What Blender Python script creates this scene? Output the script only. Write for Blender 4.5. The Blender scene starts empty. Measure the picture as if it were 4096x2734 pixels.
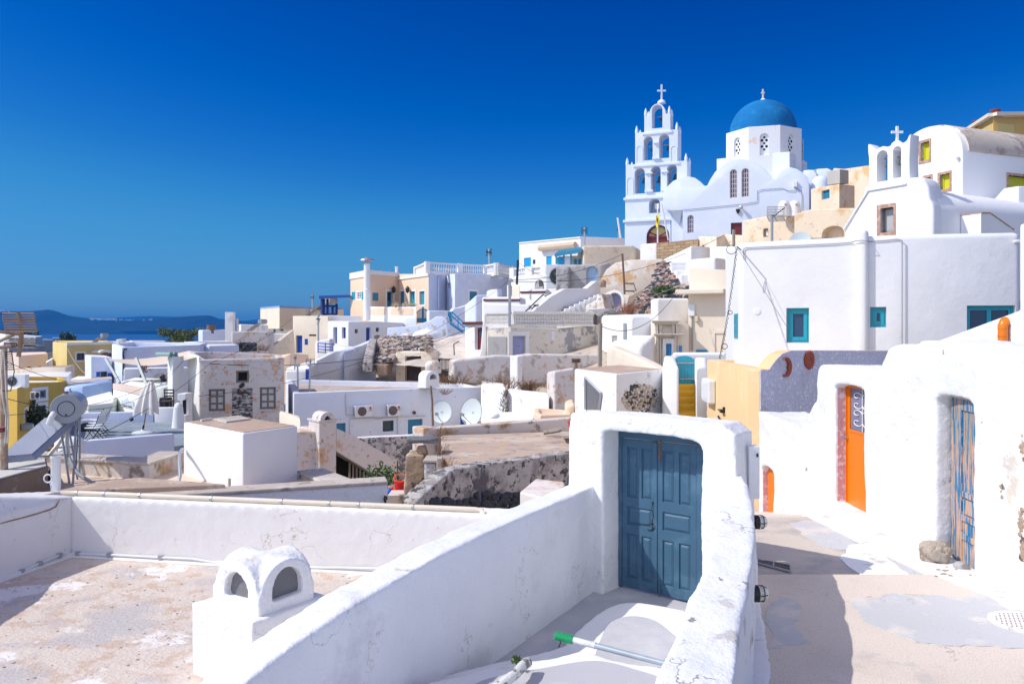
GLOW=(.92,.88,.88); HAZE_C=(.03,.30,.82,1); HAZE_D=1.4e-4; EXPO=0.0
import bpy, bmesh, math, random
from mathutils import Vector, Matrix, noise
random.seed(7)
R = math.radians
scene = bpy.context.scene
COL = scene.collection
# ---------------------------------------------------------------- camera model (pixels of the 4096 x 2734 photograph)
F, CX, HY = 3186.0, 2048.0, 1310.0
FR = {'full': (0, 0, 1), 'view': (0, 0, 1/1.7437), 'Z1': (2400, 300, 2.24), 'Z2': (3200, 400, 2.412), 'Z3': (0, 1200, 2.8),
      'Z4': (700, 1000, 2.8), 'Z5': (1400, 900, 2.8), 'Z6': (2000, 900, 2.489), 'Y1': (0, 1500, 2.61), 'Y2': (700, 1380, 2.24),
      'Y3': (1500, 1380, 2.24), 'Y4': (2200, 1350, 2.412), 'Y5': (2800, 900, 1.8125), 'Y6': (2900, 1350, 1.8445),
      'W1': (0, 1900, 1.807), 'W2': (1200, 1900, 1.807), 'W3': (2200, 1600, 1.742), 'W4': (2800, 1900, 1.8125)}
cur = [0, 0, 1]
def fr(n): cur[:] = FR[n]
def pxx(x): return cur[0] + x/cur[2]
def pxy(y): return cur[1] + y/cur[2]
def P(x, y, d): return Vector(((pxx(x)-CX)/F*d, d, (HY-pxy(y))/F*d))
def Zy(y, d): return (HY-pxy(y))/F*d
def PZ(x, y, z):
    k = (HY-pxy(y))/F; d = z/k
    return Vector(((pxx(x)-CX)/F*d, d, z))
# ---------------------------------------------------------------- mesh builder
class MB:
    def __init__(s): s.v = []; s.f = []; s.m = []; s.mi = 0
    def add(s, vs, fs):
        o = len(s.v); s.v += [Vector(v) for v in vs]
        for f in fs: s.f.append([i+o for i in f]); s.m.append(s.mi)
        return s
    def box8(s, c):   # c: 4 bottom, 4 top
        return s.add(c, [(0,3,2,1),(4,5,6,7),(0,1,5,4),(1,2,6,5),(2,3,7,6),(3,0,4,7)])
    def box(s, a, b):
        x0,y0,z0 = a; x1,y1,z1 = b
        return s.box8([(x0,y0,z0),(x1,y0,z0),(x1,y1,z0),(x0,y1,z0),(x0,y0,z1),(x1,y0,z1),(x1,y1,z1),(x0,y1,z1)])
    def prism(s, poly, off):  # poly list of 3d points, extruded by vector off
        n = len(poly); off = Vector(off); p = [Vector(q) for q in poly]
        vs = p + [q+off for q in p]
        fs = [list(range(n))[::-1], list(range(n, 2*n))] + [(i, (i+1) % n, n+(i+1) % n, n+i) for i in range(n)]
        return s.add(vs, fs)
    def tube(s, path, r, seg=8, caps=True):
        path = [Vector(p) for p in path]; n = len(path)
        rs = r if isinstance(r, (list, tuple)) else [r]*n
        vs = []; fs = []; ref = None
        for i, p in enumerate(path):
            t = (path[min(i+1, n-1)] - path[max(i-1, 0)])
            t = t.normalized() if t.length > 1e-9 else Vector((0, 0, 1))
            if ref is None: ref = Vector((0, 0, 1)) if abs(t.z) < .9 else Vector((1, 0, 0))
            a = ref - t*ref.dot(t)
            a = a.normalized() if a.length > 1e-6 else t.orthogonal().normalized()
            ref = a; b = t.cross(a)
            for k in range(seg):
                an = 2*math.pi*k/seg
                vs.append(p + (a*math.cos(an) + b*math.sin(an))*rs[i])
        for i in range(n-1):
            for k in range(seg):
                k2 = (k+1) % seg
                fs.append((i*seg+k, i*seg+k2, (i+1)*seg+k2, (i+1)*seg+k))
        if caps: fs.append(list(range(seg))[::-1]); fs.append([(n-1)*seg+k for k in range(seg)])
        return s.add(vs, fs)
    def lathe(s, c, prof, seg=16, axis=(0, 0, 1), sc=(1, 1)):
        c = Vector(c); ax = Vector(axis).normalized()
        a = ax.orthogonal().normalized() if abs(ax.z) < .99 else Vector((1, 0, 0)); b = ax.cross(a)
        vs = []; n = len(prof)
        for r, h in prof:
            for k in range(seg):
                an = 2*math.pi*k/seg
                vs.append(c + a*r*math.cos(an)*sc[0] + b*r*math.sin(an)*sc[1] + ax*h)
        fs = [(i*seg+k, i*seg+(k+1) % seg, (i+1)*seg+(k+1) % seg, (i+1)*seg+k) for i in range(n-1) for k in range(seg)]
        fs.append(list(range(seg))[::-1]); fs.append([(n-1)*seg+k for k in range(seg)])
        return s.add(vs, fs)
    def grid(s, fn, nu, nv):
        vs = [fn(i/nu, j/nv) for j in range(nv+1) for i in range(nu+1)]
        fs = [(j*(nu+1)+i, j*(nu+1)+i+1, (j+1)*(nu+1)+i+1, (j+1)*(nu+1)+i) for j in range(nv) for i in range(nu)]
        return s.add(vs, fs)
    def mesh(s, name='m', smooth=0, recalc=True):
        me = bpy.data.meshes.new(name)
        me.from_pydata([tuple(v) for v in s.v], [], s.f); me.update()
        if recalc:
            b = bmesh.new(); b.from_mesh(me); bmesh.ops.recalc_face_normals(b, faces=b.faces); b.to_mesh(me); b.free()
        if any(s.m): me.polygons.foreach_set('material_index', s.m)
        if smooth:
            me.polygons.foreach_set('use_smooth', [True]*len(me.polygons)); me.set_sharp_from_angle(angle=R(smooth))
        return me
# ---------------------------------------------------------------- evaluated modifiers
_tex = {}
def clouds(sz, depth=2):
    k = (sz, depth)
    if k not in _tex:
        t = bpy.data.textures.new('clouds', 'CLOUDS'); t.noise_scale = sz; t.noise_depth = depth; _tex[k] = t
    return _tex[k]
def bake(me, mods):
    o = bpy.data.objects.new('tmp', me); COL.objects.link(o)
    for kind, kw in mods:
        m = o.modifiers.new('m', kind)
        for a, b in kw.items(): setattr(m, a, b)
    dg = bpy.context.evaluated_depsgraph_get(); dg.update()
    out = bpy.data.meshes.new_from_object(o.evaluated_get(dg), preserve_all_data_layers=False, depsgraph=dg)
    bpy.data.objects.remove(o); return out
def organic(me, voxel, disp=((.5, .04), (.12, .015)), sm=4):
    mods = [('REMESH', dict(mode='VOXEL', voxel_size=voxel, use_smooth_shade=True)), ('SMOOTH', dict(factor=.5, iterations=sm))]
    for sz, st in disp:
        mods.append(('DISPLACE', dict(texture=clouds(sz), strength=st, texture_coords='GLOBAL', mid_level=.5)))
    out = bake(me, mods)
    out.polygons.foreach_set('use_smooth', [True]*len(out.polygons)); return out
# ---------------------------------------------------------------- materials
MATS = {}
def srgb(r, g, b):
    return tuple(((c/255)/12.92 if c/255 <= .04045 else ((c/255+.055)/1.055)**2.4) for c in (r, g, b)) + (1,)
def lin(c): return tuple(c) + ((1,) if len(c) == 3 else ())
def nt(name):
    m = bpy.data.materials.new(name); m.use_nodes = True; t = m.node_tree; t.nodes.clear()
    o = t.nodes.new('ShaderNodeOutputMaterial'); b = t.nodes.new('ShaderNodeBsdfPrincipled')
    t.links.new(b.outputs[0], o.inputs[0]); return m, t, b
def pos(t, scale=(1, 1, 1)):
    g = t.nodes.new('ShaderNodeNewGeometry')
    if scale == (1, 1, 1): return g.outputs['Position']
    mp = t.nodes.new('ShaderNodeMapping'); mp.inputs['Scale'].default_value = scale
    t.links.new(g.outputs['Position'], mp.inputs[0]); return mp.outputs[0]
def nz(t, vec, sc, det=4, ro=.6):
    n = t.nodes.new('ShaderNodeTexNoise'); n.inputs['Scale'].default_value = sc; n.inputs['Detail'].default_value = det
    n.inputs['Roughness'].default_value = ro; t.links.new(vec, n.inputs['Vector']); return n.outputs['Fac']
def ramp(t, fac, a, b):
    m = t.nodes.new('ShaderNodeMapRange'); m.inputs[1].default_value = a; m.inputs[2].default_value = b; m.clamp = True
    t.links.new(fac, m.inputs[0]); return m.outputs[0]
def mix(t, fac, c1, c2):
    m = t.nodes.new('ShaderNodeMix'); m.data_type = 'RGBA'
    if isinstance(fac, (int, float)): m.inputs[0].default_value = fac
    else: t.links.new(fac, m.inputs[0])
    for k, c in ((6, c1), (7, c2)):
        if isinstance(c, tuple): m.inputs[k].default_value = lin(c)
        else: t.links.new(c, m.inputs[k])
    return m.outputs[2]
def math2(t, op, a, b):
    m = t.nodes.new('ShaderNodeMath'); m.operation = op
    for i, v in enumerate((a, b)):
        if isinstance(v, (int, float)): m.inputs[i].default_value = v
        else: t.links.new(v, m.inputs[i])
    return m.outputs[0]
def bump(t, b, h, st, dist):
    n = t.nodes.new('ShaderNodeBump'); n.inputs['Strength'].default_value = st; n.inputs['Distance'].default_value = dist
    t.links.new(h, n.inputs['Height']); t.links.new(n.outputs[0], b.inputs['Normal']); return n
def plaster(name, col, d1=None, d2=None, vary=.06, bs=8., bd=.012, fine=60., streak=None, rough=.9, bst=.5, d3=None, crack=None):
    """d1/d2 = (colour, noise scale, threshold, softness) peeling/dirt patches with shapes of their own"""
    if name in MATS: return MATS[name]
    m, t, b = nt(name); v = pos(t)
    big = nz(t, v, .5, 3); c = mix(t, ramp(t, big, .3, .7), tuple(x*(1-vary) for x in col[:3]), tuple(min(.9, x*(1+vary*.5)) for x in col[:3]))
    for d in (d1, d2, d3):
        if d:
            cc, sc, th, so = d; th = .5+(th-.5)*.62
            f = ramp(t, nz(t, v, sc, 7, .65), th, th+so*.8); c = mix(t, f, c, tuple(cc[:3]))
    if streak:
        cc, sc, th, so = streak
        f = ramp(t, nz(t, pos(t, (1, 1, .12)), sc, 5, .6), th, th+so); c = mix(t, f, c, tuple(cc[:3]))
    if crack:
        cc, sc, wd = crack; n_ = nz(t, v, sc, 5, .55); f = ramp(t, math2(t, 'ABSOLUTE', math2(t, 'SUBTRACT', n_, .5), 0.), wd, 0.)
        f = math2(t, 'MULTIPLY', f, ramp(t, nz(t, v, sc*.45+.3, 2), .50, .58)); c = mix(t, f, c, tuple(cc[:3]))
    t.links.new(c, b.inputs['Base Color']); b.inputs['Roughness'].default_value = rough
    b.inputs['Specular IOR Level'].default_value = .25
    h = math2(t, 'ADD', nz(t, v, bs, 4), math2(t, 'MULTIPLY', nz(t, v, fine, 3), .35))
    bump(t, b, h, bst, bd); MATS[name] = m; return m
def flat(name, col, rough=.6, metal=0, bs=None, bd=.004, var=.12, vs=3., alpha=None, coat=0):
    if name in MATS: return MATS[name]
    m, t, b = nt(name); v = pos(t)
    c = mix(t, nz(t, v, vs, 4), tuple(x*(1-var) for x in col[:3]), tuple(min(1, x*(1+var)) for x in col[:3]))
    t.links.new(c, b.inputs['Base Color']); b.inputs['Roughness'].default_value = rough; b.inputs['Metallic'].default_value = metal
    if bs: bump(t, b, nz(t, v, bs, 4), .5, bd)
    MATS[name] = m; return m
# ---------------------------------------------------------------- object bookkeeping
LABELS = {}
def tagit(o, label, cat, group=None, kind=None):
    if label: o['label'] = label
    if cat: o['category'] = cat
    if group: o['group'] = group
    if kind: o['kind'] = kind
    if label: LABELS.setdefault(label, []).append(o.name)
def mkobj(name, me, mat, loc, parent=None):
    o = bpy.data.objects.new(name, me); COL.objects.link(o)
    if len(me.materials) == 0:
        for m in (mat if isinstance(mat, (list, tuple)) else [mat]): me.materials.append(m)
    me.transform(Matrix.Translation(-Vector(loc)))
    if parent is not None: o.parent = parent
    else: o.location = loc
    return o
class Thing:
    """collects parts in world coordinates, then builds one top-level object: a mesh, or an Empty with children"""
    def __init__(s, name, label, cat, group=None, kind=None):
        s.name, s.label, s.cat, s.group, s.kind = name, label, cat, group, kind
        s.parts = []; s.cut = MB(); s.ncut = 0
    def part(s, name, mb, mat, parent=None, smooth=0, cutme=False, bev=0, post=None, label=None, seg=2):
        s.parts.append(dict(name=name, mb=mb, mat=mat, parent=parent, smooth=smooth, cutme=cutme, bev=bev, post=post, label=label, seg=seg))
        return len(s.parts)-1
    def done(s, loc=None):
        meshes = []
        cutob = None
        if s.ncut:
            cutob = bpy.data.objects.new('cut', s.cut.mesh()); COL.objects.link(cutob)
        for p in s.parts:
            me = p['mb'] if isinstance(p['mb'], bpy.types.Mesh) else p['mb'].mesh(p['name'])
            mods = []
            if p['bev']: mods.append(('BEVEL', dict(width=p['bev'], segments=p['seg'], limit_method='ANGLE', angle_limit=R(35))))
            if p['cutme'] and cutob: mods.append(('BOOLEAN', dict(operation='DIFFERENCE', object=cutob, solver='EXACT', use_self=True)))
            if mods: me = bake(me, mods)
            if p['post']: me = p['post'](me)
            if p['smooth']:
                me.polygons.foreach_set('use_smooth', [True]*len(me.polygons)); me.set_sharp_from_angle(angle=R(p['smooth']))
            me.materials.clear(); meshes.append(me)
        if cutob: bpy.data.objects.remove(cutob)
        if loc is None:
            xs = [v.co for me in meshes for v in me.vertices]
            loc = Vector(((min(v.x for v in xs)+max(v.x for v in xs))/2, (min(v.y for v in xs)+max(v.y for v in xs))/2, min(v.z for v in xs)))
        if len(meshes) == 1:
            o = mkobj(s.name, meshes[0], s.parts[0]['mat'], loc); tagit(o, s.label, s.cat, s.group, s.kind); s.ob = o; return o
        e = bpy.data.objects.new(s.name, None); COL.objects.link(e); e.location = loc; e.empty_display_size = .2
        tagit(e, s.label, s.cat, s.group, s.kind); s.ob = e; obs = []
        for p, me in zip(s.parts, meshes):
            par = e if p['parent'] is None else obs[p['parent']]
            o = mkobj(p['name'], me, p['mat'], loc, par)
            if p['label']: o['label'] = p['label']
            obs.append(o)
        return e
def one(name, label, cat, mb, mat, group=None, kind=None, smooth=0, bev=0, post=None):
    t = Thing(name, label, cat, group, kind); t.part(name, mb, mat, smooth=smooth, bev=bev, post=post); return t.done()
def structure(name, mb, mat, smooth=0, post=None, loc=(0, 0, 0)):
    me = mb if isinstance(mb, bpy.types.Mesh) else mb.mesh(name, smooth)
    if post: me = post(me)
    o = mkobj(name, me, mat, loc); o['kind'] = 'structure'; return o
def copy_thing(src, loc, label=None, rotz=0, scale=None):
    c = src.copy(); COL.objects.link(c); c.location = loc; c.rotation_euler.z = src.rotation_euler.z + rotz
    if scale: c.scale = (scale,)*3
    if label: c['label'] = label; LABELS.setdefault(label, []).append(c.name)
    for ch in src.children:
        k = ch.copy(); COL.objects.link(k); k.parent = c
        for g in ch.children:
            q = g.copy(); COL.objects.link(q); q.parent = k
    return c
# ---------------------------------------------------------------- wall planes
class Wall:
    def __init__(s, A, B):
        s.A = Vector((A[0], A[1])); s.B = Vector((B[0], B[1])); d = s.B - s.A; s.L = d.length; s.t = d/s.L
        n = Vector((s.t.y, -s.t.x)); s.n = n if n.dot(-s.A) > 0 else -n
    def hit(s, x, y):
        r = Vector(((pxx(x)-CX)/F, 1.0)); den = r.x*s.n.x + r.y*s.n.y
        d = s.A.dot(s.n)/den; p = r*d
        return (p - s.A).dot(s.t), (HY-pxy(y))/F*d
    def p(s, u, z, o=0):
        q = s.A + s.t*u + s.n*o; return Vector((q.x, q.y, z))
    def off(s, o):
        w = Wall(s.A + s.n*o, s.B + s.n*o); return w
    def rect(s, x0, y0, x1, y1):
        xm, ym = (x0+x1)/2, (y0+y1)/2
        u0, _ = s.hit(x0, ym); u1, _ = s.hit(x1, ym); _, z1 = s.hit(xm, y0); _, z0 = s.hit(xm, y1)
        return u0, u1, z0, z1
    def slab(s, mb, u0, u1, z0, z1, o0, o1):
        return mb.prism([s.p(u0, z0, o0), s.p(u1, z0, o0), s.p(u1, z1, o0), s.p(u0, z1, o0)], (s.n*(o1-o0)).to_3d())
    def poly(s, mb, uz, o0, o1):
        return mb.prism([s.p(u, z, o0) for u, z in uz], (s.n*(o1-o0)).to_3d())
    def arch(s, mb, u0, u1, z0, z1, o0, o1, rise=None, n=10):
        return s.poly(mb, archpts(u0, u1, z0, z1, rise, n), o0, o1)
def archpts(u0, u1, z0, z1, rise=None, n=10):
    r = (u1-u0)/2; rise = r if rise is None else rise; c = (u0+u1)/2
    return [(u0, z0), (u1, z0)] + [(c + r*math.cos(math.pi*k/n), z1-rise + rise*math.sin(math.pi*k/n)) for k in range(n+1)]
def inset2(poly, t):
    n = len(poly); out = []
    area = sum(poly[i].x*poly[(i+1) % n].y - poly[(i+1) % n].x*poly[i].y for i in range(n))
    sg = 1 if area > 0 else -1
    for i in range(n):
        a, b, c = poly[i-1], poly[i], poly[(i+1) % n]
        e1 = Vector((b.x-a.x, b.y-a.y)).normalized(); e2 = Vector((c.x-b.x, c.y-b.y)).normalized()
        n1 = Vector((-e1.y, e1.x))*sg; n2 = Vector((-e2.y, e2.x))*sg
        m = (n1+n2); k = t/max(.3, (1+n1.dot(n2))/1.0) if m.length > 1e-6 else t
        q = Vector((b.x, b.y)) + m*k; out.append(Vector((q.x, q.y, b.z)))
    return out
def footprint(front, back):
    f = [Vector(p) for p in front]
    if isinstance(back, (int, float)):
        d = Vector((f[-1].x-f[0].x, f[-1].y-f[0].y)).normalized(); n = Vector((-d.y, d.x))
        if n.dot(Vector((f[0].x, f[0].y))) < 0: n = -n
        r = Vector((f[0].x+f[-1].x, f[0].y+f[-1].y)).normalized()
        n = (r*3+n).normalized() if n.dot(r) > .7 else r
        b = [Vector((f[-1].x+n.x*back, f[-1].y+n.y*back, f[-1].z)), Vector((f[0].x+n.x*back, f[0].y+n.y*back, f[0].z))]
    elif back == 'para':
        q = f[0]+f[-1]-f[1]; b = [q]
    else: b = [Vector(p) for p in back]
    return f + b
def block_mb(poly, zb, par=None, mb=None):
    mb = mb or MB(); n = len(poly)
    bot = [Vector((p.x, p.y, zb)) for p in poly]; vs = bot + poly
    fs = [list(range(n))[::-1]] + [(i, (i+1) % n, n+(i+1) % n, n+i) for i in range(n)]
    if par:
        t, h = par; ins = inset2(poly, t); vs += ins; vs += [Vector((p.x, p.y, p.z-h)) for p in ins]
        for i in range(n):
            j = (i+1) % n
            fs.append((n+i, n+j, 2*n+j, 2*n+i)); fs.append((2*n+i, 2*n+j, 3*n+j, 3*n+i))
        fs.append([3*n+i for i in range(n)])
    else: fs.append([n+i for i in range(n)])
    return mb.add(vs, fs)
class House(Thing):
    """front: pixel tuples (x, y_top, depth) left to right; back: depth in metres, 'para', or explicit points"""
    def __init__(s, label, front, back, mat, H=5., name='house', cat='house', par=None, roof=None, bev=.05, group=None, pts3=False, post=None, smooth=30, seg=2):
        super().__init__(name, label, cat, group)
        s.fp = [Vector(p) for p in front] if pts3 else [P(*p) for p in front]
        s.poly = footprint(s.fp, back); s.mat = mat
        s.zb = min(p.z for p in s.fp)-H
        s.part('wall', block_mb(s.poly, s.zb, par), mat, cutme=True, bev=bev, smooth=smooth, post=post, seg=seg)
        if roof:
            if par: q = inset2(s.poly, par[0]+.01); dz = par[1]-.015
            else: q = inset2(s.poly, max(.03, bev)+.01); dz = -.012
            mb = MB(); a = [Vector((p.x, p.y, p.z-dz)) for p in q]
            mb.prism([p-Vector((0, 0, .05)) for p in a], (0, 0, .05)); s.part('roof', mb, roof)
    def w(s, i=0): return Wall(s.fp[i], s.fp[i+1])
    def cutbox(s, W, u0, u1, z0, z1, r, arch=False, rise=None):
        if arch: W.arch(s.cut, u0, u1, z0, z1, .3, -r, rise)
        else: W.slab(s.cut, u0, u1, z0, z1, .3, -r)
        s.ncut += 1
Thing.cutbox = House.cutbox
# ---------------------------------------------------------------- windows and doors
def window(t, W, x0, y0, x1, y1, mat, pane, r=.12, fw=.05, nx=2, ny=1, arch=False, lintel=None, lw=.1, sill=None, rise=None, rr=None, lo=.015):
    u0, u1, z0, z1 = rr or W.rect(x0, y0, x1, y1)
    t.cutbox(W, u0, u1, z0, z1, r, arch, rise)
    e = .004; ru = (u1-u0)/2; o0, o1 = -r+.001, -r+min(.06, r*.8)
    f = MB()
    if arch:
        rise_ = ru if rise is None else rise; c = (u0+u1)/2; n = 12
        outer = archpts(u0-e, u1+e, z0-e, z1+e, rise_, n); inner = archpts(u0+fw, u1-fw, z0+fw, z1-fw, rise_*(ru-fw)/ru, n)
        k = len(outer)
        for i in range(k):
            j = (i+1) % k
            W.poly(f, [outer[i], outer[j], inner[j], inner[i]], o0, o1)
    else:
        W.slab(f, u0-e, u1+e, z0-e, z0+fw, o0, o1); W.slab(f, u0-e, u1+e, z1-fw, z1+e, o0, o1)
        W.slab(f, u0-e, u0+fw, z0+fw, z1-fw, o0, o1); W.slab(f, u1-fw, u1+e, z0+fw, z1-fw, o0, o1)
    bw = fw*.45; zt = z1-fw
    for i in range(1, nx):
        u = u0+(u1-u0)*i/nx; W.slab(f, u-bw, u+bw, z0+fw, z1-fw*.6, o0, o1-.008)
    for j in range(1, ny):
        z = z0+(z1-z0)*j/ny
        if arch and z > z1-ru*.6: continue
        W.slab(f, u0+fw*.5, u1-fw*.5, z-bw, z+bw, o0, o1-.012)
    if fw > .1 and not arch:
        for a, b, c, d in ((u0+fw*.4, u0+fw*.5, z0+fw*.4, z1-fw*.4), (u1-fw*.5, u1-fw*.4, z0+fw*.4, z1-fw*.4), (u0+fw*.5, u1-fw*.5, z1-fw*.5, z1-fw*.4), (u0+fw*.5, u1-fw*.5, z0+fw*.4, z0+fw*.5)): W.slab(f, a, b, c, d, o1-.01, o1+.022)
    i = t.part('window', f, mat)
    g = MB(); op = -r+.012
    if arch: W.arch(g, u0+.01, u1-.01, z0+.01, z1-.01, op, op+.006, rise)
    else: W.slab(g, u0+.01, u1-.01, z0+.01, z1-.01, op, op+.006)
    t.part('pane', g, pane, parent=i)
    if lintel:
        s = MB()
        W.slab(s, u0-lw, u1+lw, z1, z1+lw, -.01, lo); W.slab(s, u0-lw, u0, z0, z1, -.01, lo); W.slab(s, u1, u1+lw, z0, z1, -.01, lo)
        W.slab(s, u0-lw, u1+lw, z0-lw, z0, -.01, lo+.01); t.part('window_surround', s, lintel)
    if sill:
        s = MB(); W.slab(s, u0-.08, u1+.08, z0-.08, z0, -.02, .07); t.part('sill', s, sill, parent=i)
    return u0, u1, z0, z1
def shutters(t, W, x0, y0, x1, y1, mat, r=.1, leaves=2, arch=False, surround=None, lw=.1, plank=False, name='shutter', rr=None):
    u0, u1, z0, z1 = rr or W.rect(x0, y0, x1, y1)
    t.cutbox(W, u0, u1, z0, z1, r, arch)
    for k in range(leaves):
        a = u0+(u1-u0)*k/leaves+.006; b = u0+(u1-u0)*(k+1)/leaves-.006; m = MB()
        o = -r+.002
        if arch:
            c = (u0+u1)/2; rad = (u1-u0)/2
            top = [(u, z1-rad+math.sqrt(max(0, rad*rad-(u-c)**2))) for u in [a+(b-a)*i/6 for i in range(7)]]
            W.poly(m, [(a, z0), (b, z0)]+top[::-1], o, o+.03)
            z9 = z1-rad
        else: W.slab(m, a, b, z0, z1, o, o+.03); z9 = z1
        w = min(.06, (b-a)*.16)
        W.slab(m, a, a+w, z0, z9, o+.03, o+.045); W.slab(m, b-w, b, z0, z9, o+.03, o+.045)
        for z in (z0, (z0+z9)/2-.03, z9-.07): W.slab(m, a+w, b-w, z, z+.07, o+.03, o+.045)
        if plank:
            n = max(2, int((b-a)/.12))
            for i in range(1, n): u = a+(b-a)*i/n; W.slab(m, u-.006, u+.006, z0, z9, o+.03, o+.034)
        else:
            n = max(4, int((z9-z0)/.07))
            for i in range(n): z = z0+.07+(z9-z0-.14)*i/n; W.slab(m, a+w, b-w, z, z+.02, o+.03, o+.04)
        t.part(name, m, mat)
    if surround:
        s = MB(); lo = .02
        W.slab(s, u0-lw, u1+lw, z1, z1+lw, -.01, lo); W.slab(s, u0-lw, u0, z0-lw, z1, -.01, lo); W.slab(s, u1, u1+lw, z0-lw, z1, -.01, lo)
        W.slab(s, u0, u1, z0-lw, z0, -.01, lo); t.part('surround', s, surround)
    return u0, u1, z0, z1
def door(t, W, x0, y0, x1, y1, mat, r=.15, leaves=1, glass=None, surround=None, lw=.12, arch=False, rows=(.0, .45, .55, 1.), hmat=None, rr=None, frame=None, rise=None):
    u0, u1, z0, z1 = rr or W.rect(x0, y0, x1, y1)
    t.cutbox(W, u0, u1, z0-.02, z1, r, arch, rise); o = -r+.002
    fm = MB(); fw = .05
    W.slab(fm, u0-.003, u0+fw, z0, z1, o, o+.07); W.slab(fm, u1-fw, u1+.003, z0, z1, o, o+.07); W.slab(fm, u0+fw, u1-fw, z1-fw, z1+.003, o, o+.07)
    if not arch: t.part('door_frame', fm, frame or mat)
    for k in range(leaves):
        a = u0+fw+(u1-u0-2*fw)*k/leaves+.004; b = u0+fw+(u1-u0-2*fw)*(k+1)/leaves-.004; m = MB()
        if arch: W.poly(m, [(q if i > 1 else (q[0], z0)) for i, q in enumerate(archpts(u0, u1, z0, z1, rise))], o, o+.03) if k == 0 else None
        zt = z1-fw-((u1-u0)/2 if arch and rise is None else 0)
        W.slab(m, a, b, z0+.01, zt, o+.005, o+.035)
        w = min(.09, (b-a)*.2)
        for i in range(len(rows)-1):
            za = z0+(zt-z0)*rows[i]+.06; zb_ = z0+(zt-z0)*rows[i+1]-.06
            if zb_-za < .06: continue
            # raised moulding round a sunk field
            q = .02
            W.slab(m, a+w, b-w, za, za+q, o+.035, o+.05); W.slab(m, a+w, b-w, zb_-q, zb_, o+.035, o+.05)
            W.slab(m, a+w, a+w+q, za+q, zb_-q, o+.035, o+.05); W.slab(m, b-w-q, b-w, za+q, zb_-q, o+.035, o+.05)
        i = t.part('door', m, mat)
        if glass:
            g = MB(); za = z0+(zt-z0)*.52; W.slab(g, a+w+.02, b-w-.02, za, zt-.1, o+.036, o+.041); t.part('pane', g, glass, parent=i)
        h = MB(); uh = (b-.07) if k == 0 and leaves == 2 else (a+.07); zh = z0+(z1-z0)*.48
        h.tube([W.p(uh, zh, o+.03), W.p(uh, zh, o+.09), W.p(uh+(.1 if uh < (a+b)/2 else -.1), zh, o+.09)], .012, 6); t.part('handle', h, hmat or M_IRON, parent=i)
    if surround:
        s = MB(); lo = .025
        W.slab(s, u0-lw, u1+lw, z1, z1+lw, -.01, lo); W.slab(s, u0-lw, u0, z0, z1, -.01, lo); W.slab(s, u1, u1+lw, z0, z1, -.01, lo)
        t.part('surround', s, surround)
    return u0, u1, z0, z1
# ---------------------------------------------------------------- shared materials
M_WHITE = plaster('white_plaster', (.79, .79, .79), d1=((.74, .72, .69), .6, .58, .2), d2=((.60, .57, .54), 2.6, .76, .05), vary=.05)
M_WHITE2 = plaster('white_plaster_weathered', (.80, .80, .80), d1=((.58, .52, .46), 1.6, .62, .12), d2=((.42, .40, .38), 4., .68, .1), vary=.05)
M_WHITEN = plaster('white_plaster_rough', (.81, .81, .81), d1=((.70, .60, .50), 1.1, .66, .1), d2=((.62, .62, .64), 2.2, .62, .1), vary=.04, bs=14, bd=.03, fine=45, bst=.7)
M_CREAM = plaster('cream_plaster', (.78, .69, .56), d1=((.70, .58, .44), .7, .62, .2), vary=.06)
M_CREAM2 = plaster('cream_plaster_stained', (.76, .66, .53), d1=((.56, .40, .24), 1.5, .6, .15), d2=((.38, .33, .28), 3., .68, .1))
M_BEIGE = plaster('beige_plaster', (.72, .60, .46), d1=((.55, .40, .26), 1.2, .55, .2), d2=((.40, .34, .30), 3.5, .68, .08))
M_OLDW = plaster('old_lime_plaster', (.70, .66, .61), d1=((.60, .44, .31), 1.3, .55, .12), d2=((.24, .22, .21), 2.2, .64, .08), bs=6, bd=.03)
M_OLDG = plaster('mouldy_plaster', (.54, .50, .47), d1=((.30, .27, .25), 3.2, .44, .2), d2=((.09, .085, .085), 6., .56, .06), d3=((.14, .13, .14), 1.1, .60, .08), bs=7, bd=.04)
M_PEEL = plaster('peeling_plaster', (.66, .61, .58), d1=((.60, .40, .26), 1.6, .57, .06), d2=((.38, .26, .17), 5., .66, .06), bs=6, bd=.02)
M_GREY = plaster('grey_cement', (.42, .41, .40), d1=((.30, .29, .29), 1.5, .5, .2))
M_LAV = plaster('lavender_white_plaster', (.66, .71, .84), d1=((.75, .77, .85), .8, .5, .2), vary=.04)
M_BLUEW = plaster('pale_blue_limewash', (.38, .53, .82), d1=((.62, .70, .84), .7, .5, .15))
M_YELL = plaster('ochre_plaster', (.60, .40, .09), vary=.08)
M_YELL2 = plaster('pale_yellow_plaster', (.66, .52, .22), vary=.06)
M_PEACH = plaster('peach_plaster', (.78, .58, .42), vary=.04)
M_PINK = plaster('pink_plaster', (.70, .56, .48), vary=.04)
M_ORNG = plaster('apricot_plaster', (.80, .56, .30), d1=((.80, .64, .42), 1.1, .5, .3), streak=((.74, .46, .22), 3.5, .60, .2), vary=.06)
M_ROOF = plaster('roof_screed', (.50, .41, .34), d1=((.60, .48, .38), .8, .48, .16), d2=((.34, .31, .29), 2.5, .56, .1), bs=10, bd=.015)
M_ROOFR = plaster('roof_screed_reddish', (.50, .36, .27), d1=((.62, .52, .44), 1.0, .55, .14), d2=((.34, .28, .25), 4, .6, .1), bs=16, bd=.015)
M_TERR = plaster('grey_blue_terrace_paint', (.24, .29, .33), d1=((.34, .38, .42), 1.2, .5, .2))
M_GLASS = flat('window_glass', (.03, .045, .07), rough=.08, var=.2)
M_DARK = flat('dark_interior', (.012, .011, .011), rough=.9)
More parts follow.
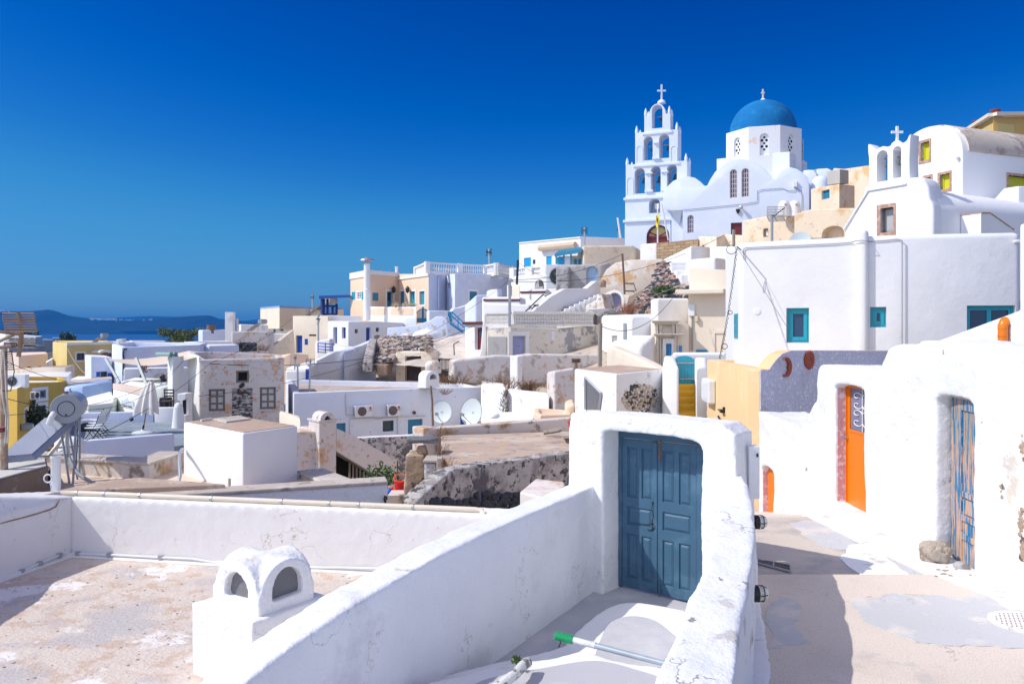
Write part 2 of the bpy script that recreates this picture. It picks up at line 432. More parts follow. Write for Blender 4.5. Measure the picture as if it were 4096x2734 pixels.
M_CURT = flat('net_curtain_behind_glass', (.62, .62, .6), rough=.5)
M_TEAL = flat('turquoise_paint', (.03, .34, .46), rough=.4, var=.1)
M_TEAL2 = flat('sea_blue_paint', (.02, .21, .36), rough=.5, var=.15)
M_BLUE = flat('royal_blue_paint', (.012, .08, .42), rough=.5, var=.15)
M_CYAN = flat('bright_blue_paint', (.01, .30, .62), rough=.5)
M_RED = flat('dark_red_paint', (.16, .015, .02), rough=.5)
M_LILAC = flat('lilac_paint', (.36, .38, .62), rough=.6)
M_BROWN = flat('dark_brown_wood', (.07, .05, .05), rough=.7, bs=30)
M_WOOD = flat('old_grey_wood', (.30, .26, .22), rough=.8, bs=30, var=.3, vs=12)
M_IRON = flat('black_iron', (.03, .03, .03), rough=.5, metal=.3)
M_RUST = flat('rusty_iron', (.20, .12, .08), rough=.8, var=.4, vs=12)
M_GALV = flat('galvanised_metal', (.42, .44, .46), rough=.45, metal=.6)
M_PGREY = flat('grey_paint', (.30, .33, .37), rough=.35, var=.06)
M_CABLE = flat('black_cable', (.03, .03, .035), rough=.6)
M_CABLEW = flat('pale_cable', (.55, .50, .45), rough=.6)
M_PIPEW = flat('cream_pvc', (.70, .62, .50), rough=.5, vs=6)
M_PVC = flat('white_pvc', (.74, .75, .76), rough=.35)
M_TERRA = flat('terracotta', (.32, .06, .025), rough=.6)
M_BELL = flat('green_bronze', (.05, .075, .055), rough=.5, metal=.5, vs=8, var=.4)
M_DOME = plaster('dome_blue_paint', (.006, .155, .41), d1=((.012, .23, .50), .9, .5, .25), vary=.15, bs=5, bd=.02)
M_STONE = plaster('brown_tufa_stone', (.36, .25, .18), d1=((.50, .38, .28), 6, .5, .2), bs=20, bd=.03)
M_LAVA = plaster('dark_lava_stone', (.09, .085, .085), d1=((.34, .26, .22), 1.7, .56, .05), d2=((.60, .56, .52), 2.6, .62, .05), bs=9, bd=.05)
M_FAB = flat('pale_canvas', (.74, .70, .64), rough=.9)
M_LEAF = flat('green_leaves', (.07, .13, .03), rough=.6, var=.5, vs=6)
M_DLEAF = flat('dark_green_leaves', (.03, .06, .02), rough=.6, var=.5, vs=4)
M_DRY = flat('dry_brown_twigs', (.22, .12, .05), rough=.8, var=.4, vs=9)
M_BLACKP = flat('black_plastic', (.015, .015, .015), rough=.5)
M_SKIN = flat('skin', (.45, .27, .19), rough=.6)
M_HAIR = flat('dark_hair', (.015, .012, .01), rough=.6)
# ================================================================= camera, light, sky
cam = bpy.data.cameras.new('camera'); co = bpy.data.objects.new('camera', cam); COL.objects.link(co)
co.rotation_euler = (R(90), 0, 0); cam.sensor_width = 36; cam.lens = 36*F/4096; cam.shift_y = (HY-1367)/4096
cam.clip_start = .1; cam.clip_end = 60000; scene.camera = co
SUN_EL, SAZ = R(46), Vector((-.985, -.17))
sv = Vector((SAZ.x*math.cos(SUN_EL), SAZ.y*math.cos(SUN_EL), math.sin(SUN_EL)))
sl = bpy.data.lights.new('sun', 'SUN'); sl.energy = 4.0; sl.angle = R(.5); sl.color = (1, .955, .89)
so = bpy.data.objects.new('sun', sl); COL.objects.link(so); so.rotation_euler = sv.to_track_quat('Z', 'Y').to_euler(); so.location = (-20, -5, 40)
w = bpy.data.worlds.new('World'); scene.world = w; w.use_nodes = True; t = w.node_tree; t.nodes.clear()
sky = t.nodes.new('ShaderNodeTexSky'); sky.sky_type = 'NISHITA'; sky.sun_disc = False; sky.sun_elevation = SUN_EL
sky.sun_rotation = math.atan2(SAZ.x, SAZ.y); sky.air_density = 1.0; sky.dust_density = .3; sky.ozone_density = 5.; sky.altitude = 300
def vm(op, a, b=None, val=None):
    m = t.nodes.new('ShaderNodeVectorMath'); m.operation = op; t.links.new(a, m.inputs[0])
    if op == 'SCALE': m.inputs[3].default_value = val
    elif isinstance(b, tuple): m.inputs[1].default_value = b
    elif b is not None: t.links.new(b, m.inputs[1])
    return m.outputs['Value'] if op == 'DOT_PRODUCT' else m.outputs[0]
cv = t.nodes.new('ShaderNodeRGBCurve')
t.links.new(vm('SCALE', sky.outputs[0], val=.1), cv.inputs['Color'])
for ch, pts in ((0, [(0, 0), (.15, .0), (.27, .055), (.48, .13), (1, .4)]), (1, [(0, 0), (.12, .02), (.2, .062), (.3, .15), (.43, .30), (.58, .36), (1, .62)]), (2, [(0, 0), (.2, .16), (.38, .38), (.51, .56), (.62, .65), (1, .9)])):
    c = cv.mapping.curves[ch]
    c.points[0].location = pts[0]; c.points[1].location = pts[-1]
    for q in pts[1:-1]: c.points.new(*q)
cv.mapping.update()
# fill glow added to the sky behind-left of the camera to lift shade
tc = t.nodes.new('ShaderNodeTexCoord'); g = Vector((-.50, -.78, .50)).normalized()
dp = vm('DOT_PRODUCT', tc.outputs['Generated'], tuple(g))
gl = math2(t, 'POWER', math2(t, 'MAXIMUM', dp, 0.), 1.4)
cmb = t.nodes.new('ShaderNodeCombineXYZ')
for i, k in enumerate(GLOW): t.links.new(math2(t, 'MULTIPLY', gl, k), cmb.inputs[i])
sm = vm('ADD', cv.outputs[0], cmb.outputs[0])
bg = t.nodes.new('ShaderNodeBackground'); bg.inputs[1].default_value = .1
ow = t.nodes.new('ShaderNodeOutputWorld')
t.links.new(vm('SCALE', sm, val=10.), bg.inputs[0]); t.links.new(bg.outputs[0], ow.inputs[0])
# the blue air between the village and the island across the bay
mh = bpy.data.materials.new('haze_air'); mh.use_nodes = True; th = mh.node_tree; th.nodes.clear()
oh = th.nodes.new('ShaderNodeOutputMaterial'); pv = th.nodes.new('ShaderNodeVolumePrincipled')
pv.inputs['Color'].default_value = HAZE_C; pv.inputs['Density'].default_value = HAZE_D; pv.inputs['Anisotropy'].default_value = 0
th.links.new(pv.outputs[0], oh.inputs['Volume'])
hz = mkobj('haze', MB().box((-7000, -60, -48), (7000, 9500, 128)).mesh(), mh, (0, 0, 0)); hz['kind'] = 'stuff'
scene.render.engine = 'CYCLES'; scene.view_settings.view_transform = 'Standard'; scene.view_settings.look = 'None'
scene.view_settings.exposure = EXPO; scene.view_settings.gamma = 1
scene.cycles.max_bounces = 6; scene.cycles.diffuse_bounces = 4; scene.cycles.volume_bounces = 0
# ================================================================= terrain, sea, island
ANCH = [  # full px x, depth, z
 (-800,4,-7),(1000,4,-7),(2600,4,-3.6),(4200,4,-3.2),(-800,9,-7),(1200,9,-7),(2300,9,-4.2),(3300,9,-3.4),(4600,9,-3.3),
 (-800,15,-8),(400,15,-8),(1200,15,-7.5),(1900,15,-7),(2500,15,-4.8),(3300,15,-4.4),(4600,15,-3.2),
 (-800,26,-8.5),(700,26,-8),(1500,26,-7.5),(2100,26,-6),(2600,26,-4.4),(3200,26,-3.2),(4600,26,-2),
 (-800,42,-10),(700,42,-8),(1600,42,-6.5),(2200,42,-4.5),(2700,42,-3.2),(3200,42,-.5),(4200,40,1.5),
 (-600,65,-11),(700,65,-8),(1500,65,-5.2),(1900,65,-4.5),(2300,65,-1.5),(2700,65,1),(3300,65,5),(4600,60,7),
 (-600,95,-12),(700,95,-7.5),(1400,95,-4.2),(1800,95,-1.5),(2200,95,2.5),(2500,92,9),(3300,90,10),(4600,90,12),
 (-600,140,-14),(700,140,-10),(1500,140,-7),(2200,140,-3),(2600,140,4),(3600,140,6),(5200,140,8),
 (-800,400,-16),(700,400,-24),(2000,400,-30),(5000,400,-20),(-800,900,-30),(2000,900,-42),(5000,900,-42)]
AN = [(x/400., 3.2*math.log(d), z) for x, d, z in ANCH]
def ground(x, d):
    a, b = x/400., 3.2*math.log(d); sw = sz = 0
    for ax, bd, z in AN:
        q = 1/(((a-ax)**2+(b-bd)**2)**1.6+.02); sw += q; sz += q*z
    return sz/sw
def tf(u, v):
    x = -900+6000*u; d = 3.5*(1300/3.5)**v
    z = ground(x, d)
    if d > 1100: z = -45
    return Vector(((x-CX)/F*d, d, z + (.06*noise.noise(Vector((x*.01, d*.3, 0)))*min(4, d*.1))))
M_EARTH = plaster('pale_dusty_ground', (.50, .42, .34), d1=((.30, .25, .18), .25, .5, .2), d2=((.12, .13, .06), .9, .62, .1), bs=3, bd=.05)
M_LAND = plaster('dry_farmland', (.16, .14, .10), d1=((.05, .07, .035), .02, .5, .1), d2=((.24, .20, .14), .03, .55, .1))
g = MB().grid(tf, 110, 90)
me = g.mesh('ground', 60); me.materials.append(M_EARTH); me.materials.append(M_LAND)
for p in me.polygons:
    if p.center.y > 150: p.material_index = 1
gm = mkobj('ground', me, None, (0, 0, 0)); gm['kind'] = 'structure'
mw, tt, bb = nt('sea_water'); bb.inputs['Base Color'].default_value = (.012, .08, .22, 1); bb.inputs['Roughness'].default_value = .45
bump(tt, bb, nz(tt, pos(tt), .05, 4), .3, 1.)
structure('sea', MB().add([(-6900, 900, -40), (6900, 900, -40), (6900, 9400, -40), (-6900, 9400, -40)], [(0, 1, 2, 3)]), mw)
M_ISLE = plaster('island_slopes', (.004, .02, .035), d1=((.008, .026, .04), .002, .5, .2), d2=((.02, .035, .045), .006, .6, .1), bs=.004, bd=30)
def ridge(name, pts, d, depth, zb, mat, seed=0, rough=8):
    xs = [p[0] for p in pts]; n = 160; mb = MB()
    def prof(x):
        for a, b in zip(pts, pts[1:]):
            if x <= b[0]: return a[1]+(b[1]-a[1])*(x-a[0])/(b[0]-a[0])
        return pts[-1][1]
    def fn(u, v):
        x = xs[0]+(xs[-1]-xs[0])*u; y = prof(x); zt = (HY-y)/F*d
        # front slope from the shore (v=0) up to the crest (v=.6) and down behind
        if v < .6: k = v/.6; dd = d - depth*(1-k); z = zb+(zt-zb)*(k**.75)
        else: k = (v-.6)/.4; dd = d+depth*k; z = zt+(zb-zt)*k
        X = (x-CX)/F*d
        nn = noise.fractal(Vector((X*.0016+seed, dd*.0016, z*.004)), 1., 2.2, 5)
        return Vector((X, dd+nn*120*(1 if .05 < v < .95 else 0), max(zb-2, z+nn*rough*(4*k*(1-k)+.12) if v < .6 else z)))
    mb.grid(fn, n, 24); return structure(name, mb, mat, 60)
isl = [(-900, 1262), (-300, 1258), (0, 1246), (27, 1239), (43, 1243), (125, 1243), (157, 1239), (186, 1235), (214, 1240), (250, 1252), (286, 1263), (340, 1270), (400, 1274), (571, 1279), (640, 1274), (700, 1269), (789, 1262), (843, 1259), (866, 1262), (886, 1272), (950, 1281), (1003, 1286), (1032, 1289), (1057, 1297), (1100, 1308), (1160, 1320), (1220, 1336)]
ridge('hills', isl, 5100, 260, -40.5, M_ISLE)
ridge('hills', [(380, 1318), (480, 1268), (600, 1262), (800, 1268), (980, 1282), (1120, 1262), (1200, 1270), (1290, 1282), (1400, 1298), (1500, 1318)], 8600, 600, -40, M_ISLE, 4, 10)
random.seed(3); tb = MB()
def isl_y(x):
    for a, b in zip(isl, isl[1:]):
        if x <= b[0]: return a[1]+(b[1]-a[1])*(x-a[0])/(b[0]-a[0])
for i in range(120):
    x = random.choice([random.uniform(365, 620), random.uniform(380, 500), random.gauss(25, 14)]); d = 5080+random.uniform(-6, 6)
    z = (HY-isl_y(x))/F*d - abs(random.gauss(0, 3.5)) - .5; X = (x-CX)/F*d; s = random.uniform(1.5, 4)
    tb.box((X-s, d-40-s, z-4), (X+s, d-30, z+random.uniform(1, 3.5)))
o = one('town', 'tiny white town strung along the crest of the far island', 'distant town', tb, M_WHITE, kind='stuff')
# ================================================================= foreground roof terrace (left)
M_FGR = plaster('weathered_roof_screed', (.68, .59, .51), d1=((.60, .46, .36), 4.2, .50, .12), d2=((.54, .50, .48), 1.0, .50, .14), d3=((.84, .80, .77), 1.3, .60, .06), crack=((.36, .28, .23), 2.2, .006), streak=None, bs=22, bd=.02, fine=90, bst=.8)
M_FGW = plaster('near_limewashed_parapet', (.80, .78, .76), d1=((.74, .70, .66), 2.6, .68, .14), d2=((.60, .57, .52), 6, .74, .06), crack=((.50, .42, .34), 1.1, .004), bs=6, bd=.012, fine=40)
ZR = -3.145
T = Thing('roof_terrace', 'weathered pinkish flat roof behind a low white parapet in the lower left foreground', 'roof terrace')
fl = [Vector((-6.1, 11.02, ZR)), Vector((.3, 9.9, ZR)), Vector((-.35, 8.35, ZR)), Vector((-2.3, 4.9, ZR)), Vector((-3.1, 3.4, ZR)), Vector((-9, 3.4, ZR)), Vector((-7.3, 6.5, ZR))]
T.part('roof', block_mb(fl, -7), M_FGR)
zt = -2.34
bk = [(-6.1, 11.0), (.25, 9.84), (.33, 10.28), (-6.2, 11.44)]
def ext(me): return organic(me, .035, ((.15, .008),), 3)
T.part('parapet', block_mb([Vector((x, y, zt)) for x, y in bk], -3.6), M_FGW, post=ext)
lf = [(-6.1, 11.44, zt), (-6.08, 11.0, zt), (-6.42, 9.75, zt), (-6.6, 9.0, zt+.42), (-6.85, 7.9, zt+.75), (-7.5, 5., zt+.8), (-7.95, 5., zt+.8), (-7.25, 8., zt+.75), (-7.0, 9.1, zt+.42), (-6.85, 9.9, zt), (-6.5, 11.44, zt)]  # unseen near end raised to widen the shadow it casts on the roof
T.part('parapet', block_mb([Vector(p) for p in lf], -3.6), M_FGW, post=ext)
fw_ = MB(); n_ = Vector((-.18, -.98, 0)); e1, e2 = Vector((-6.1, 11.02, ZR)), Vector((-.2, 9.94, ZR)); fw_.prism([e1+Vector((0, 0, .05)), e1+n_*.10+Vector((0, 0, .003)), e1-Vector((0, 0, .05))], e2-e1)
e3 = Vector((-6.5, 9.5, ZR)); e4 = Vector((-7.1, 7., ZR)); n2 = Vector((.97, -.2, 0)); fw_.prism([e1+Vector((0, 0, .05)), e1+n2*.10+Vector((0, 0, .003)), e1-Vector((0, 0, .05))], e3-e1); fw_.prism([e3+Vector((0, 0, .05)), e3+n2*.10+Vector((0, 0, .003)), e3-Vector((0, 0, .05))], e4-e3)
T.part('fillet', fw_, M_FGW)
T.done()
# fillet of plaster where the back wall meets the roof is part of the screed; loose flakes on the roof
random.seed(11); fk = MB()
for i in range(260):
    x = random.uniform(-6.3, -1.2); y = random.uniform(5.4, 10.6)
    if x > -1.2-(9.5-y)*.5: continue
    if x < -6.0-(11-y)*.22: continue
    s = random.uniform(.005, .016); a = random.uniform(0, 6.3); c, n_ = math.cos(a)*s, math.sin(a)*s
    fk.prism([(x-c, y-n_, ZR+.001), (x+n_, y-c, ZR+.001), (x+c*.8, y+n_, ZR+.004), (x-n_, y+c*1.2, ZR+.002)], (0, 0, .004+s*.15))
one('plaster_flakes', 'small loose flakes of plaster scattered over the foreground roof', 'debris', fk, M_ROOF, kind='stuff')
# cream drain pipe lying on the back parapet
fr('W1')
zc = zt+.035
pp = [PZ(-60, 262, zc), PZ(60, 235, zc), PZ(200, 195, zc), PZ(330, 152, zc), PZ(430, 128, zc), PZ(560, 128, zc), PZ(750, 138, zc), PZ(1000, 152, zc), PZ(1500, 185, zc), PZ(2000, 217, zc), PZ(2349, 235, zc)]
fr('W2')
pp += [PZ(400, 243, zc), PZ(800, 262, zc), PZ(1150, 276, zc), PZ(1260, 272, zc), PZ(1310, 281, zc-.01), PZ(1330, 298, zc-.06), PZ(1338, 330, zc-.2)]
for p in pp: p.y = max(p.y, 11.13-.1827*(p.x+6.1)) if p.z > -2.33 and p.x > -6 else p.y
T = Thing('drain_pipe', 'long cream plastic pipe lying along the top of the foreground parapet', 'pipe')
T.part('pipe', MB().tube(pp, .036, 10), M_PIPEW, smooth=40)
for k in (5, 6, 7, 8, 9, 10, 11, 12):
    q = pp[k]; tq = (pp[k+1]-pp[k-1]).normalized(); T.part('clip', MB().tube([q-tq*.015, q+tq*.015], .044, 10).box((q.x-.05, q.y-.012, q.z-.05), (q.x-.035, q.y+.012, q.z+.01)), M_GALV)
T.done()
fr('W1')
WB = Wall((-6.1, 11.0), (.25, 9.84))
def onb(x, y, o=.03): u, z = WB.hit(x, y); return WB.p(u, z, o)
WLf = Wall((-6.08, 11.0), (-6.42, 9.8))
def onl(x, y, o=.03): u, z = WLf.hit(x, y); return WLf.p(u, z, o)
wp = [onl(-40, 765), onl(0, 752), onl(140, 692), onl(270, 635), onl(415, 575), onb(500, 560), onb(575, 559), onb(800, 569), onb(1170, 588), onb(1400, 598), onb(1640, 640), onb(2000, 652), onb(2349, 662)]
fr('W2'); wp += [onb(300, 662), onb(700, 672)]; fr('W1')
T = Thing('water_pipe', 'thin grey water pipe clipped round the foot of the foreground roof parapet', 'pipe')
T.part('pipe', MB().tube(wp, .017, 8), M_PVC, smooth=40)
for k in (2, 3, 4, 6, 7, 8, 10, 11): q = wp[k]; T.part('clip', MB().box((q.x-.03, q.y-.02, q.z-.025), (q.x+.03, q.y+.035, q.z+.025)), M_GALV)
T.done()
# dark crack under the lip of the left parapet
one('cable', 'dark crack across the inner face of the left parapet, drawn as a tube', 'cable', MB().tube([onl(-20, 352, .012), onl(80, 325, .012), onl(170, 303, .012), onl(270, 275, .012), onl(350, 250, .012), onl(400, 225, .012), onl(424, 175, .012)], .010, 5), M_STONE)
# ring hook and white pipe stub on the corner
q = PZ(372, 158, zt)
rg = MB().tube([q, q+Vector((0, 0, .13)), q+Vector((-.02, 0, .2))], .009, 6)
cx = q+Vector((-.05, 0, .26)); rg.tube([cx+Vector((math.cos(a)*.055, 0, math.sin(a)*.055)) for a in [i*math.pi/8-.6 for i in range(17)]], .011, 6)
one('iron_ring', 'white painted eye hook on the corner of the foreground parapet', 'hook', rg, M_PVC, smooth=40)
q = PZ(404, 112, zt); one('pipe_stub', 'white square pipe stub standing up behind the parapet corner', 'pipe', MB().lathe(q-Vector((0, 0, .3)), [(.065, 0), (.065, .75), (.072, .76), (.072, .80), (.055, .80), (.055, .6)], 14), M_PVC, smooth=40)
# ================================================================= chimney with twin vents on the diagonal wall
M_NEARW = plaster('thick_limewash', (.82, .82, .82), d1=((.80, .68, .56), 1.5, .72, .06), d2=((.66, .66, .68), 3, .72, .08), crack=((.52, .48, .44), 2.1, .004), vary=.03, bs=18, bd=.02, fine=70, bst=.7)
fr('W1')
A = Vector((-2.92, 7.25, -2.5)); B = Vector((-2.2, 6.75, -2.5))
dv = (B-A).normalized(); nv = Vector((-dv.y, dv.x, 0)).normalized()
if nv.y < 0: nv = -nv
T = Thing('chimney', 'squat white chimney with two arched netted vents beside the diagonal wall', 'chimney')
C0 = A+nv*.85; C1 = B+nv*.85
T.part('chimney_stack', block_mb([A, B, C1, C0], -3.5), M_NEARW, post=lambda m: organic(m, .022, ((.4, .03), (.08, .006)), 4))
# cap: two crossing barrel vaults on a square base
cb = A+dv*.15+nv*.12; SX, SY, HB = .66, .62, .16
def capz(a, b):
    fa = max(0, 1-((a-.5)/.46)**2)**.5; fb = max(0, 1-((b-.5)/.46)**2)**.5
    return HB+.27*max(fa, fb)
def capf(a, b): p = cb+dv*SX*a+nv*SY*b; return Vector((p.x, p.y, -2.5+capz(a, b)))
cm = MB(); N = 30; cm.grid(capf, N, N)
cm.grid(lambda a, b: (cb+dv*SX*a+nv*SY*b)+Vector((0, 0, -.05)), N, N)
for e in range(4):
    def side(a, b, e=e):
        s_ = [(a, 0), (1, a), (1-a, 1), (0, 1-a)][e]; p = cb+dv*SX*s_[0]+nv*SY*s_[1]; z0, z1 = -2.55, -2.5+capz(*s_); return Vector((p.x, p.y, z0+(z1-z0)*b))
    cm.grid(side, N, 2)
me = cm.mesh('c'); b_ = bmesh.new(); b_.from_mesh(me); bmesh.ops.remove_doubles(b_, verts=b_.verts, dist=.0005); bmesh.ops.recalc_face_normals(b_, faces=b_.faces); b_.to_mesh(me); b_.free()
cut = MB()
WF = Wall((cb.x, cb.y), (cb.x+dv.x*SX, cb.y+dv.y*SX))
rgt = cb+dv*SX; WR = Wall((rgt.x, rgt.y), (rgt.x+nv.x*SY, rgt.y+nv.y*SY))
WF.poly(cut, [(u, z) for u, z in archpts(SX*.26, SX*.76, -2.40, -2.18)], .1, -.12)
WR.poly(cut, [(u, z) for u, z in archpts(SY*.24, SY*.78, -2.41, -2.15)], .1, -.12)
co_ = bpy.data.objects.new('cut', cut.mesh()); COL.objects.link(co_)
me = bake(me, [('BOOLEAN', dict(operation='DIFFERENCE', object=co_, solver='EXACT'))]); bpy.data.objects.remove(co_)
me = organic(me, .014, ((.25, .02), (.06, .007)), 3)
i = T.part('chimney_cap', me, M_NEARW)
mn, tn, bn = nt('fine_wire_netting'); bn.inputs['Base Color'].default_value = (.20, .20, .21, 1); bn.inputs['Roughness'].default_value = .6
bump(tn, bn, nz(tn, pos(tn), 160, 2), 1., .01)
for W_, S_ in ((WF, SX), (WR, SY)):
    T.part('netting', W_.poly(MB(), archpts(S_*.2, S_*.82, -2.44, -2.1), -.07, -.08), mn, parent=i)
T.done()
# ================================================================= stairs, diagonal wall, gate, spine wall
M_DIAG = plaster('pebbly_limewash', (.80, .81, .83), d1=((.66, .66, .68), .9, .58, .16), d2=((.62, .52, .42), 2.6, .76, .05), vary=.05, bs=16, bd=.018, fine=60, bst=.6, streak=((.62, .60, .58), 5, .70, .1), crack=((.50, .47, .44), 1.4, .004))
def sweep(path, width, zb, side=1):
    """path: list of (x, y, ztop) of one edge; the wall extends by width to the +side (right of travel)"""
    n = len(path); L, Rr = [], []
    for i, p in enumerate(path):
        a = Vector(path[max(0, i-1)][:2]); b = Vector(path[min(n-1, i+1)][:2]); t_ = (b-a).normalized(); q = Vector((t_.y, -t_.x))*side
        wd = width[i] if isinstance(width, (list, tuple)) else width
        L.append(Vector((p[0], p[1], p[2]))); Rr.append(Vector((p[0]+q.x*wd, p[1]+q.y*wd, p[2])))
    vs = []; 
    for a, b in zip(L, Rr): vs += [a, b, Vector((b.x, b.y, zb)), Vector((a.x, a.y, zb))]
    fs = []
    for i in range(n-1):
        for k in range(4): fs.append((i*4+k, i*4+(k+1) % 4, i*4+4+(k+1) % 4, i*4+4+k))
    fs += [(0, 1, 2, 3), ((n-1)*4+3, (n-1)*4+2, (n-1)*4+1, (n-1)*4)]
    return MB().add(vs, fs)
dg = [(1.0, 10.75, -1.95), (.77, 10.3, -2.0), (.4, 9.66, -2.02), (-.28, 8.45, -2.0), (-.97, 7.24, -2.03), (-1.47, 6.36, -2.12), (-1.83, 5.73, -2.22), (-2.11, 5.24, -2.35), (-2.7, 4.2, -2.45), (-3.2, 3.3, -2.5)]
T = Thing('stair_wall', 'thick whitewashed wall slanting from the blue gate to the bottom edge, face in shade', 'wall')
T.part('stair_wall', sweep(dg, [.34]*10, -4.2, -1), M_DIAG, post=lambda m: organic(m, .024, ((.7, .06), (.16, .007)), 6)); T.done()
M_STEPW = plaster('whitewashed_step', (.80, .79, .77), d1=((.68, .60, .52), 1.5, .66, .1), bs=10, bd=.015)
M_STEPG = plaster('grey_screed_step', (.47, .47, .50), d1=((.56, .55, .56), 1.2, .5, .2), bs=14, bd=.008, fine=80)
structure('landing', block_mb([Vector(p) for p in [(-1.2, 6.2, -3.34), (1.5, 7., -3.34), (3.1, 8.6, -3.34), (2.2, 10.0, -3.34), (1., 10.8, -3.34), (.3, 9.6, -3.34)]], -4.5), M_STEPG)
fr('full')
def step(zz, pts, inner, nm='step'):
    pl = [PZ(x, y, zz) for x, y in pts]+[Vector((1.6, 4.2, zz)), Vector((-.9, 4.2, zz))]
    mb = MB(); mb.prism([p-Vector((0, 0, .8)) for p in pl], (0, 0, .8)); me = organic(mb.mesh(), .03, ((.4, .015), (.1, .006)), 4)
    structure(nm, me, M_STEPW)
    for q in inner:
        a = [PZ(x, y, zz+.022) for x, y in q]; structure(nm, MB().prism([p-Vector((0, 0, .05)) for p in a], (0, 0, .05)), M_STEPG)
def smoothline(pts, k=6):
    out = []
    for i in range(len(pts)-1):
        p0 = pts[max(0, i-1)]; p1 = pts[i]; p2 = pts[i+1]; p3 = pts[min(len(pts)-1, i+2)]
        for j in range(k):
            t_ = j/k; out.append(tuple(.5*(2*p1[c]+(p2[c]-p0[c])*t_+(2*p0[c]-5*p1[c]+4*p2[c]-p3[c])*t_**2+(3*p1[c]-p0[c]-3*p2[c]+p3[c])*t_**3) for c in range(2)))
    return out+[pts[-1]]
step(-3.14, smoothline([(1500, 2760), (1958, 2650), (2080, 2622), (2235, 2586), (2290, 2536), (2350, 2480), (2417, 2431), (2500, 2406), (2600, 2410), (2740, 2436)]) + [(2790, 2560), (2700, 2760)],
     [smoothline([(2300, 2740), (2370, 2640), (2400, 2560), (2440, 2490), (2520, 2462), (2620, 2480), (2700, 2540)])+[(2740, 2740)]])
step(-2.98, smoothline([(1250, 2900), (1650, 2742), (1850, 2690), (2010, 2650), (2200, 2628), (2330, 2600), (2480, 2640), (2680, 2664)]) + [(2740, 2700), (2700, 2900)],
     [smoothline([(1700, 2900), (1880, 2745), (2000, 2700), (2160, 2672), (2380, 2640), (2560, 2680), (2680, 2720)])+[(2700, 2900)]])
# gate wall
fr('full')
gL, gR = P(2280, 1660, 10.3), P(2940, 1695, 8.88); WG = Wall(gL, gR)
fr('W3')
du0, _ = WG.hit(372, 800); du1, _ = WG.hit(1052, 800); _, dzt = WG.hit(700, 240)
WD = WG.off(-.37)
out = [(-.0, -4.2), (-.03, -1.95), (-.02, -1.3), (.02, -1.10), (.5, -1.08), (1.2, -1.08), (WG.L-.15, -1.09), (WG.L, -1.2), (WG.L+.03, -2.2), (WG.L+.05, -4.2)]
hole = [(du1, -4.2), (du1+.01, dzt-.12), (du1-.03, dzt-.05), (du1-.34, dzt), ((du0+du1)/2-.2, dzt+.01), (du0+.06, dzt+.01), (du0-.01, dzt-.03), (du0, -4.2)]
T = Thing('gate_wall', 'thick rough white wall with a doorway holding the blue double door', 'wall')
T.part('gate_wall', WG.poly(MB(), out+hole, 0, -.5), M_NEARW, post=lambda m: organic(m, .024, ((.8, .04), (.15, .014), (.05, .010)), 2)); T.done()
# blue double door
M_DBLUE = plaster('steel_blue_door_paint', (.06, .135, .21), d1=((.09, .18, .26), 2.5, .5, .2), streak=((.12, .22, .30), 26, .68, .08), vary=.1, bs=40, bd=.003, rough=.42)
T = Thing('double_door', 'steel blue panelled double door half in shade inside the rough white gate', 'door')
u0, _ = WD.hit(478, 800); u1, _ = WD.hit(1043, 800); _, zt_ = WD.hit(760, 285); zb_ = -3.325; ztl = zt_-.0
f = MB(); o = -.05
WD.slab(f, u0, u0+.05, zb_, zt_+.10, o, o+.06); WD.slab(f, u1-.04, u1+.06, zb_, zt_+.10, o, o+.06); WD.slab(f, u0+.05, u1-.04, zt_, zt_+.16, o, o+.06)
T.part('door_frame', f, M_DBLUE, bev=.004)
um = u0+.05+(u1-u0-.09)*.485
def leaf(a, b, name, rows):
    m = MB(); o = -.03; th = .03; z0, z1 = zb_+.015, zt_-.008
    st = .075; mid = (a+b)/2
    WD.slab(m, a, b, z0, z1, o, o+.012)
    H_ = z1-z0
    def rail(za, zb): WD.slab(m, a, b, za, zb, o+.012, o+th)
    ys = [(0, .075), (.355, .42), (.585, .65), (.94, 1.)] if False else [(0, .065), (.36, .425), (.545, .61), (.945, 1.)]
    for za, zb in ys: rail(z0+H_*za, z0+H_*zb)
    for k in range(3):
        za, zb = z0+H_*ys[k][1], z0+H_*ys[k+1][0]
        cols = [(a, a+st), (b-st, b)] + ([(mid-.035, mid+.035)] if k != 1 else [])
        for ca, cb2 in cols: WD.slab(m, ca, cb2, za, zb, o+.012, o+th)
        fields = [(a+st, mid-.035), (mid+.035, b-st)] if k != 1 else [(a+st, b-st)]
        for fa, fb in fields:
            # raised field with sloping margin
            g1 = .012; g2 = .04
            p4 = [(fa+g1, za+g1), (fb-g1, za+g1), (fb-g1, zb-g1), (fa+g1, zb-g1)]; q4 = [(fa+g2, za+g2), (fb-g2, za+g2), (fb-g2, zb-g2), (fa+g2, zb-g2)]
            m.box8([WD.p(u, z, o+.012) for u, z in p4]+[WD.p(u, z, o+.026) for u, z in q4])
    return T.part('door', m, M_DBLUE, bev=.003)
i1 = leaf(u0+.055, um-.004, 'l', 0); i2 = leaf(um+.004, u1-.045, 'r', 0)
WD.slab(T.parts[i1]['mb'], um-.05, um+.006, zb_+.02, zt_-.02, 0, .012)
h = MB(); zh = zb_+(zt_-zb_)*.46
h.tube([WD.p(um-.05, zh, .0), WD.p(um-.05, zh+.005, .05), WD.p(um-.14, zh-.02, .055), WD.p(um-.17, zh-.025, .05)], .009, 8)
WD.slab(h, um-.065, um-.035, zh-.09, zh+.06, .0, .008); h.lathe(WD.p(um-.05, zh-.07, 0), [(.018, 0), (.018, .014), (.012, .016)], 10, WD.n.to_3d())
T.part('handle', h, M_IRON, parent=i1, smooth=40)
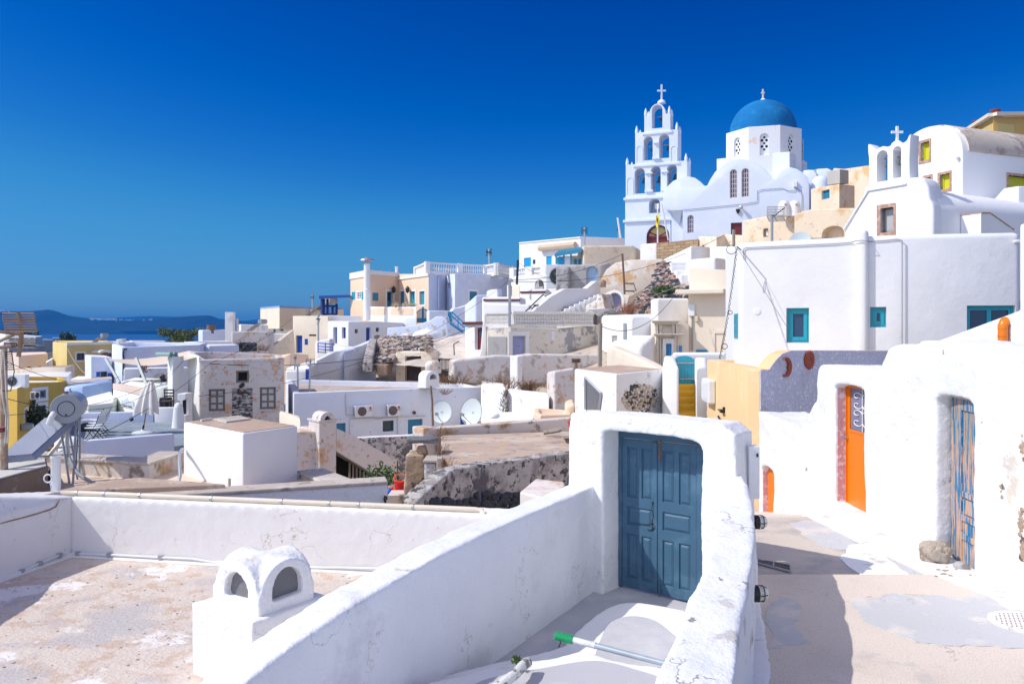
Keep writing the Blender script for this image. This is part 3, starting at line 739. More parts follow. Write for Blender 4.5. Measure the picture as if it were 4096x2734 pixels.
h = MB().tube([WD.p(um-.05, zh+.26, .02), WD.p(um-.058, zh+.2, .03), WD.p(um-.045, zh+.12, .02), WD.p(um-.04, zh+.08, .022)], .004, 6); WD.slab(h, um-.06, um-.04, zh+.245, zh+.275, .0, .02)
T.part('latch_hook', h, M_IRON, parent=i1)
h = MB(); WD.slab(h, um+.03, um+.06, zt_-.22, zt_+.05, .0, .006); h.tube([WD.p(um+.045, zt_-.26, .014), WD.p(um+.045, zt_+.06, .014)], .007, 6); WD.slab(h, um+.02, um+.07, zt_-.20, zt_-.18, 0, .02); WD.slab(h, um+.02, um+.07, zt_-.02, zt_-.0, 0, .02)
T.part('bolt', h, M_RUST, parent=i2)
h = MB(); h.tube([WD.p(um+.045, zb_, .014), WD.p(um+.045, zb_+.2, .014)], .009, 6); WD.slab(h, um+.02, um+.07, zb_+.05, zb_+.07, 0, .02); WD.slab(h, um+.02, um+.07, zb_+.15, zb_+.17, 0, .02)
T.part('bolt', h, M_DBLUE, parent=i2)
T.done()
# spine wall
M_SPINE = plaster('flaking_limewash', (.80, .81, .83), d1=((.60, .58, .56), 3.2, .66, .03), crack=((.22, .20, .19), 1.7, .009), d2=((.30, .29, .28), 2.6, .75, .012), vary=.04, bs=20, bd=.02, fine=70, bst=.6)
sp = [(2.30, 9.15, -1.60), (2.24, 8.7, -1.70), (1.89, 7.4, -1.80), (1.55, 6.4, -1.87), (1.2, 5.5, -1.92), (.86, 4.6, -1.94), (.55, 3.8, -1.96), (.23, 2.9, -1.97)]
T = Thing('spine_wall', 'rounded whitewashed wall crest running from the blue gate down to the bottom edge', 'wall')
T.part('spine_wall', sweep(sp, [.30, .32, .36, .37, .38, .42, .46, .48], -4.0, -1), M_SPINE, post=lambda m: organic(m, .024, ((.6, .06), (.14, .008)), 9)); T.done()
# ================================================================= lane on the right
M_PATH = plaster('exposed_aggregate_lane', (.72, .63, .54), d1=((.62, .53, .45), 1.1, .5, .25), d2=((.38, .33, .30), 70, .56, .15), d3=((.52, .48, .44), 1.6, .62, .1), crack=((.30, .26, .23), .9, .003), bs=60, bd=.008, fine=120)
M_PATCH = plaster('grey_cement_patch', (.55, .55, .56), crack=((.30, .29, .28), 1.3, .003), d1=((.66, .61, .56), 2.4, .54, .12), d2=((.44, .43, .42), 60, .60, .15), bs=40, bd=.005)
M_PAINTW = plaster('white_painted_verge', (.80, .80, .80), d1=((.55, .52, .48), 3.5, .64, .08), bs=20, bd=.01)
ZP = -2.8
structure('path', block_mb([Vector(p) for p in [(1.3, 3., ZP), (5.6, 3., ZP), (5.5, 9.05, ZP), (2.6, 9.05, ZP)]], -3.6), M_PATH)
structure('path', block_mb([Vector(p) for p in [(2.2, 9.05, ZP-.03), (5.5, 9.05, ZP-.03), (5.3, 12.0, ZP-.03), (2.75, 11.85, ZP-.03), (2.7, 9.3, ZP-.03)]], -3.6), plaster('stained_lane', (.62, .54, .46), d1=((.42, .39, .37), 1.3, .47, .2), d2=((.34, .31, .29), 60, .58, .15), bs=50, bd=.008))
structure('path', block_mb([Vector(p) for p in [(2.75, 11.85, ZP-.06), (5.3, 12., ZP-.06), (5.1, 17, -3.9), (2.6, 17, -3.9)]], -4.6), M_PATH)
fr('W4')
def sheet(pts, z, mat, name='path', k=5, close=True):
    pts = smoothline(pts+[pts[0]], k*3)[:-1]
    pl = [PZ(x, y, z) for x, y in pts]; pl = [p+Vector((noise.noise(p*3.1)*.10+noise.noise(p*13)*.035, noise.noise(p*3.7+Vector((5, 0, 0)))*.12+noise.noise(p*11+Vector((0, 7, 0)))*.04, 0)) for p in pl]; structure(name, MB().prism([p-Vector((0, 0, .012)) for p in pl], (0, 0, .012)), mat)
sheet([(1090, 930), (1180, 890), (1350, 866), (1700, 866), (2100, 868), (2500, 872), (2600, 1240), (2349, 1235), (2050, 1245), (1740, 1240), (1500, 1180), (1330, 1120), (1180, 1050), (1130, 990)], ZP+.006, M_PATCH, k=3)
sheet([(500, 905), (620, 900), (720, 960), (690, 1060), (740, 1180), (660, 1250), (560, 1255), (500, 1100)], ZP+.006, M_PATCH, k=3)
sheet([(1195, 540), (1330, 548), (1500, 610), (1700, 710), (1930, 842), (1900, 850), (1680, 850), (1500, 730)], ZP-.024, M_PATCH, k=2)
sheet([(640, 335), (870, 335), (1010, 420), (1160, 512), (1000, 540), (800, 470)], ZP-.024, M_PATCH, k=2)
sheet([(1010, 600), (1080, 520), (1200, 505), (1420, 640), (1640, 848), (1500, 852), (1200, 735)], ZP-.020, M_PAINTW, k=2)
structure('verge', block_mb([Vector(p) for p in [(4.72, 9.2, ZP+.01), (4.95, 8.3, ZP+.01), (4.9, 7.9, ZP+.01), (5.5, 7.6, ZP+.01), (5.4, 12.3, ZP+.01), (4.4, 12.1, ZP+.01), (4.55, 10.6, ZP+.01)]], ZP-.3).mesh(), M_PAINTW, post=lambda m: organic(m, .03, ((.3, .03),), 10))
structure('verge', sweep([(2.78, 11.8, ZP+.02), (2.66, 9.3, ZP+.03), (2.34, 8., ZP+.02), (1.95, 6.6, ZP+.02), (1.6, 5.6, ZP+.02), (1.2, 4.4, ZP+.02)], [.2, .18, .16, .2, .14, .12], ZP-.3, -1).mesh(), M_PAINTW, post=lambda m: organic(m, .03, ((.3, .03), (.1, .01)), 8))
# drain grate
T = Thing('drain_grate', 'dark iron drain grate let into the shaded lane beside the spine wall', 'drain')
zg = ZP-.028; c = [PZ(412, 645, zg), PZ(660, 712, zg), PZ(655, 660, zg), PZ(415, 618, zg)]
a_, b_, c_, d_ = c[0], c[1], c[2], c[3]
fm = MB()
def q4(s, t_): return (a_*(1-s)+b_*s)*(1-t_)+(d_*(1-s)+c_*s)*t_
def cell(mb, s0, s1, t0, t1, h): mb.prism([q4(s0, t0), q4(s1, t0), q4(s1, t1), q4(s0, t1)], (0, 0, h))
for r_ in ((0, 1, 0, .1), (0, 1, .9, 1), (0, .03, .1, .9), (.97, 1, .1, .9), (.48, .52, .1, .9)): cell(fm, *r_, .03)
T.part('frame', fm, M_GALV)
bm_ = MB()
for i in range(22): s_ = .05+.9*i/22; cell(bm_, s_, s_+.016, .1, .9, .024)
cell(bm_, .03, .97, .45, .55, .026); T.part('bars', bm_, flat('worn_drain_iron', (.16, .14, .13)))
bs_ = MB(); cell(bs_, .0, 1, 0, 1, .008); T.part('pit', bs_, M_DARK); T.done()
# perforated manhole cover
mc = PZ(2349, 1065, ZP+.012); T = Thing('manhole_cover', 'round white perforated manhole cover at the right edge of the lane', 'manhole cover')
T.part('cover', MB().lathe(mc-Vector((0, 0, .02)), [(.30, 0), (.30, .026), (.27, .032), (.268, .028), (.26, .028)], 40), M_PAINTW)
dm = MB()
for i in range(-12, 13):
    for j in range(-12, 13):
        x = i*.042+(j % 2)*.021; y = j*.042
        if x*x+y*y < .235**2: dm.lathe(mc+Vector((x, y, .006)), [(.010, 0), (.010, .005)], 6)
T.part('perforations', dm, M_RUST); T.done()
# ---------------------------------------------------------------- rocks
def rock(c, sx, sy, sz, seed=0, sub=3, rough=.22, mb=None, flatn=1):
    bm = bmesh.new(); bmesh.ops.create_icosphere(bm, subdivisions=sub, radius=1)
    mb = mb or MB(); vs = []
    for v in bm.verts:
        p = v.co.copy(); k = 1+rough*noise.fractal(p*1.3+Vector((seed*7.1, seed*3.3, seed)), 1, 2, 3)*1.6
        q = Vector((p.x*sx, p.y*sy, max(p.z, -.7*flatn)*sz))*k
        for ax, s_ in ((0, sx), (1, sy), (2, sz)): q[ax] = max(-s_*.86, min(s_*.86, q[ax]))
        vs.append(Vector(c)+q)
    mb.add(vs, [[v.index for v in f.verts] for f in bm.faces]); bm.free(); return mb
c = PZ(1745, 660, ZP-.02); one('rock', 'big pale tufa block on the ground below the weathered blue door', 'rock', rock(c+Vector((0, .12, .13)), .19, .15, .155, 12, 4, .2), M_NR if False else plaster('pale_tufa', (.74, .64, .52), d1=((.44, .33, .25), 6, .60, .1), bs=30, bd=.06, bst=1.), smooth=50)
c = PZ(1920, 705, ZP-.02); one('rock', 'small dark grey stone beside the pale block', 'rock', rock(c+Vector((0, .08, .05)), .09, .08, .06, 5, 3), M_GREY, smooth=50)
random.seed(5); pb = MB()
for i in range(60):
    p = PZ(random.uniform(1700, 1960), random.uniform(560, 740), ZP-.01); s = random.uniform(.01, .035); rock(p+Vector((0, 0, s*.4)), s, s, s*.7, i, 1, mb=pb)
one('rubble', 'scattered stone chips in front of the weathered blue door', 'rubble', pb, M_STONE, kind='stuff')
# ================================================================= white house front along the lane
WRt = Wall((4.98, 16.), (5.33, 5.6)); fr('full')
T = Thing('house', 'bright white house front beside the lane with one orange and one peeling blue door', 'house')
prof = [(3035.5, 1645.5), (3100, 1672), (3203, 1718), (3214, 1694), (3266, 1592), (3270, 1480), (3280, 1461), (3415, 1465), (3512, 1488), (3521, 1477), (3550, 1399), (3572, 1382), (3599, 1374), (3675, 1372), (3684, 1361), (3821, 1369), (4096, 1389), (4400, 1405)]
uz = [WRt.hit(x, y) for x, y in prof]
uz = [(uz[0][0]-.0, -4.4)] + uz + [(uz[-1][0]+.6, -.2), (uz[-1][0]+.6, -3.6)]
M_RW = plaster('sunlit_rough_limewash', (.80, .80, .80), d1=((.68, .60, .50), 1.6, .74, .04), d2=((.36, .28, .23), 3.4, .80, .012), crack=((.55, .50, .44), 1.2, .003), d3=((.70, .70, .72), .8, .60, .15), vary=.05, bs=14, bd=.02, fine=50, bst=.6)
def cutu(x0, x1, y0, zb, r, rise=.05):
    a, _ = WRt.hit(x0, (y0+2000)/2); b, _ = WRt.hit(x1, (y0+2000)/2); _, z = WRt.hit((x0+x1)/2, y0); T.cutbox(WRt, a, b, zb, z, r, True, rise); return a, b, zb, z
a1 = cutu(3046, 3095, 1866, -4.4, .7, .12); a2 = cutu(3340, 3456, 1541, -2.76, .36); a3 = cutu(3744, 3890, 1588, -2.9, .5)
T.part('wall', WRt.poly(MB(), uz, 0, -.95), M_RW, cutme=True, post=lambda m: organic(m, .03, ((.9, .06), (.16, .018), (.05, .008)), 3))
M_ORD = flat('orange_enamel', (.80, .20, .004), rough=.3, var=.05)
M_PINKP = plaster('pink_limewash', (.60, .34, .36), d1=((.70, .62, .68), 9, .52, .05), bs=20, bd=.03)
def off3(rr, o0, mat, name='door', inset=0):
    a, b, z0, z1 = rr; return T.part(name, WRt.slab(MB(), a+inset-.05, b-inset+.08, z0, z1+.05, o0, o0-.04), mat)
T.part('jamb', WRt.slab(MB(), a1[0]-.02, a1[0]+.012, a1[2], a1[3]+.03, -.03, -.13), M_PINKP)
T.part('jamb', WRt.slab(MB(), a2[0]-.03, a2[0]+.014, a2[2], a2[3]-.02, -.035, -.24), M_PINKP)
i = off3(a1, -.13, M_ORD)
a, b, z0, z1 = a2; zm = z0+(z1-z0)*.615; o = -.19
d = MB()
WRt.slab(d, a+.02, b+.08, z0, zm, o, o-.04); WRt.slab(d, a+.02, a+.10, zm, z1+.05, o, o-.04); WRt.slab(d, b-.05, b+.08, zm, z1+.05, o, o-.04); WRt.slab(d, a+.1, b-.05, z1-.06, z1+.05, o, o-.04)
WRt.slab(d, a+.0, a+.03, z0, z1, o+.03, o-.02); WRt.slab(d, a+.1, b-.05, zm-.02, zm+.02, o+.012, o)
i = T.part('door', d, M_ORD)
T.part('pane', WRt.slab(MB(), a+.1, b-.05, zm, z1-.06, o-.02, o-.03), flat('hazy_glass', (.20, .20, .30), rough=.15), parent=i)
sc = MB(); uc = (a+.1+b-.05)/2; hw = (b-.05-a-.1)/2
def pt(u, z): return WRt.p(uc+u*hw, zm+(z1-.06-zm)*z, o-.008)
sc.tube([pt(0, .02), pt(0, .98)], .010, 6)
for zc_ in (.32, .72):
    for su in (-1, 1):
        for sz in (-1, 1):
            pth = []
            for k in range(15):
                an = k/14*math.pi*1.7; rr_ = .42*(1-k/20)
                pth.append(pt(su*(.42-rr_*math.cos(an)), zc_+sz*(.04+.10*(1-k/20)*math.sin(an)+.06)))
            sc.tube(pth, .009, 5)
T.part('scrollwork', sc, M_PVC, parent=i)
T.part('handle', MB().tube([WRt.p(a+.06, zm-.12, o), WRt.p(a+.06, zm-.12, o+.06), WRt.p(a-.05, zm-.12, o+.06)], .012, 6), M_GALV, parent=i)
# weathered blue door standing slightly ajar
mo, to, bo = nt('peeling_blue_paint_on_wood'); v = pos(to, (1, 14, 1.2)); vw = pos(to, (3, 30, .8))
wood = mix(to, nz(to, vw, 3, 6), (.24, .16, .11), (.56, .42, .28))
wood = mix(to, ramp(to, nz(to, pos(to, (1, 1, .35)), 1.9, 3), .50, .58), wood, (.62, .38, .24))
cc = mix(to, ramp(to, nz(to, v, 1.5, 6, .7), .49, .53), wood, (.015, .19, .38))
cc = mix(to, ramp(to, nz(to, v, 2.3, 6, .7), .60, .64), cc, (.30, .46, .58))
to.links.new(cc, bo.inputs['Base Color']); bo.inputs['Roughness'].default_value = .7; bump(to, bo, nz(to, vw, 3, 6), .8, .012)
a, b, z0, z1 = a3; pA = WRt.p(a+.05, 0, -.16); pB = WRt.p(b+.1, 0, -.07); WO = Wall((pA.x, pA.y), (pB.x, pB.y)); L_ = WO.L
T.part('doorway_dark', WRt.slab(MB(), a-.05, b+.1, z0, z1+.05, -.36, -.38), M_DARK)  # near-black sheet stands for the shade behind the ajar door
d = MB(); z0 = -2.78; z1 -= .02
WO.slab(d, 0, .055, z0, z1, 0, -.05); WO.slab(d, .065, .20, z0, z1, 0, -.03); WO.slab(d, .2, L_, z0, z1, -.02, -.035)
WO.slab(d, .2, .25, z0, z1, 0, -.02); WO.slab(d, L_-.12, L_, z0, z1, 0, -.02); WO.slab(d, .25, L_, z1-.14, z1, 0, -.02)
for zz in (z0+.5, z0+.78, z0+.28): WO.slab(d, .25, L_, zz, zz+.07, .004, -.02)
WO.slab(d, .3, L_-.16, z0+.59, z0+.76, 0, -.02)
T.part('door', d, mo, bev=.004)
T.part('lintel', WO.slab(MB(), -.02, L_, z1+.0, z1+.14, .03, -.08), plaster('bleached_wood', (.62, .55, .46), streak=None, bs=12))
random.seed(77); sb = MB()
for x, y, n, sx, sy in ((4090, 1790, 30, 8, 40), (4086, 2090, 36, 8, 40), (4092, 2200, 46, 9, 50), (4010, 1960, 8, 5, 40)):
    for i in range(n): s_ = random.uniform(.012, .035); u, z = WRt.hit(x+random.gauss(0, sx*.5), y+random.gauss(0, sy*.6)); rock(WRt.p(u, z, .0), s_*.45, s_, s_*.9, i, 2, .3, mb=sb)
T.part('bare_stones', sb, plaster('mixed_rubble', (.42, .31, .22), d1=((.12, .10, .09), 9, .52, .05), d2=((.62, .52, .42), 5, .6, .1), bs=20, bd=.02))
T.done()
# ---------------------------------------------------------------- bulkhead lamps on the spine wall
fr('W4')
def bulkhead(c, label, rot=0):
    c = Vector(c); T = Thing('bulkhead_lamp', label, 'wall lamp', 'caged bulkhead lamps on the spine wall')
    ax = Vector((math.cos(rot), math.sin(rot), 0)); p = ax.cross(Vector((0, 0, 1)))
    T.part('back_plate', MB().lathe(c, [(.07, -.03), (.07, .015), (.06, .02)], 16, ax, (1.4, 1) if False else (1, 1)), M_IRON)
    T.part('glass', MB().lathe(c+ax*.02, [(.058, 0), (.056, .045), (.04, .075), (.01, .085)], 16, ax), flat('frosted_lamp_glass', (.75, .72, .62), rough=.25), smooth=50)
    g = MB()
    g.tube([c+ax*.055+(p*math.cos(a)+Vector((0, 0, 1))*math.sin(a))*.066 for a in [i*math.pi/8 for i in range(17)]], .004, 5)
    for q in (p, Vector((0, 0, 1))): g.tube([c+ax*(.02+.085*math.sin(a))+q*.07*math.cos(a) for a in [i*math.pi/8 for i in range(9)]], .004, 5)
    T.part('cage', g, M_IRON); return T.done()
bulkhead((2.46, 8.0, -1.97+.02), 'farther bulkhead lamp on the lane side of the spine wall, nearer the gate')
bulkhead((2.06, 6.72, -2.24), 'nearer bulkhead lamp on the lane side of the spine wall, above the drain grate')
fr('W3'); q = P(1418, 500, 9.1)
T = Thing('meter_box', 'narrow white metal box on the outer end of the blue gate wall', 'meter box')
T.part('box', MB().box((q.x-.06, q.y-.04, q.z-.30), (q.x+.06, q.y+.1, q.z+.30)), M_PVC, bev=.008)
T.part('lock', MB().box((q.x+.02, q.y-.05, q.z+.18), (q.x+.04, q.y-.04, q.z+.22)), M_IRON); T.done()
# pipe with green coil and old white hose on the steps
fr('W2')
zz = -2.93; p0 = PZ(1975, 1188, zz); p1 = PZ(2120, 1225, zz); fr('full'); p2 = PZ(2670, 2655, zz)
T = Thing('water_pipe', 'blue-grey pipe with a green coiled hose end lying across the steps below the gate', 'pipe')
T.part('pipe', MB().tube([p1, p1.lerp(p2, .5), p2], .026, 12), flat('blue_grey_pipe', (.30, .36, .41), rough=.4, var=.25, vs=9), smooth=40)
T.part('sleeve', MB().tube([p0, p1+Vector((.02, -.01, 0))], .030, 12), flat('flaking_pipe_sleeve', (.62, .64, .66), rough=.6, var=.4, vs=12), smooth=40)
dr = (p0-p1).normalized(); hx = MB(); s1 = dr.orthogonal().normalized(); s2 = dr.cross(s1)
hx.tube([p0+dr*(.19*k/96)+(s1*math.cos(k*2*math.pi/8)+s2*math.sin(k*2*math.pi/8))*.036 for k in range(97)], .0085, 6)
hx.tube([p0, p0+dr*.19], .03, 12)
T.part('coiled_hose', hx, flat('green_hose', (.01, .35, .13), rough=.35), smooth=40)
fr('W2')
T.part('cord', MB().tube([p0+dr*.17, PZ(1885, 1205, -2.96), PZ(1870, 1240, -3.02)], .006, 6), M_CABLE); T.done()
hp = [PZ(1380, 1560, -2.90), PZ(1480, 1490, -2.86), PZ(1560, 1430, -2.84), PZ(1610, 1375, -2.84), PZ(1645, 1350, -2.86)]
one('hose', 'old cracked white hose lying on the lowest step at the bottom edge', 'hose', MB().tube(hp, .042, 10), plaster('cracked_white_hose', (.66, .66, .64), d1=((.22, .21, .18), 9, .56, .03), bs=30, bd=.02), smooth=40)
# ---------------------------------------------------------------- leaves
def leafblob(c, rx, ry, rz, n, s, mb, seed=0, up=.3):
    random.seed(seed)
    for i in range(n):
        while True:
            p = Vector((random.uniform(-1, 1), random.uniform(-1, 1), random.uniform(-1, 1)))
            if p.length < 1: break
        p = p*(.55+.45*random.random()); q = Vector(c)+Vector((p.x*rx, p.y*ry, p.z*rz))
        a = Vector((random.gauss(0, 1), random.gauss(0, 1), random.gauss(0, 1)+up)).normalized(); b = a.orthogonal().normalized(); k = s*random.uniform(.6, 1.4)
        mb.add([q, q+a*k*.5+b*k*.28, q+a*k, q+a*k*.5-b*k*.28], [(0, 1, 2, 3)])
    return mb
def twigs(c, h, r, n, th, mb, seed=0, lean=.5):
    random.seed(seed); c = Vector(c)
    for i in range(n):
        a = random.uniform(0, 6.3); p = c+Vector((math.cos(a), math.sin(a), 0))*random.random()*r*.5; k = random.uniform(.5, 1)*h
        d = Vector((math.cos(a)*lean*random.random(), math.sin(a)*lean*random.random(), 1)).normalized()
        q1 = p+d*k*.5; q2 = q1+(d+Vector((random.uniform(-.5, .5), random.uniform(-.5, .5), 0))).normalized()*k*.5
        mb.tube([p, q1, q2], [th, th*.7, th*.3], 3, caps=False)
        for j in range(2):
            e = Vector((random.uniform(-1, 1), random.uniform(-1, 1), random.uniform(0, 1))).normalized()*k*.25; mb.tube([q1.lerp(q2, random.random()), q1.lerp(q2, .5)+e], [th*.6, th*.2], 3, caps=False)
    return mb
def shrub(label, c, rx, ry, rz, n, s, mat=None, name='shrub', tw=None, seed=1, cat='shrub', group=None):
    T = Thing(name, label, cat, group); c = Vector(c)
    T.part('stems', twigs(c-Vector((0, 0, rz)), rz*1.6, rx, tw or 10, .012*max(.3, rz), MB(), seed), M_DRY)
    T.part('leaves', leafblob(c, rx, ry, rz, n, s, MB(), seed), mat or M_LEAF); return T.done()
shrub('tiny green weed sprouting beside the old white hose', PZ(1566, 1362, -2.9)+Vector((0, 0, .03)), .045, .04, .035, 60, .035, name='weed', tw=4, cat='plant')
# ================================================================= cream house and purple garden wall behind the lane
fr('full')
T = House('apricot cream house wall with a white meter box, left of the purple wall', [(2827, 1437, 24), (3042, 1475, 17)], [P(3400, 1475, 19.6), P(3300, 1437, 24.5)], M_ORNG, H=3.5, par=(.25, .25), bev=.05, roof=M_CREAM)
W = T.w(); T.done(); fr('Y4')
mbx = Thing('meter_box', 'long white meter box with rounded top fixed to the apricot house wall', 'meter box')
u0, z0 = W.hit(1533, 605); u1, z1 = W.hit(1600, 410); mbx.part('box', W.slab(MB(), u0, u1, z0, z1, .0, .22), M_PVC, bev=.05)
u2, z2 = W.hit(1548, 570); u3, z3 = W.hit(1585, 440); mbx.part('cover', W.slab(MB(), u0+.08, u1-.08, z0+.1, z1-.1, .22, .235), M_PVC, bev=.01); mbx.done()
u, z = W.hit(1680, 700); br = MB(); W.slab(br, u-.15, u+.12, z-.06, z+.02, .0, .10); W.slab(br, u+.1, u+.16, z-.01, z+.1, 0, .06); br.tube([W.p(u-.2, z+.0, .12), W.p(u+.25, z+.02, .12)], .02, 6)
one('lamp_bracket', 'small black bracket sticking out of the apricot house wall', 'bracket', br, M_BLACKP)
u, z = W.hit(1640, 775); one('lamp_bracket', 'dark strip of iron low on the apricot house wall just above the gate wall', 'bracket', MB().tube([W.p(u-.1, z+.04, .03), W.p(u+.5, z-.09, .03)], .03, 5), M_BLACKP)
M_PURP = plaster('blue_purple_limewash', (.60, .62, .78), d1=((.84, .84, .86), 16., .60, .03), d2=((.50, .46, .46), 1.6, .62, .15), vary=.12, bs=16, bd=.05, fine=40, bst=.9)
fr('Y6'); PW = Wall((P(262, 300, 17.0).x, 16.98), (P(1220, 300, 20.2).x, 20.2))
T = Thing('garden_wall', 'purple-blue limewashed wall with curved shoulder carrying the terracotta sun and moon', 'wall')
pr = [(262, 236), (325, 236), (345, 205), (375, 165), (420, 120), (485, 95), (700, 94), (1220, 96)]; uz = [PW.hit(x, y) for x, y in pr]
ol = [(uz[0][0], -4)]+uz+[(uz[-1][0], -4)]
T.part('wall', PW.poly(MB(), ol, -.01, -.34), M_ORNG, bev=.03); T.part('painted_face', PW.poly(MB(), ol, .008, -.009), M_PURP); T.done()
def hitp(W, x, y, o=0): u, z = W.hit(x, y); return W.p(u, z, o)
c = hitp(PW, 614, 163, .02); T = Thing('sun_ornament', 'round terracotta sun face hung on the purple wall', 'wall ornament')
ax = PW.n.to_3d(); s1 = PW.t.to_3d()
T.part('disc', MB().lathe(c, [(.19, 0), (.19, .02), (.15, .045), (.06, .06), (.01, .062)], 24, ax), M_TERRA, smooth=40)
ry = MB()
for k in range(18):
    a = k*2*math.pi/18; e1 = s1*math.cos(a)+Vector((0, 0, math.sin(a))); e2 = s1*-math.sin(a)+Vector((0, 0, math.cos(a)))
    ry.prism([c+e1*.18+e2*.02, c+e1*.225, c+e1*.18-e2*.02], ax*.025)
T.part('rays', ry, M_TERRA)
fc = MB()
for k in (-1, 1): fc.lathe(c+s1*.05*k+Vector((0, 0, .04))+ax*.05, [(.02, 0), (.015, .015)], 8, ax)
fc.box8([c+s1*a+Vector((0, 0, z))+ax*o_ for o_ in (.05, .085) for a, z in ((-.015, -.03), (.015, -.03), (.006, .04), (-.006, .04))]); fc.tube([c+s1*.05*k+Vector((0, 0, -.06-.012*(1-k*k)))+ax*.055 for k in (-1, -.5, 0, .5, 1)], .008, 5)
T.part('face', fc, M_TERRA); T.done()
c = hitp(PW, 445, 215, .02)
mp = [c+s1*.2*math.cos(a)+Vector((0, 0, .2*math.sin(a)*1.08)) for a in [math.radians(x) for x in range(-112, 113, 14)]]
mi_ = [c-s1*.06+s1*.155*math.cos(a)+Vector((0, 0, .165*math.sin(a)*1.05)) for a in [math.radians(x) for x in range(104, -105, -13)]]
pf = mi_[7:10]; mi_[8] = mi_[8]-s1*.05
one('moon_ornament', 'terracotta crescent moon with a profile face hung on the purple wall', 'wall ornament', MB().prism([p-s1*.04 for p in mp+mi_], ax*.045), M_TERRA)
# ================================================================= big white house on the right
fr('Y5')
T = House('big plain white house with three turquoise windows and a rounded pilaster', [(186, 168, 25.6), (285, 125, 23), (1455, 66, 21), (2330, 50, 20.6)], [P(2330, 50, 20.6)+Vector((1.5, 9, 0)), P(186, 168, 25.6)+Vector((3, 6, 0))], plaster('broad_white_house_wall', (.77, .77, .78), d1=((.72, .71, .70), .35, .52, .25), streak=((.70, .68, .66), 2.2, .64, .2), crack=((.62, .60, .58), .5, .002), vary=.05, bs=3, bd=.03), H=5, bev=.22, seg=5, par=(.5, .3), smooth=50)
W1_, W2_ = T.w(1), T.w(2); W0_ = T.w(0)
M_TQ = flat('turquoise_frame_paint', (.012, .32, .42), rough=.4, var=.05); M_DGL = flat('deep_blue_glass', (.015, .05, .12), rough=.12)
window(T, W1_, 625, 600, 790, 852, M_TQ, M_DGL, r=.18, fw=.16, nx=1)
window(T, W1_, 1232, 593, 1350, 740, M_TQ, M_DGL, r=.16, fw=.16, nx=1)
window(T, W2_, 1935, 582, 2288, 900, M_TQ, M_DGL, r=.18, fw=.12, nx=2)
shutters(T, W0_, 250, 642, 276, 820, M_TQ, r=.03, leaves=1)
u0, zt = W1_.hit(1132, 36); u1, _ = W1_.hit(1222, 36); pm = MB(); cxu = (u0+u1)/2; r0 = (u1-u0)/2
T.part('pilaster', W1_.slab(pm, u0, u1, -2, zt, -.15, .20), M_WHITE, bev=.12, seg=5, smooth=60)
u, z = W1_.hit(415, 625); T.part('vent_cover', MB().lathe(W1_.p(u, z, 0), [(.10, -.01), (.10, .012), (.07, .02)], 20, W1_.n.to_3d()), M_PVC)
u, z = W2_.hit(2285, 122); T.part('spout', MB().tube([W2_.p(u, z, -.05), W2_.p(u-.03, z+.01, .25)], .04, 8), M_PVC, smooth=40)
T.done()
cb = [hitp(W1_, x, y, .03) for x, y in [(320, 250), (318, 175), (335, 165), (445, 160), (570, 155), (695, 150), (830, 143), (975, 137), (1100, 125)]]+[hitp(W1_, x, y, .24) for x, y in [(1135, 120), (1175, 117), (1215, 120)]]+[hitp(W1_, x, y, .03) for x, y in [(1230, 120), (1350, 112), (1430, 103)]]+[hitp(W2_, 1462, y, .04) for y in (112, 140, 175, 300, 385, 550, 700, 860)]
one('cable', 'thin grey cable clipped along the top of the big white house', 'cable', MB().tube(cb, .012, 5), flat('grey_cable', (.30, .30, .34)))
tp = hitp(W1_, 300, 182, .55)
T = Thing('cable', 'black twisted cable dropping from the big white house corner to the apricot roof', 'cable')
wa = hitp(W1_, 296, 180, .0)
T.part('bracket', MB().tube([wa, tp+Vector((0, 0, .05))], .02, 6), M_BLACKP)
e1 = P(145, 970, 21.0); pts = [tp.lerp(e1, k/10)+Vector((0, 0, -.25*math.sin(math.pi*k/10))) for k in range(11)]
tw2 = MB()
for ph in (0, math.pi): tw2.tube([tp.lerp(e1, k/80)+Vector((.025*math.cos(k*.9+ph), .02, -.25*math.sin(math.pi*k/80)+.02*math.sin(k*.9+ph))) for k in range(81)], .009, 4)
lp_ = lambda c, r: tw2.tube([c+Vector((r*math.cos(a), 0, r*math.sin(a)*.9)) for a in [i*.5 for i in range(14)]], .009, 4)
lp_(tp+Vector((-.16, 0, -.03)), .14); lp_(tp.lerp(e1, .53)+Vector((.05, 0, -.2)), .06); lp_(tp.lerp(e1, .86)+Vector((.05, 0, -.1)), .08)
T.part('strands', tw2, M_CABLE); T.done()
one('cable', 'single wire across the upper left of the big white house to its first window', 'cable', MB().tube([tp, tp+Vector((.1, 0, -.12)), hitp(W1_, 640, 742, .16)], .008, 4), flat('grey_cable', (.3, .3, .34)))
fr('full')
T = House('sliver of white wall at the right edge above the stair parapet', [(4079, 895, 15.5), (4500, 870, 13.5)], 3., M_WHITE, H=5, name='wall', cat='wall'); T.done()
fr('Y5'); q0 = P(1725, 833, 14.6); q1 = P(2349, 600, 12.6); q2 = q1+(q1-q0)*.7
WS = Wall((q0.x, q0.y), (q2.x, q2.y)); T = Thing('stair_parapet', 'sloping white parapet rising to the right edge with an orange pipe on it', 'wall')
q00 = q0-(q1-q0)*.3
T.part('stair_parapet', WS.poly(MB(), [((q00-q0).xy.dot(WS.t), -3), ((q00-q0).xy.dot(WS.t), q00.z), (0, q0.z), ((q1-q0).xy.length, q1.z), ((q2-q0).xy.length, q2.z), ((q2-q0).xy.length, -3)], 0, -.4), M_WHITEN, bev=.06, smooth=40); T.done()
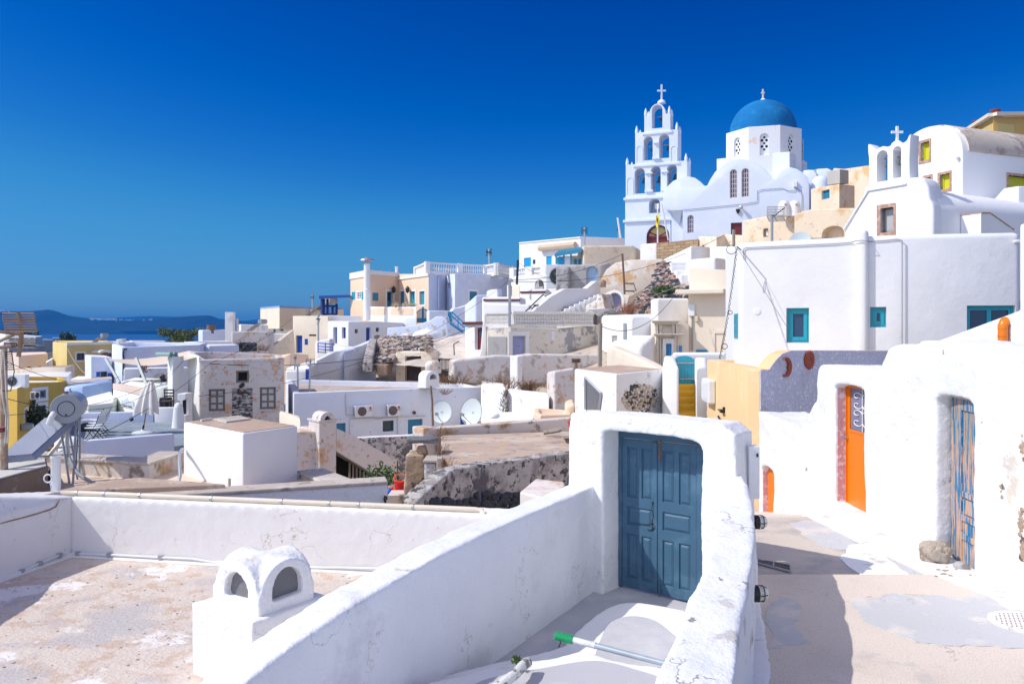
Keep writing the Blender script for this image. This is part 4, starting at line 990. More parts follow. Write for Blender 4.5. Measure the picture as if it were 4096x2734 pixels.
c0 = hitp(WS, 2228, 900, .08); c1 = hitp(WS, 2228, 752, .08); T = Thing('vent_pipe', 'short orange plastic pipe with a bent top against the sloping white parapet', 'pipe')
rr_ = .075
T.part('pipe', MB().tube([c0, c1], rr_, 16).tube([hitp(WS, 2228, 806, .08), hitp(WS, 2228, 800, .08)], rr_*1.1, 16), M_ORD, smooth=40)
T.part('bend', MB().tube([c1, c1+Vector((.0, 0, .05)), c1+Vector((.02, 0, .09)), c1+Vector((.05, .03, .12)), c1+Vector((.08, .06, .12))], rr_*1.04, 16), M_ORD, smooth=40); T.done()
# ================================================================= turquoise gate and yellow steps
fr('Y4'); rg = 2.5
def bl(label, pts, zt, zb, mat, name='wall', cat='wall', bev=.12, post=None, smooth=50, seg=4, **k):
    T = Thing(name, label, cat, **k); poly = [Vector((P(x, 0, d).x, d, zt if not isinstance(zt, list) else zt[i])) for i, (x, d) in enumerate(pts)]
    T.part(name, block_mb(poly, zb), mat, bev=bev, smooth=smooth, post=post, seg=seg); return T.done()
bl('thick white wall on the left side of the yellow steps', [(1085, 26.4), (1242, 26), (1203, 30.4), (1100, 30.8)], [-1.25, -1.25, -1.07, -1.07], -5, M_WHITE)
bl('thick white wall on the right side of the yellow steps', [(1408, 26), (1512, 26.4), (1512, 30.4), (1396, 30.2)], [-1.3, -1.3, -1.12, -1.12], -5, M_WHITE)
bl('low white wall curving behind the turquoise gate', [(1190, 31.4), (1700, 31.8), (1720, 32.6), (1180, 32.4)], -1.0, -5, M_WHITE)
W = Wall((P(1190, 0, 30.1).x, 30.1), (P(1400, 0, 30.1).x, 30.1)); u0, z0 = W.hit(1196, 445); u1, z1 = W.hit(1393, 173); _, zz = W.hit(1290, 225)
T = Thing('garden_gate', 'turquoise plank gate with an arched top above the yellow steps', 'gate')
T.part('planks', W.poly(MB(), archpts(u0, u1, z0, z1, z1-zz), 0, .04), M_TEAL)
g = MB()
for k in range(1, 6): u = u0+(u1-u0)*k/6; W.slab(g, u-.006, u+.006, z0+.02, zz, .04, .046)
T.part('grooves', g, M_TEAL2)
T.part('post', W.slab(MB(), u1-.03, u1+.06, z0-.02, zz+.05, -.02, .07), M_TEAL)
for y in (243, 397): _, z = W.hit(1300, y); T.part('hinge', W.slab(MB(), u1-.75+.2, u1-.02, z-.02, z+.02, .05, .06), M_GALV)
_, z = W.hit(1300, 243); T.part('latch', W.slab(MB(), u0+.05, u0+.5, z-.02, z+.02, .04, .07), M_GALV); T.done()
M_YST = flat('yellow_step_paint', (.85, .46, .006), rough=.55, var=.08); st = MB(); za = Zy(445, 30)
for k in range(6):
    y1_ = 30.3-k*.72; xl = 1180+k*8; z = za-.18*k; a, b = P(1160, 0, y1_).x, P(1430, 0, y1_).x
    st.prism([Vector((a, y1_-.80, z-1.2)), Vector((b, y1_-.80, z-1.2)), Vector((b, y1_, z-1.2)), Vector((a, y1_, z-1.2))], (0, 0, 1.2))
one('steps', 'flight of bright yellow painted steps below the turquoise gate', 'steps', st, M_YST, bev=.05, smooth=50)
# building with exposed stones
T = House('old whitewashed outbuilding with a patch of bare dark stones and a slanted glazed opening', [(235, 300, 28.1), (640, 350, 25), (1088, 305, 27.7)], 'para', M_WHITE2, H=4, bev=.06, roof=M_ROOFR)
W = T.w(0); pz_ = [hitp(W, x, y, .015) for x, y in [(350, 380), (505, 535), (484, 690), (352, 690)]]
T.part('window', MB().prism(pz_, W.n.to_3d()*.01), flat('dusty_glass', (.16, .16, .17), rough=.3))
fm = MB()
for a, b in ((0, 1), (1, 2), (3, 0)): fm.tube([pz_[a]+W.n.to_3d()*.02, pz_[b]+W.n.to_3d()*.02], .055, 4)
T.part('window_frame', fm, M_GALV)
W = T.w(1); random.seed(9); sb = MB(); sb2 = MB()
for i in range(330):
    a = random.uniform(0, 6.3); r = random.random()**.6; x = 855+175*r*math.cos(a)+20*random.random(); y = 585+135*r*math.sin(a)-(x-855)*.02
    if y < 520 and x < 780: continue
    s = random.uniform(.03, .10); rock(hitp(W, x, y, .0), s, s, s*random.uniform(.6, 1), i, 1, .3, mb=(sb if random.random() < .45 else sb2))
T.part('exposed_stones', sb, M_LAVA); T.part('exposed_mortar', sb2, plaster('broken_lime_mortar', (.60, .50, .40), d1=((.72, .70, .68), 7, .5, .1), bs=12, bd=.03)); T.done()
# ================================================================= roofs and walls between the foreground and the village (left half)
def hz_(pts, z):   # footprint corner (px, d) at fixed height z
    return [Vector((P(x, 0, d).x, d, z)) for x, d in pts]
def Hh(label, front, back, mat, **k): return House(label, front, back, mat, **k)
# low parapet wall just behind the foreground terrace
M_COPE = plaster('weathered_coping', (.50, .44, .38), d1=((.62, .56, .50), 1.5, .5, .1), d2=((.33, .27, .22), 3, .6, .1), bs=14, bd=.015)
M_STAINW = plaster('stained_parapet_plaster', (.66, .60, .54), d1=((.50, .34, .20), 1.6, .5, .14), d2=((.26, .22, .19), 3.2, .62, .1), bs=10, bd=.02)
fr('Y2')
T = Thing('parapet_wall', 'long low wall in shade with grey stone coping right behind the foreground parapet', 'wall')
a, b = P(-560, 1368, 11.7), P(1905, 1212, 12.7)
ln = (b-a); nb = Vector((-ln.y, ln.x, 0)).normalized(); nb = nb if nb.y > 0 else -nb
def bar(a, b, w, h): return [a, b, b+nb*w, a+nb*w]
T.part('wall', block_mb([Vector((p.x, p.y, p.z-.05)) for p in bar(a, b, .34, 0)], -5), M_WHITEN, bev=.02)
T.part('coping', block_mb([p+Vector((0, 0, .0)) for p in bar(a-nb*.03, b-nb*.03, .42, 0)], min(a.z, b.z)-.0), M_COPE, bev=.015)
T.parts[1]['mb'] = MB().box8([p-Vector((0, 0, .055)) for p in bar(a-nb*.03, b-nb*.03, .42, 0)]+bar(a-nb*.03, b-nb*.03, .42, 0))
WP_ = Wall((a.x, a.y), (b.x, b.y)); T.done()
hk = [hitp(WP_, x, y, .04) for x, y in [(1882, 1450), (1880, 1395), (1872, 1370), (1878, 1345), (1892, 1352), (1895, 1372), (1884, 1375), (1880, 1420)]]
one('iron_hook', 'black wrought iron hook on the end of the low shaded wall', 'hook', MB().tube(hk, .016, 6), M_IRON, smooth=40)
# the beige roof with the white roof box
ZB = -2.86
fr('full')
T = Thing('flat_roof_house', 'pale beige flat roof carrying the white roof box and the solar heater', 'house')
fl = [(-900, 12.4), (200, 12.2), (1250, 12.6), (1400, 12.9), (1330, 13.8), (1190, 15.6), (1000, 16.9), (-900, 16.9)]
T.part('roof', block_mb([Vector((P(x, 0, d).x, d, ZB)) for x, d in fl], -6), plaster('pale_beige_screed', (.72, .58, .46), d1=((.60, .46, .34), .7, .55, .2), bs=10, bd=.01))
fr('Y1')
c = P(1566, 920, 15.0); l = P(120, 838, 16.0); r_ = P(1930, 815, 16.4); zc_ = -2.54
def wall2(T, pts, zt, zb, w, mat, cope, over=.04):
    """parapet along pts (plan), thickness w away from camera, with a coping slab"""
    n = len(pts); outer = [Vector((p[0], p[1])) for p in pts]; inner = []
    for i, p in enumerate(outer):
        ns = []
        for a, b in ((i-1, i), (i, i+1)):
            if 0 <= a and b < n:
                d = (outer[b]-outer[a]).normalized(); q = Vector((-d.y, d.x)); ns.append(q if q.y > 0 else -q)
        m = sum(ns, Vector((0, 0)))/len(ns); m = m/max(.4, m.length**2)*1.0; inner.append(p+m*w)
    ring = outer+inner[::-1]
    T.part('parapet', block_mb([Vector((p.x, p.y, zt-.05)) for p in ring], zb), mat, bev=.01)
    oo = [p-(q-p).normalized()*over for p, q in zip(outer, inner)]; ii = [q+(q-p).normalized()*over for p, q in zip(outer, inner)]
    pl = [Vector((p.x, p.y, zt-.05)) for p in oo+ii[::-1]]
    if cope: T.part('coping', MB().prism(pl, (0, 0, .05)), cope, bev=.012)
wall2(T, [(l.x, l.y), (c.x, c.y), (r_.x, r_.y)], zc_, -3.2, .5, M_STAINW, M_COPE)
fr('Y2'); q1, q2, q3 = P(1108, 1145, 15.2), P(1390, 1195, 13.9), P(1640, 1230, 12.9)
wall2(T, [(q1.x-.0, q1.y), (q3.x, q3.y)], -2.72, -3.4, .45, M_STAINW, M_COPE)
T.done()
fr('Y1')
cc = plaster('brown_coping', (.46, .34, .26), d1=((.58, .47, .38), 2, .5, .1), d2=((.3, .24, .2), 4, .6, .1), bs=20, bd=.015)
a, b = P(545, 1216, 11.75), P(2360, 1252, 12.3); bb_ = [a, b, b+Vector((-1.6, .55, 0)), a+Vector((.3, .75, 0))]
zc2 = -2.41; one('coping_slab', 'broad brownish coping along the near edge of the beige roof', 'coping', MB().prism([Vector((p.x, p.y, zc2-.5)) for p in bb_], (0, 0, .5)), cc, bev=.02)
# dark mouldy block at the left edge
M_MOULD = plaster('brown_mouldy_wall', (.22, .17, .13), d1=((.52, .46, .42), 2.4, .60, .12), d2=((.12, .10, .09), 1.2, .54, .1), bs=8, bd=.03)
T = Thing('roof_box', 'low roof block at the left edge with brown mouldy side and pale grey top', 'roof block')
z0 = -2.37
tp_ = [Vector((p.x, p.y, z0)) for p in (P(-500, 0, 11.6), P(-8, 0, 12.4), P(503, 0, 13.6), P(480, 0, 14.6), P(-500, 0, 14.8))]
T.part('wall', block_mb(tp_, -5), M_MOULD, bev=.03); q = inset2(tp_, .03); T.part('roof', MB().prism([Vector((p.x, p.y, z0+.004)) for p in q], (0, 0, .02)), plaster('pale_grey_screed', (.60, .58, .54), d1=((.50, .46, .42), 1, .55, .1))); T.done()
T = Thing('roof_box', 'small mouldy masonry block tucked behind the larger one at the left', 'roof block')
a, b = P(498, 1010, 14.6), P(632, 1012, 14.6); T.part('wall', block_mb([Vector((a.x, 14.6, -2.62)), Vector((b.x, 14.4, -2.64)), Vector((b.x-.6, 15.3, -2.64)), Vector((a.x-.8, 15.3, -2.62))], -5), M_MOULD, bev=.05, smooth=50); T.done()
# white roof box
fr('Y2')
T = House('plain white cube-shaped roof room with a brown flat top', [(75, 690, 15.5), (610, 790, 13.9), (1100, 722, 15.0)], 'para', M_WHITE, H=2, bev=.035, seg=3, roof=M_ROOFR, smooth=50, cat='roof room', name='roof_room')
zt = T.poly[0].z
q = [P(x, y, 1) for x, y in ()]; s4 = [PZ(x, y, -1.80) for x, y in [(340, 655), (460, 682), (680, 655), (570, 625)]]
T.part('hatch_slab', MB().prism([p-Vector((0, 0, .04)) for p in s4], (0, 0, .04)), M_COPE, bev=.01)
T.done()
one('pipe_stub', 'short white pipe lying on the left corner of the brown roof top', 'pipe', MB().tube([PZ(232, 672, -1.80), PZ(330, 658, -1.80)], .022, 8), M_PVC, smooth=40)
WQ = Wall((P(75, 690, 15.5).x, 15.5), (P(610, 790, 13.9).x, 13.9))
fr('Y1'); px_ = [P(1868, 1195, 13.9), P(1870, 1100, 14.1), P(1880, 1060, 14.2), P(1872, 900, 14.6), P(1875, 810, 14.9), P(1895, 775, 15.2), P(1908, 770, 15.4)]
T = Thing('water_pipe', 'thick pale pipe rising along the left corner of the white roof room', 'pipe'); T.part('pipe', MB().tube(px_, .03, 8), M_GALV, smooth=40)
T.part('pipe', MB().tube([P(1505, 1180, 13.9), P(1860, 1165, 13.9)], .03, 8), M_PVC, smooth=40); T.part('valve', MB().tube([P(1820, 1160, 13.85), P(1868, 1160, 13.85)], .04, 8), M_RED); T.done()
fr('Y2'); one('pipe_stub', 'rusty pipe stub at the foot of the front face of the white roof room', 'pipe', MB().tube([P(485, 1300, 13.75), P(487, 1200, 13.95)], .03, 6), M_WOOD)
# ---------------------------------------------------------------- solar water heater
fr('Y1')
def solar(label, c, axis, Lt, rad, zfoot, foot, coldir, colL, big=True, loc=None, group=None):
    T = Thing('solar_water_heater', label, 'solar heater', group); ax = Vector(axis).normalized(); c = Vector(c)
    T.part('tank', MB().lathe(c, [(rad*.97, 0), (rad, .02), (rad, Lt), (rad*.97, Lt+.02)], 40 if big else 16, ax), M_PGREY, smooth=40)
    i = 0; s1 = ax.cross(Vector((0, 0, 1))).normalized()
    if big:
        T.part('end_cap_ring', MB().tube([c-ax*.002+(s1*math.cos(a)+Vector((0, 0, 1))*math.sin(a))*rad*.52 for a in [k*math.pi/20 for k in range(41)]], .007, 5), M_IRON, parent=i)
        T.part('plug', MB().lathe(c-ax*.01+Vector((0, 0, -rad*.4)), [(.018, 0), (.018, .02)], 10, ax), M_BLACKP, parent=i)
        T.part('nozzle', MB().box((c.x+ax.x*.1-.03, c.y+ax.y*.1-.03, c.z+rad-.02), (c.x+ax.x*.1+.02, c.y+ax.y*.1+.02, c.z+rad+.05)), M_RUST, parent=i)
        T.part('nozzle', MB().lathe(c+ax*Lt*.6+Vector((0, 0, rad-.02)), [(.02, 0), (.035, .03), (.02, .06), (.01, .1)], 8), M_PGREY, parent=i)
    return T, ax
tc_ = P(690, 352, 14.6)
T, ax = solar('big grey solar water heater tank on a tall steel frame with a sloping collector', tc_, P(765, 300, 15.7)-tc_, 1.05, .268, -2.86, None, None, 1)
def leg(p, q, w=.022, mat=M_PGREY, name='leg'): T.part(name, MB().tube([p, q], w, 4), mat)
leg(P(620, 470, 14.75), P(725, 1130, 14.4)); leg(P(795, 480, 14.9), P(762, 1130, 14.45)); leg(P(830, 430, 15.6), P(828, 1135, 15.4), .026); leg(P(710, 500, 15.2), P(815, 1130, 15.0)); leg(P(812, 620, 15.5), P(790, 990, 15.1), .012, M_IRON, 'brace')
leg(P(150, 865, 13.9), P(770, 825, 14.9), .018, M_GALV, 'brace'); leg(P(285, 775, 14.6), P(830, 742, 15.2), .018, M_GALV, 'brace')
# collector
a0, a1, a2 = P(2, 925, 13.2), P(505, 490, 14.7), P(590, 490, 15.1)
ed = (a1-a0); wv = Vector((.55, .9, -.0)).normalized()*.95; wv = Vector((.62, .78, -.02))*.55
T.part('collector', MB().box8([a0, a1, a1+wv, a0+wv]+[p+Vector((-.05, -.03, .09)) for p in (a0, a1, a1+wv, a0+wv)]), M_GALV, bev=.01)
T.part('collector_glass', MB().prism([p+Vector((-.05, -.03, .094)) for p in (a0+ed*.03+wv*.05, a1-ed*.03+wv*.05, a1-ed*.03+wv*.95, a0+ed*.03+wv*.95)], (0, 0, .006)), flat('pale_collector_glass', (.50, .54, .60), rough=.25))
T.part('insulated_pipe', MB().tube([P(560, 400, 14.5), P(535, 440, 14.4), P(515, 500, 14.4), P(508, 510, 14.4)], .055, 10), M_PVC, smooth=40)
T.part('insulated_pipe', MB().tube([P(720, 500, 14.9), P(690, 590, 14.9), P(600, 730, 14.8), P(500, 850, 14.6), P(400, 945, 14.3)], .038, 8), M_PIPEW, smooth=40)
T.part('insulated_pipe', MB().tube([P(700, 510, 14.8), P(700, 700, 14.8), P(715, 850, 14.8), P(760, 960, 14.6), P(830, 1040, 14.5), P(920, 1100, 14.4), P(1000, 1142, 14.3)], .036, 8), M_GALV, smooth=40)
T.done()
# ---------------------------------------------------------------- blue-grey terrace with chairs and parasol
fr('Y1'); ZT = -3.78
T = Thing('terrace', 'blue-grey painted roof terrace with low white walls, carrying the chairs and parasol', 'terrace')
fl = [(585, 23.4), (1820, 25.4), (1990, 25.9), (1990, 33), (590, 33.2)]
T.part('floor', block_mb([Vector((P(x, 0, d).x, d, ZT)) for x, d in fl], -9), M_TERR)
def seg(T, a, b, w, zt, zb, mat, name='parapet', bev=.03):
    a = Vector((P(a[0], 0, a[1]).x, a[1])); b = Vector((P(b[0], 0, b[1]).x, b[1])); d = (b-a).normalized(); n = Vector((-d.y, d.x)); n = n if n.y > 0 else -n
    za, zb_ = zt if isinstance(zt, tuple) else (zt, zt)
    pts = [Vector((a.x, a.y, za)), Vector((b.x, b.y, zb_)), Vector((b.x+n.x*w, b.y+n.y*w, zb_)), Vector((a.x+n.x*w, a.y+n.y*w, za))]
    return T.part(name, block_mb(pts, zb), mat, bev=bev, smooth=50)
M_SHW = plaster('shade_tinted_white_wall', (.60, .66, .80), d1=((.70, .73, .80), .8, .5, .2), vary=.05)  # bluish shade of the white walls is put into this base colour
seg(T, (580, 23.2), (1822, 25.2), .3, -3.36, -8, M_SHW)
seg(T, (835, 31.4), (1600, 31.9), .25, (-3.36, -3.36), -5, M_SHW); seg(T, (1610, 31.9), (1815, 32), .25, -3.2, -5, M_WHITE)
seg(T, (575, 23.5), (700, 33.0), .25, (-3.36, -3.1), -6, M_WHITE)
T.done()
# curved white stair head beside the heater legs
T = Thing('wall', 'small curved white wall end seen between the legs of the solar heater', 'wall')
seg(T, (572, 21.8), (640, 22.2), .7, -3.0, -6, M_WHITE, 'wall', .2); T.done()
def fchair(c, rot, label):
    T = Thing('folding_chair', label, 'chair', 'white folding chairs lined up on the blue-grey terrace'); c = Vector(c); Mx = Matrix.Rotation(rot, 3, 'Z')
    def q(x, y, z): return c+Mx @ Vector((x, y, z))
    s = MB(); s.box8([q(-.22, -.21, .43), q(.22, -.21, .43), q(.22, .21, .42), q(-.22, .21, .42), q(-.22, -.21, .465), q(.22, -.21, .465), q(.22, .21, .455), q(-.22, .21, .455)]); T.part('seat', s, M_PVC, bev=.015)
    b = MB(); b.box8([q(.22, -.20, .58), q(.25, -.20, .58), q(.25, .20, .58), q(.22, .20, .58), q(.31, -.17, .90), q(.34, -.17, .90), q(.34, .17, .90), q(.31, .17, .90)]); T.part('backrest', b, M_PVC, bev=.02)
    for s_ in (-1, 1):
        T.part('leg', MB().tube([q(-.26, s_*.2, 0), q(.22, s_*.2, .58), q(.32, s_*.19, .88)], .012, 5), M_IRON)
        T.part('leg', MB().tube([q(.28, s_*.18, 0), q(-.18, s_*.18, .43)], .012, 5), M_IRON)
    T.part('stretcher', MB().tube([q(.22, -.18, .08), q(.22, .18, .08)], .01, 5), M_IRON); return T.done()
for k, (x, d, lb) in enumerate([(985, 26.6, 'nearest white folding chair of the row on the blue-grey terrace'), (1003, 27.3, 'second white folding chair from the front of the terrace row'), (1022, 28.0, 'third white folding chair from the front of the terrace row'), (1040, 28.8, 'farthest white folding chair of the row on the blue-grey terrace')]):
    fchair((P(x, 0, d).x, d, ZT), R(-12), lb)
T = Thing('parasol', 'closed white parasol on a round white base standing on the blue-grey terrace', 'parasol')
b0 = Vector((P(1490, 0, 28.6).x, 28.6, ZT)); tp_ = P(1577, 60, 28.6)
T.part('base', MB().lathe(b0, [(.36, 0), (.36, .03), (.30, .06), (.06, .10), (.05, .14)], 28), M_PVC, smooth=40)
dr = (tp_-b0); T.part('sleeve', MB().tube([b0+Vector((0, 0, .1)), b0+dr*.13+Vector((0, 0, .05))], .035, 8), M_BLACKP)
T.part('pole', MB().tube([b0+dr*.1, tp_+dr*.01], .022, 8), flat('varnished_wood_pole', (.30, .16, .07), rough=.5))
def fold(a, b):
    h = b; an = a*2*math.pi; base = b0+dr*(.42+.58*h); prof = .36*(1-h)**.55+.02 if h < .96 else .03
    prof *= (1-.12*math.sin(an*3)) if h < .9 else 1; rr_ = prof*(1+.22*math.cos(an*8+h*2)*(1-h*.5)); z = .0 if h > .05 else -.12*abs(math.cos(an*4))
    return base+Vector((math.cos(an)*rr_, math.sin(an)*rr_*.8, z))
T.part('canopy', MB().grid(fold, 64, 24), M_FAB, smooth=70); T.part('finial', MB().lathe(tp_, [(.03, -.05), (.05, 0), (.02, .05), (.0, .06)], 10), M_WOOD); T.done()
# cone-shaped white chimney, small bell-cote chimney
c = P(1862, 533, 30.2); T = Thing('chimney', 'smooth white rounded cone chimney standing on the blue-grey terrace', 'chimney')
T.part('cone', MB().lathe(Vector((c.x, c.y, ZT)), [(.25, -.05), (.24, .0), (.215, .2), (.20, .4), (.18, .6), (.165, .75), (.13, .87), (.07, .93), (.02, .95)], 28), M_WHITE, smooth=60); T.done()
W = Wall((P(1850, 0, 31.8).x, 31.8), (P(1940, 0, 31.8).x, 31.8)); u0, z0 = W.hit(1850, 400); u1, z1 = W.hit(1938, 193)
T = Thing('chimney', 'square white chimney with one small arched vent behind the cone chimney', 'chimney')
W.arch(T.cut, u0+.35, u1-.42, z1-.85, z1-.28, .2, -.3); T.ncut = 1
T.part('stack', W.slab(MB(), u0, u1, z0-1.5, z1, 0, -.7), M_WHITE, cutme=True, bev=.03); T.part('vent', W.slab(MB(), u0+.1, u1-.1, z1-.9, z1-.2, -.28, -.3), M_DARK); T.done()
# AC unit and stuff at the left of the terrace
def acunit(label, c, w=.82, h=.58, dp=.30, rot=0, group='outdoor air conditioner units', logo=False):
    T = Thing('air_conditioner', label, 'air conditioner', group); c = Vector(c); Mx = Matrix.Rotation(rot, 3, 'Z')
    def q(x, y, z): return c+Mx @ Vector((x, y, z))
    T.part('casing', MB().box8([q(*p) for p in [(0, 0, 0), (w, 0, 0), (w, dp, 0), (0, dp, 0), (0, 0, h), (w, 0, h), (w, dp, h), (0, dp, h)]]), M_PVC, bev=.015)
    ax = Mx @ Vector((0, -1, 0)); f = q(w*.40, 0, h*.5)
    T.part('fan_opening', MB().lathe(f, [(h*.41, 0), (h*.41, .012), (h*.36, .014), (h*.36, .0)], 24, ax), M_RUST if logo else M_GALV)
    T.part('fan', MB().lathe(f, [(h*.36, .0), (h*.36, .004)], 24, ax), flat('brown_fan_grille', (.10, .035, .02)) if logo else M_DARK)
    g = MB()
    for k in range(1, 6): g.tube([f+ax*.014+(Mx @ Vector((math.cos(a), 0, 0))+Vector((0, 0, math.sin(a))))*h*.36*k/6 for a in [i*math.pi/8 for i in range(17)]], .004, 3)
    T.part('grille', g, M_GALV)
    for z in range(8): pass
    sv_ = MB()
    for k in range(9): z = h*(.1+.09*k); sv_.box8([q(-.012, .04, z), q(0, .04, z), q(0, dp-.04, z), q(-.012, dp-.04, z), q(-.012, .04, z+.02), q(0, .04, z+.02), q(0, dp-.04, z+.02), q(-.012, dp-.04, z+.02)])
    T.part('side_slats', sv_, M_IRON)
    if logo:
        l = q(w*.86, 0, h*.78); T.part('emblem', MB().lathe(l, [(.058, 0), (.058, .006), (.045, .0065), (.045, .004)], 20, ax).tube([l+ax*.008+Vector((0, 0, .03)), l+ax*.008+Vector((0, 0, -.03)), l+ax*.008+(Mx @ Vector((.03, 0, -.03)))], .006, 4), flat('dull_red_enamel', (.5, .03, .05)))
        cu = bpy.data.curves.new('lettering', 'FONT'); cu.body = 'LG'; cu.size = .15; cu.extrude = .004; cu.align_x = 'CENTER'
        to_ = bpy.data.objects.new('t', cu); COL.objects.link(to_); dg_ = bpy.context.evaluated_depsgraph_get(); dg_.update()
        mt = bpy.data.meshes.new_from_object(to_.evaluated_get(dg_)); bpy.data.objects.remove(to_); mt.materials.clear()
        mt.transform(Matrix.Translation(q(w*.86, -.006, h*.5)) @ (Mx.to_4x4() @ Matrix.Rotation(R(90), 4, 'X'))); T.part('lettering', mt, flat('grey_ink', (.12, .13, .14)))
    T.part('bracket', MB().box8([q(*p) for p in [(.08, .02, -.03), (.12, .02, -.03), (.12, dp, -.03), (.08, dp, -.03), (.08, .02, 0), (.12, .02, 0), (.12, dp, 0), (.08, dp, 0)]]).box8([q(*p) for p in [(w-.12, .02, -.03), (w-.08, .02, -.03), (w-.08, dp, -.03), (w-.12, dp, -.03), (w-.12, .02, 0), (w-.08, .02, 0), (w-.08, dp, 0), (w-.12, dp, 0)]]), M_GALV)
    return T.done()
acunit('white air conditioner unit standing on the terrace behind the solar heater', (P(842, 0, 29).x, 29, -4.2), w=.5, h=.85, rot=R(15))
# ================================================================= old house with two windows and plank door
fr('Y2')
WW = flat('flaking_window_frame', (.22, .18, .16), rough=.8, var=.6, vs=14)
T = House('old square house with peeling beige front, plank door and two paned windows', [(118, 65, 40.8), (220, 128, 37.5), (978, 112, 38.6)], [P(978, 112, 38.6)+Vector((-1.6, 4.9, 0)), P(118, 65, 40.8)+Vector((.2, 1.6, 0))], M_PEEL, H=5.6, par=(.28, .38), roof=M_ROOFR, bev=.04)
lf_ = T.w(0); T.part('whitewashed_side', lf_.slab(MB(), .05, lf_.L-.06, T.zb, T.fp[0].z-.06, .0, .012), M_WHITE)  # white slab puts the sunlit brightness of this side into colour
W = T.w(1)
window(T, W, 302, 392, 448, 590, WW, M_CURT, r=.16, fw=.10, nx=2, ny=3, sill=M_PEEL)
window(T, W, 760, 375, 903, 572, WW, M_CURT, r=.16, fw=.10, nx=2, ny=3, sill=M_PEEL)
window(T, W, 548, 228, 662, 336, M_WOOD, M_DARK, r=.3, fw=.09, nx=1)
u0, u1, z0, z1 = W.rect(510, 385, 695, 690); T.cutbox(W, u0, u1, z0, z1, .22); d = MB(); W.slab(d, u0, u1, z0, z1, -.215, -.2); bz = z0
W.slab(d, u0, u0+.3, z0, z1, -.2, -.12); W.slab(d, u1-.32, u1, z0, z1, -.2, -.12); W.slab(d, u0+.3, u1-.32, z1-.3, z1, -.2, -.12)
n = 13
for k in range(n): W.slab(d, u0+.32, u1-.34, z0+(z1-.3-z0)*k/n, z0+(z1-.3-z0)*(k+.86)/n, -.2, -.17)
mq, tq, bq = nt('flaking_white_paint_on_dark_planks'); c_ = mix(tq, ramp(tq, nz(tq, pos(tq, (1, 1, 3)), 3.5, 7, .7), .46, .54), (.55, .53, .50), (.06, .05, .045)); tq.links.new(c_, bq.inputs['Base Color']); bq.inputs['Roughness'].default_value = .8
T.part('door', d, mq)
u, z = W.hit(598, 360); T.part('lamp', MB().lathe(W.p(u, z, 0), [(.12, 0), (.12, .04), (.08, .12), (.02, .16)], 14, W.n.to_3d(), (1.3, .8)), M_IRON, smooth=50)
T.part('roof_drip', W.slab(MB(), -.03, W.L+.03, T.fp[1].z-.12, T.fp[1].z-.04, 0, .03), M_PEEL)
T.done()
# ================================================================= long white house with two air conditioners
M_ACW = plaster('shade_tinted_house_white', (.72, .75, .82), d1=((.76, .77, .80), .6, .5, .2), d2=((.50, .50, .52), 4, .73, .04), vary=.04)  # cool tint of the shaded front is put into the base colour
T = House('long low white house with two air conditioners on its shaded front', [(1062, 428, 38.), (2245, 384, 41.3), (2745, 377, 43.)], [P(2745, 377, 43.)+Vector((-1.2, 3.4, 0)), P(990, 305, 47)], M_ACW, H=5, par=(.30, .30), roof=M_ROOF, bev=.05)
W = T.w(0); wac = W
window(T, W, 1860, 674, 1960, 772, flat('dark_teal_paint', (.015, .07, .10)), M_GLASS, r=.15, fw=.06, nx=1, lintel=M_ACW, lw=.12)
shutters(T, W, 2085, 662, 2218, 900, M_TEAL2, r=.16, leaves=2, plank=True, name='door', surround=M_ACW)
shutters(T, W, 1445, 697, 1530, 900, M_TEAL2, r=.16, leaves=1, plank=True, name='door', surround=M_ACW)
T.part('skirting_band', W.slab(MB(), .3, W.L-.1, W.hit(1700, 645)[1], W.hit(1700, 640)[1], 0, .02), M_ACW)
fr('Y3'); W2_ = T.w(1); shutters(T, W2_, 765, 620, 868, 760, M_BLUE, r=.1, leaves=1, plank=True, name='door'); T.done()
fr('Y2')
def ac_on(W, x0, x1, y0, y1, label, **k):
    a, z0 = W.hit(x0, y1); b, z1 = W.hit(x1, y0); p = W.p(a, z0, .34); ang = math.atan2(W.t.y, W.t.x); return acunit(label, (p.x, p.y, z0), w=b-a, h=z1-z0, rot=ang, **k)
ac_on(wac, 1594, 1752, 533, 640, 'left white air conditioner with brown fan on the long white house', logo=True, group='air conditioners on the long white house')
ac_on(wac, 1886, 2000, 526, 632, 'right white air conditioner with brown fan on the long white house', logo=True, group='air conditioners on the long white house')
one('cable', 'beige pipes along the front of the long white house below its air conditioners', 'cable', MB().tube([hitp(wac, x, y, .04) for x, y in [(1525, 412), (1524, 500), (1530, 628), (1600, 625), (1750, 622), (1800, 660), (1990, 640), (1992, 805)]], .022, 4).tube([hitp(wac, x, y, .04) for x, y in [(1562, 800), (1563, 658), (1750, 650), (2240, 632)]], .018, 4), M_CABLEW)
u, z = wac.hit(2140, 603); one('air_vent', 'small round brown vent on the front of the long white house', 'vent', MB().lathe(wac.p(u, z, 0), [(.09, 0), (.09, .08), (.05, .1), (.05, .03)], 14, wac.n.to_3d()), M_RUST)
for k, (x, y0, y1, lb) in enumerate([(1104, 415, 172, 'left of two grey roof poles on the long white house'), (1203, 417, 172, 'right of two grey roof poles on the long white house')]):
    p = P(x, y0, 39.2+k*.2); tq_ = P(x-6+k*14, y1, 39.2+k*.2); m = MB().tube([p-Vector((0, 0, .2)), tq_], .045, 6); m.box((tq_.x-.12, tq_.y-.05, tq_.z-.1), (tq_.x+.12, tq_.y+.05, tq_.z+.02)); one('pole', lb, 'pole', m, M_GALV)
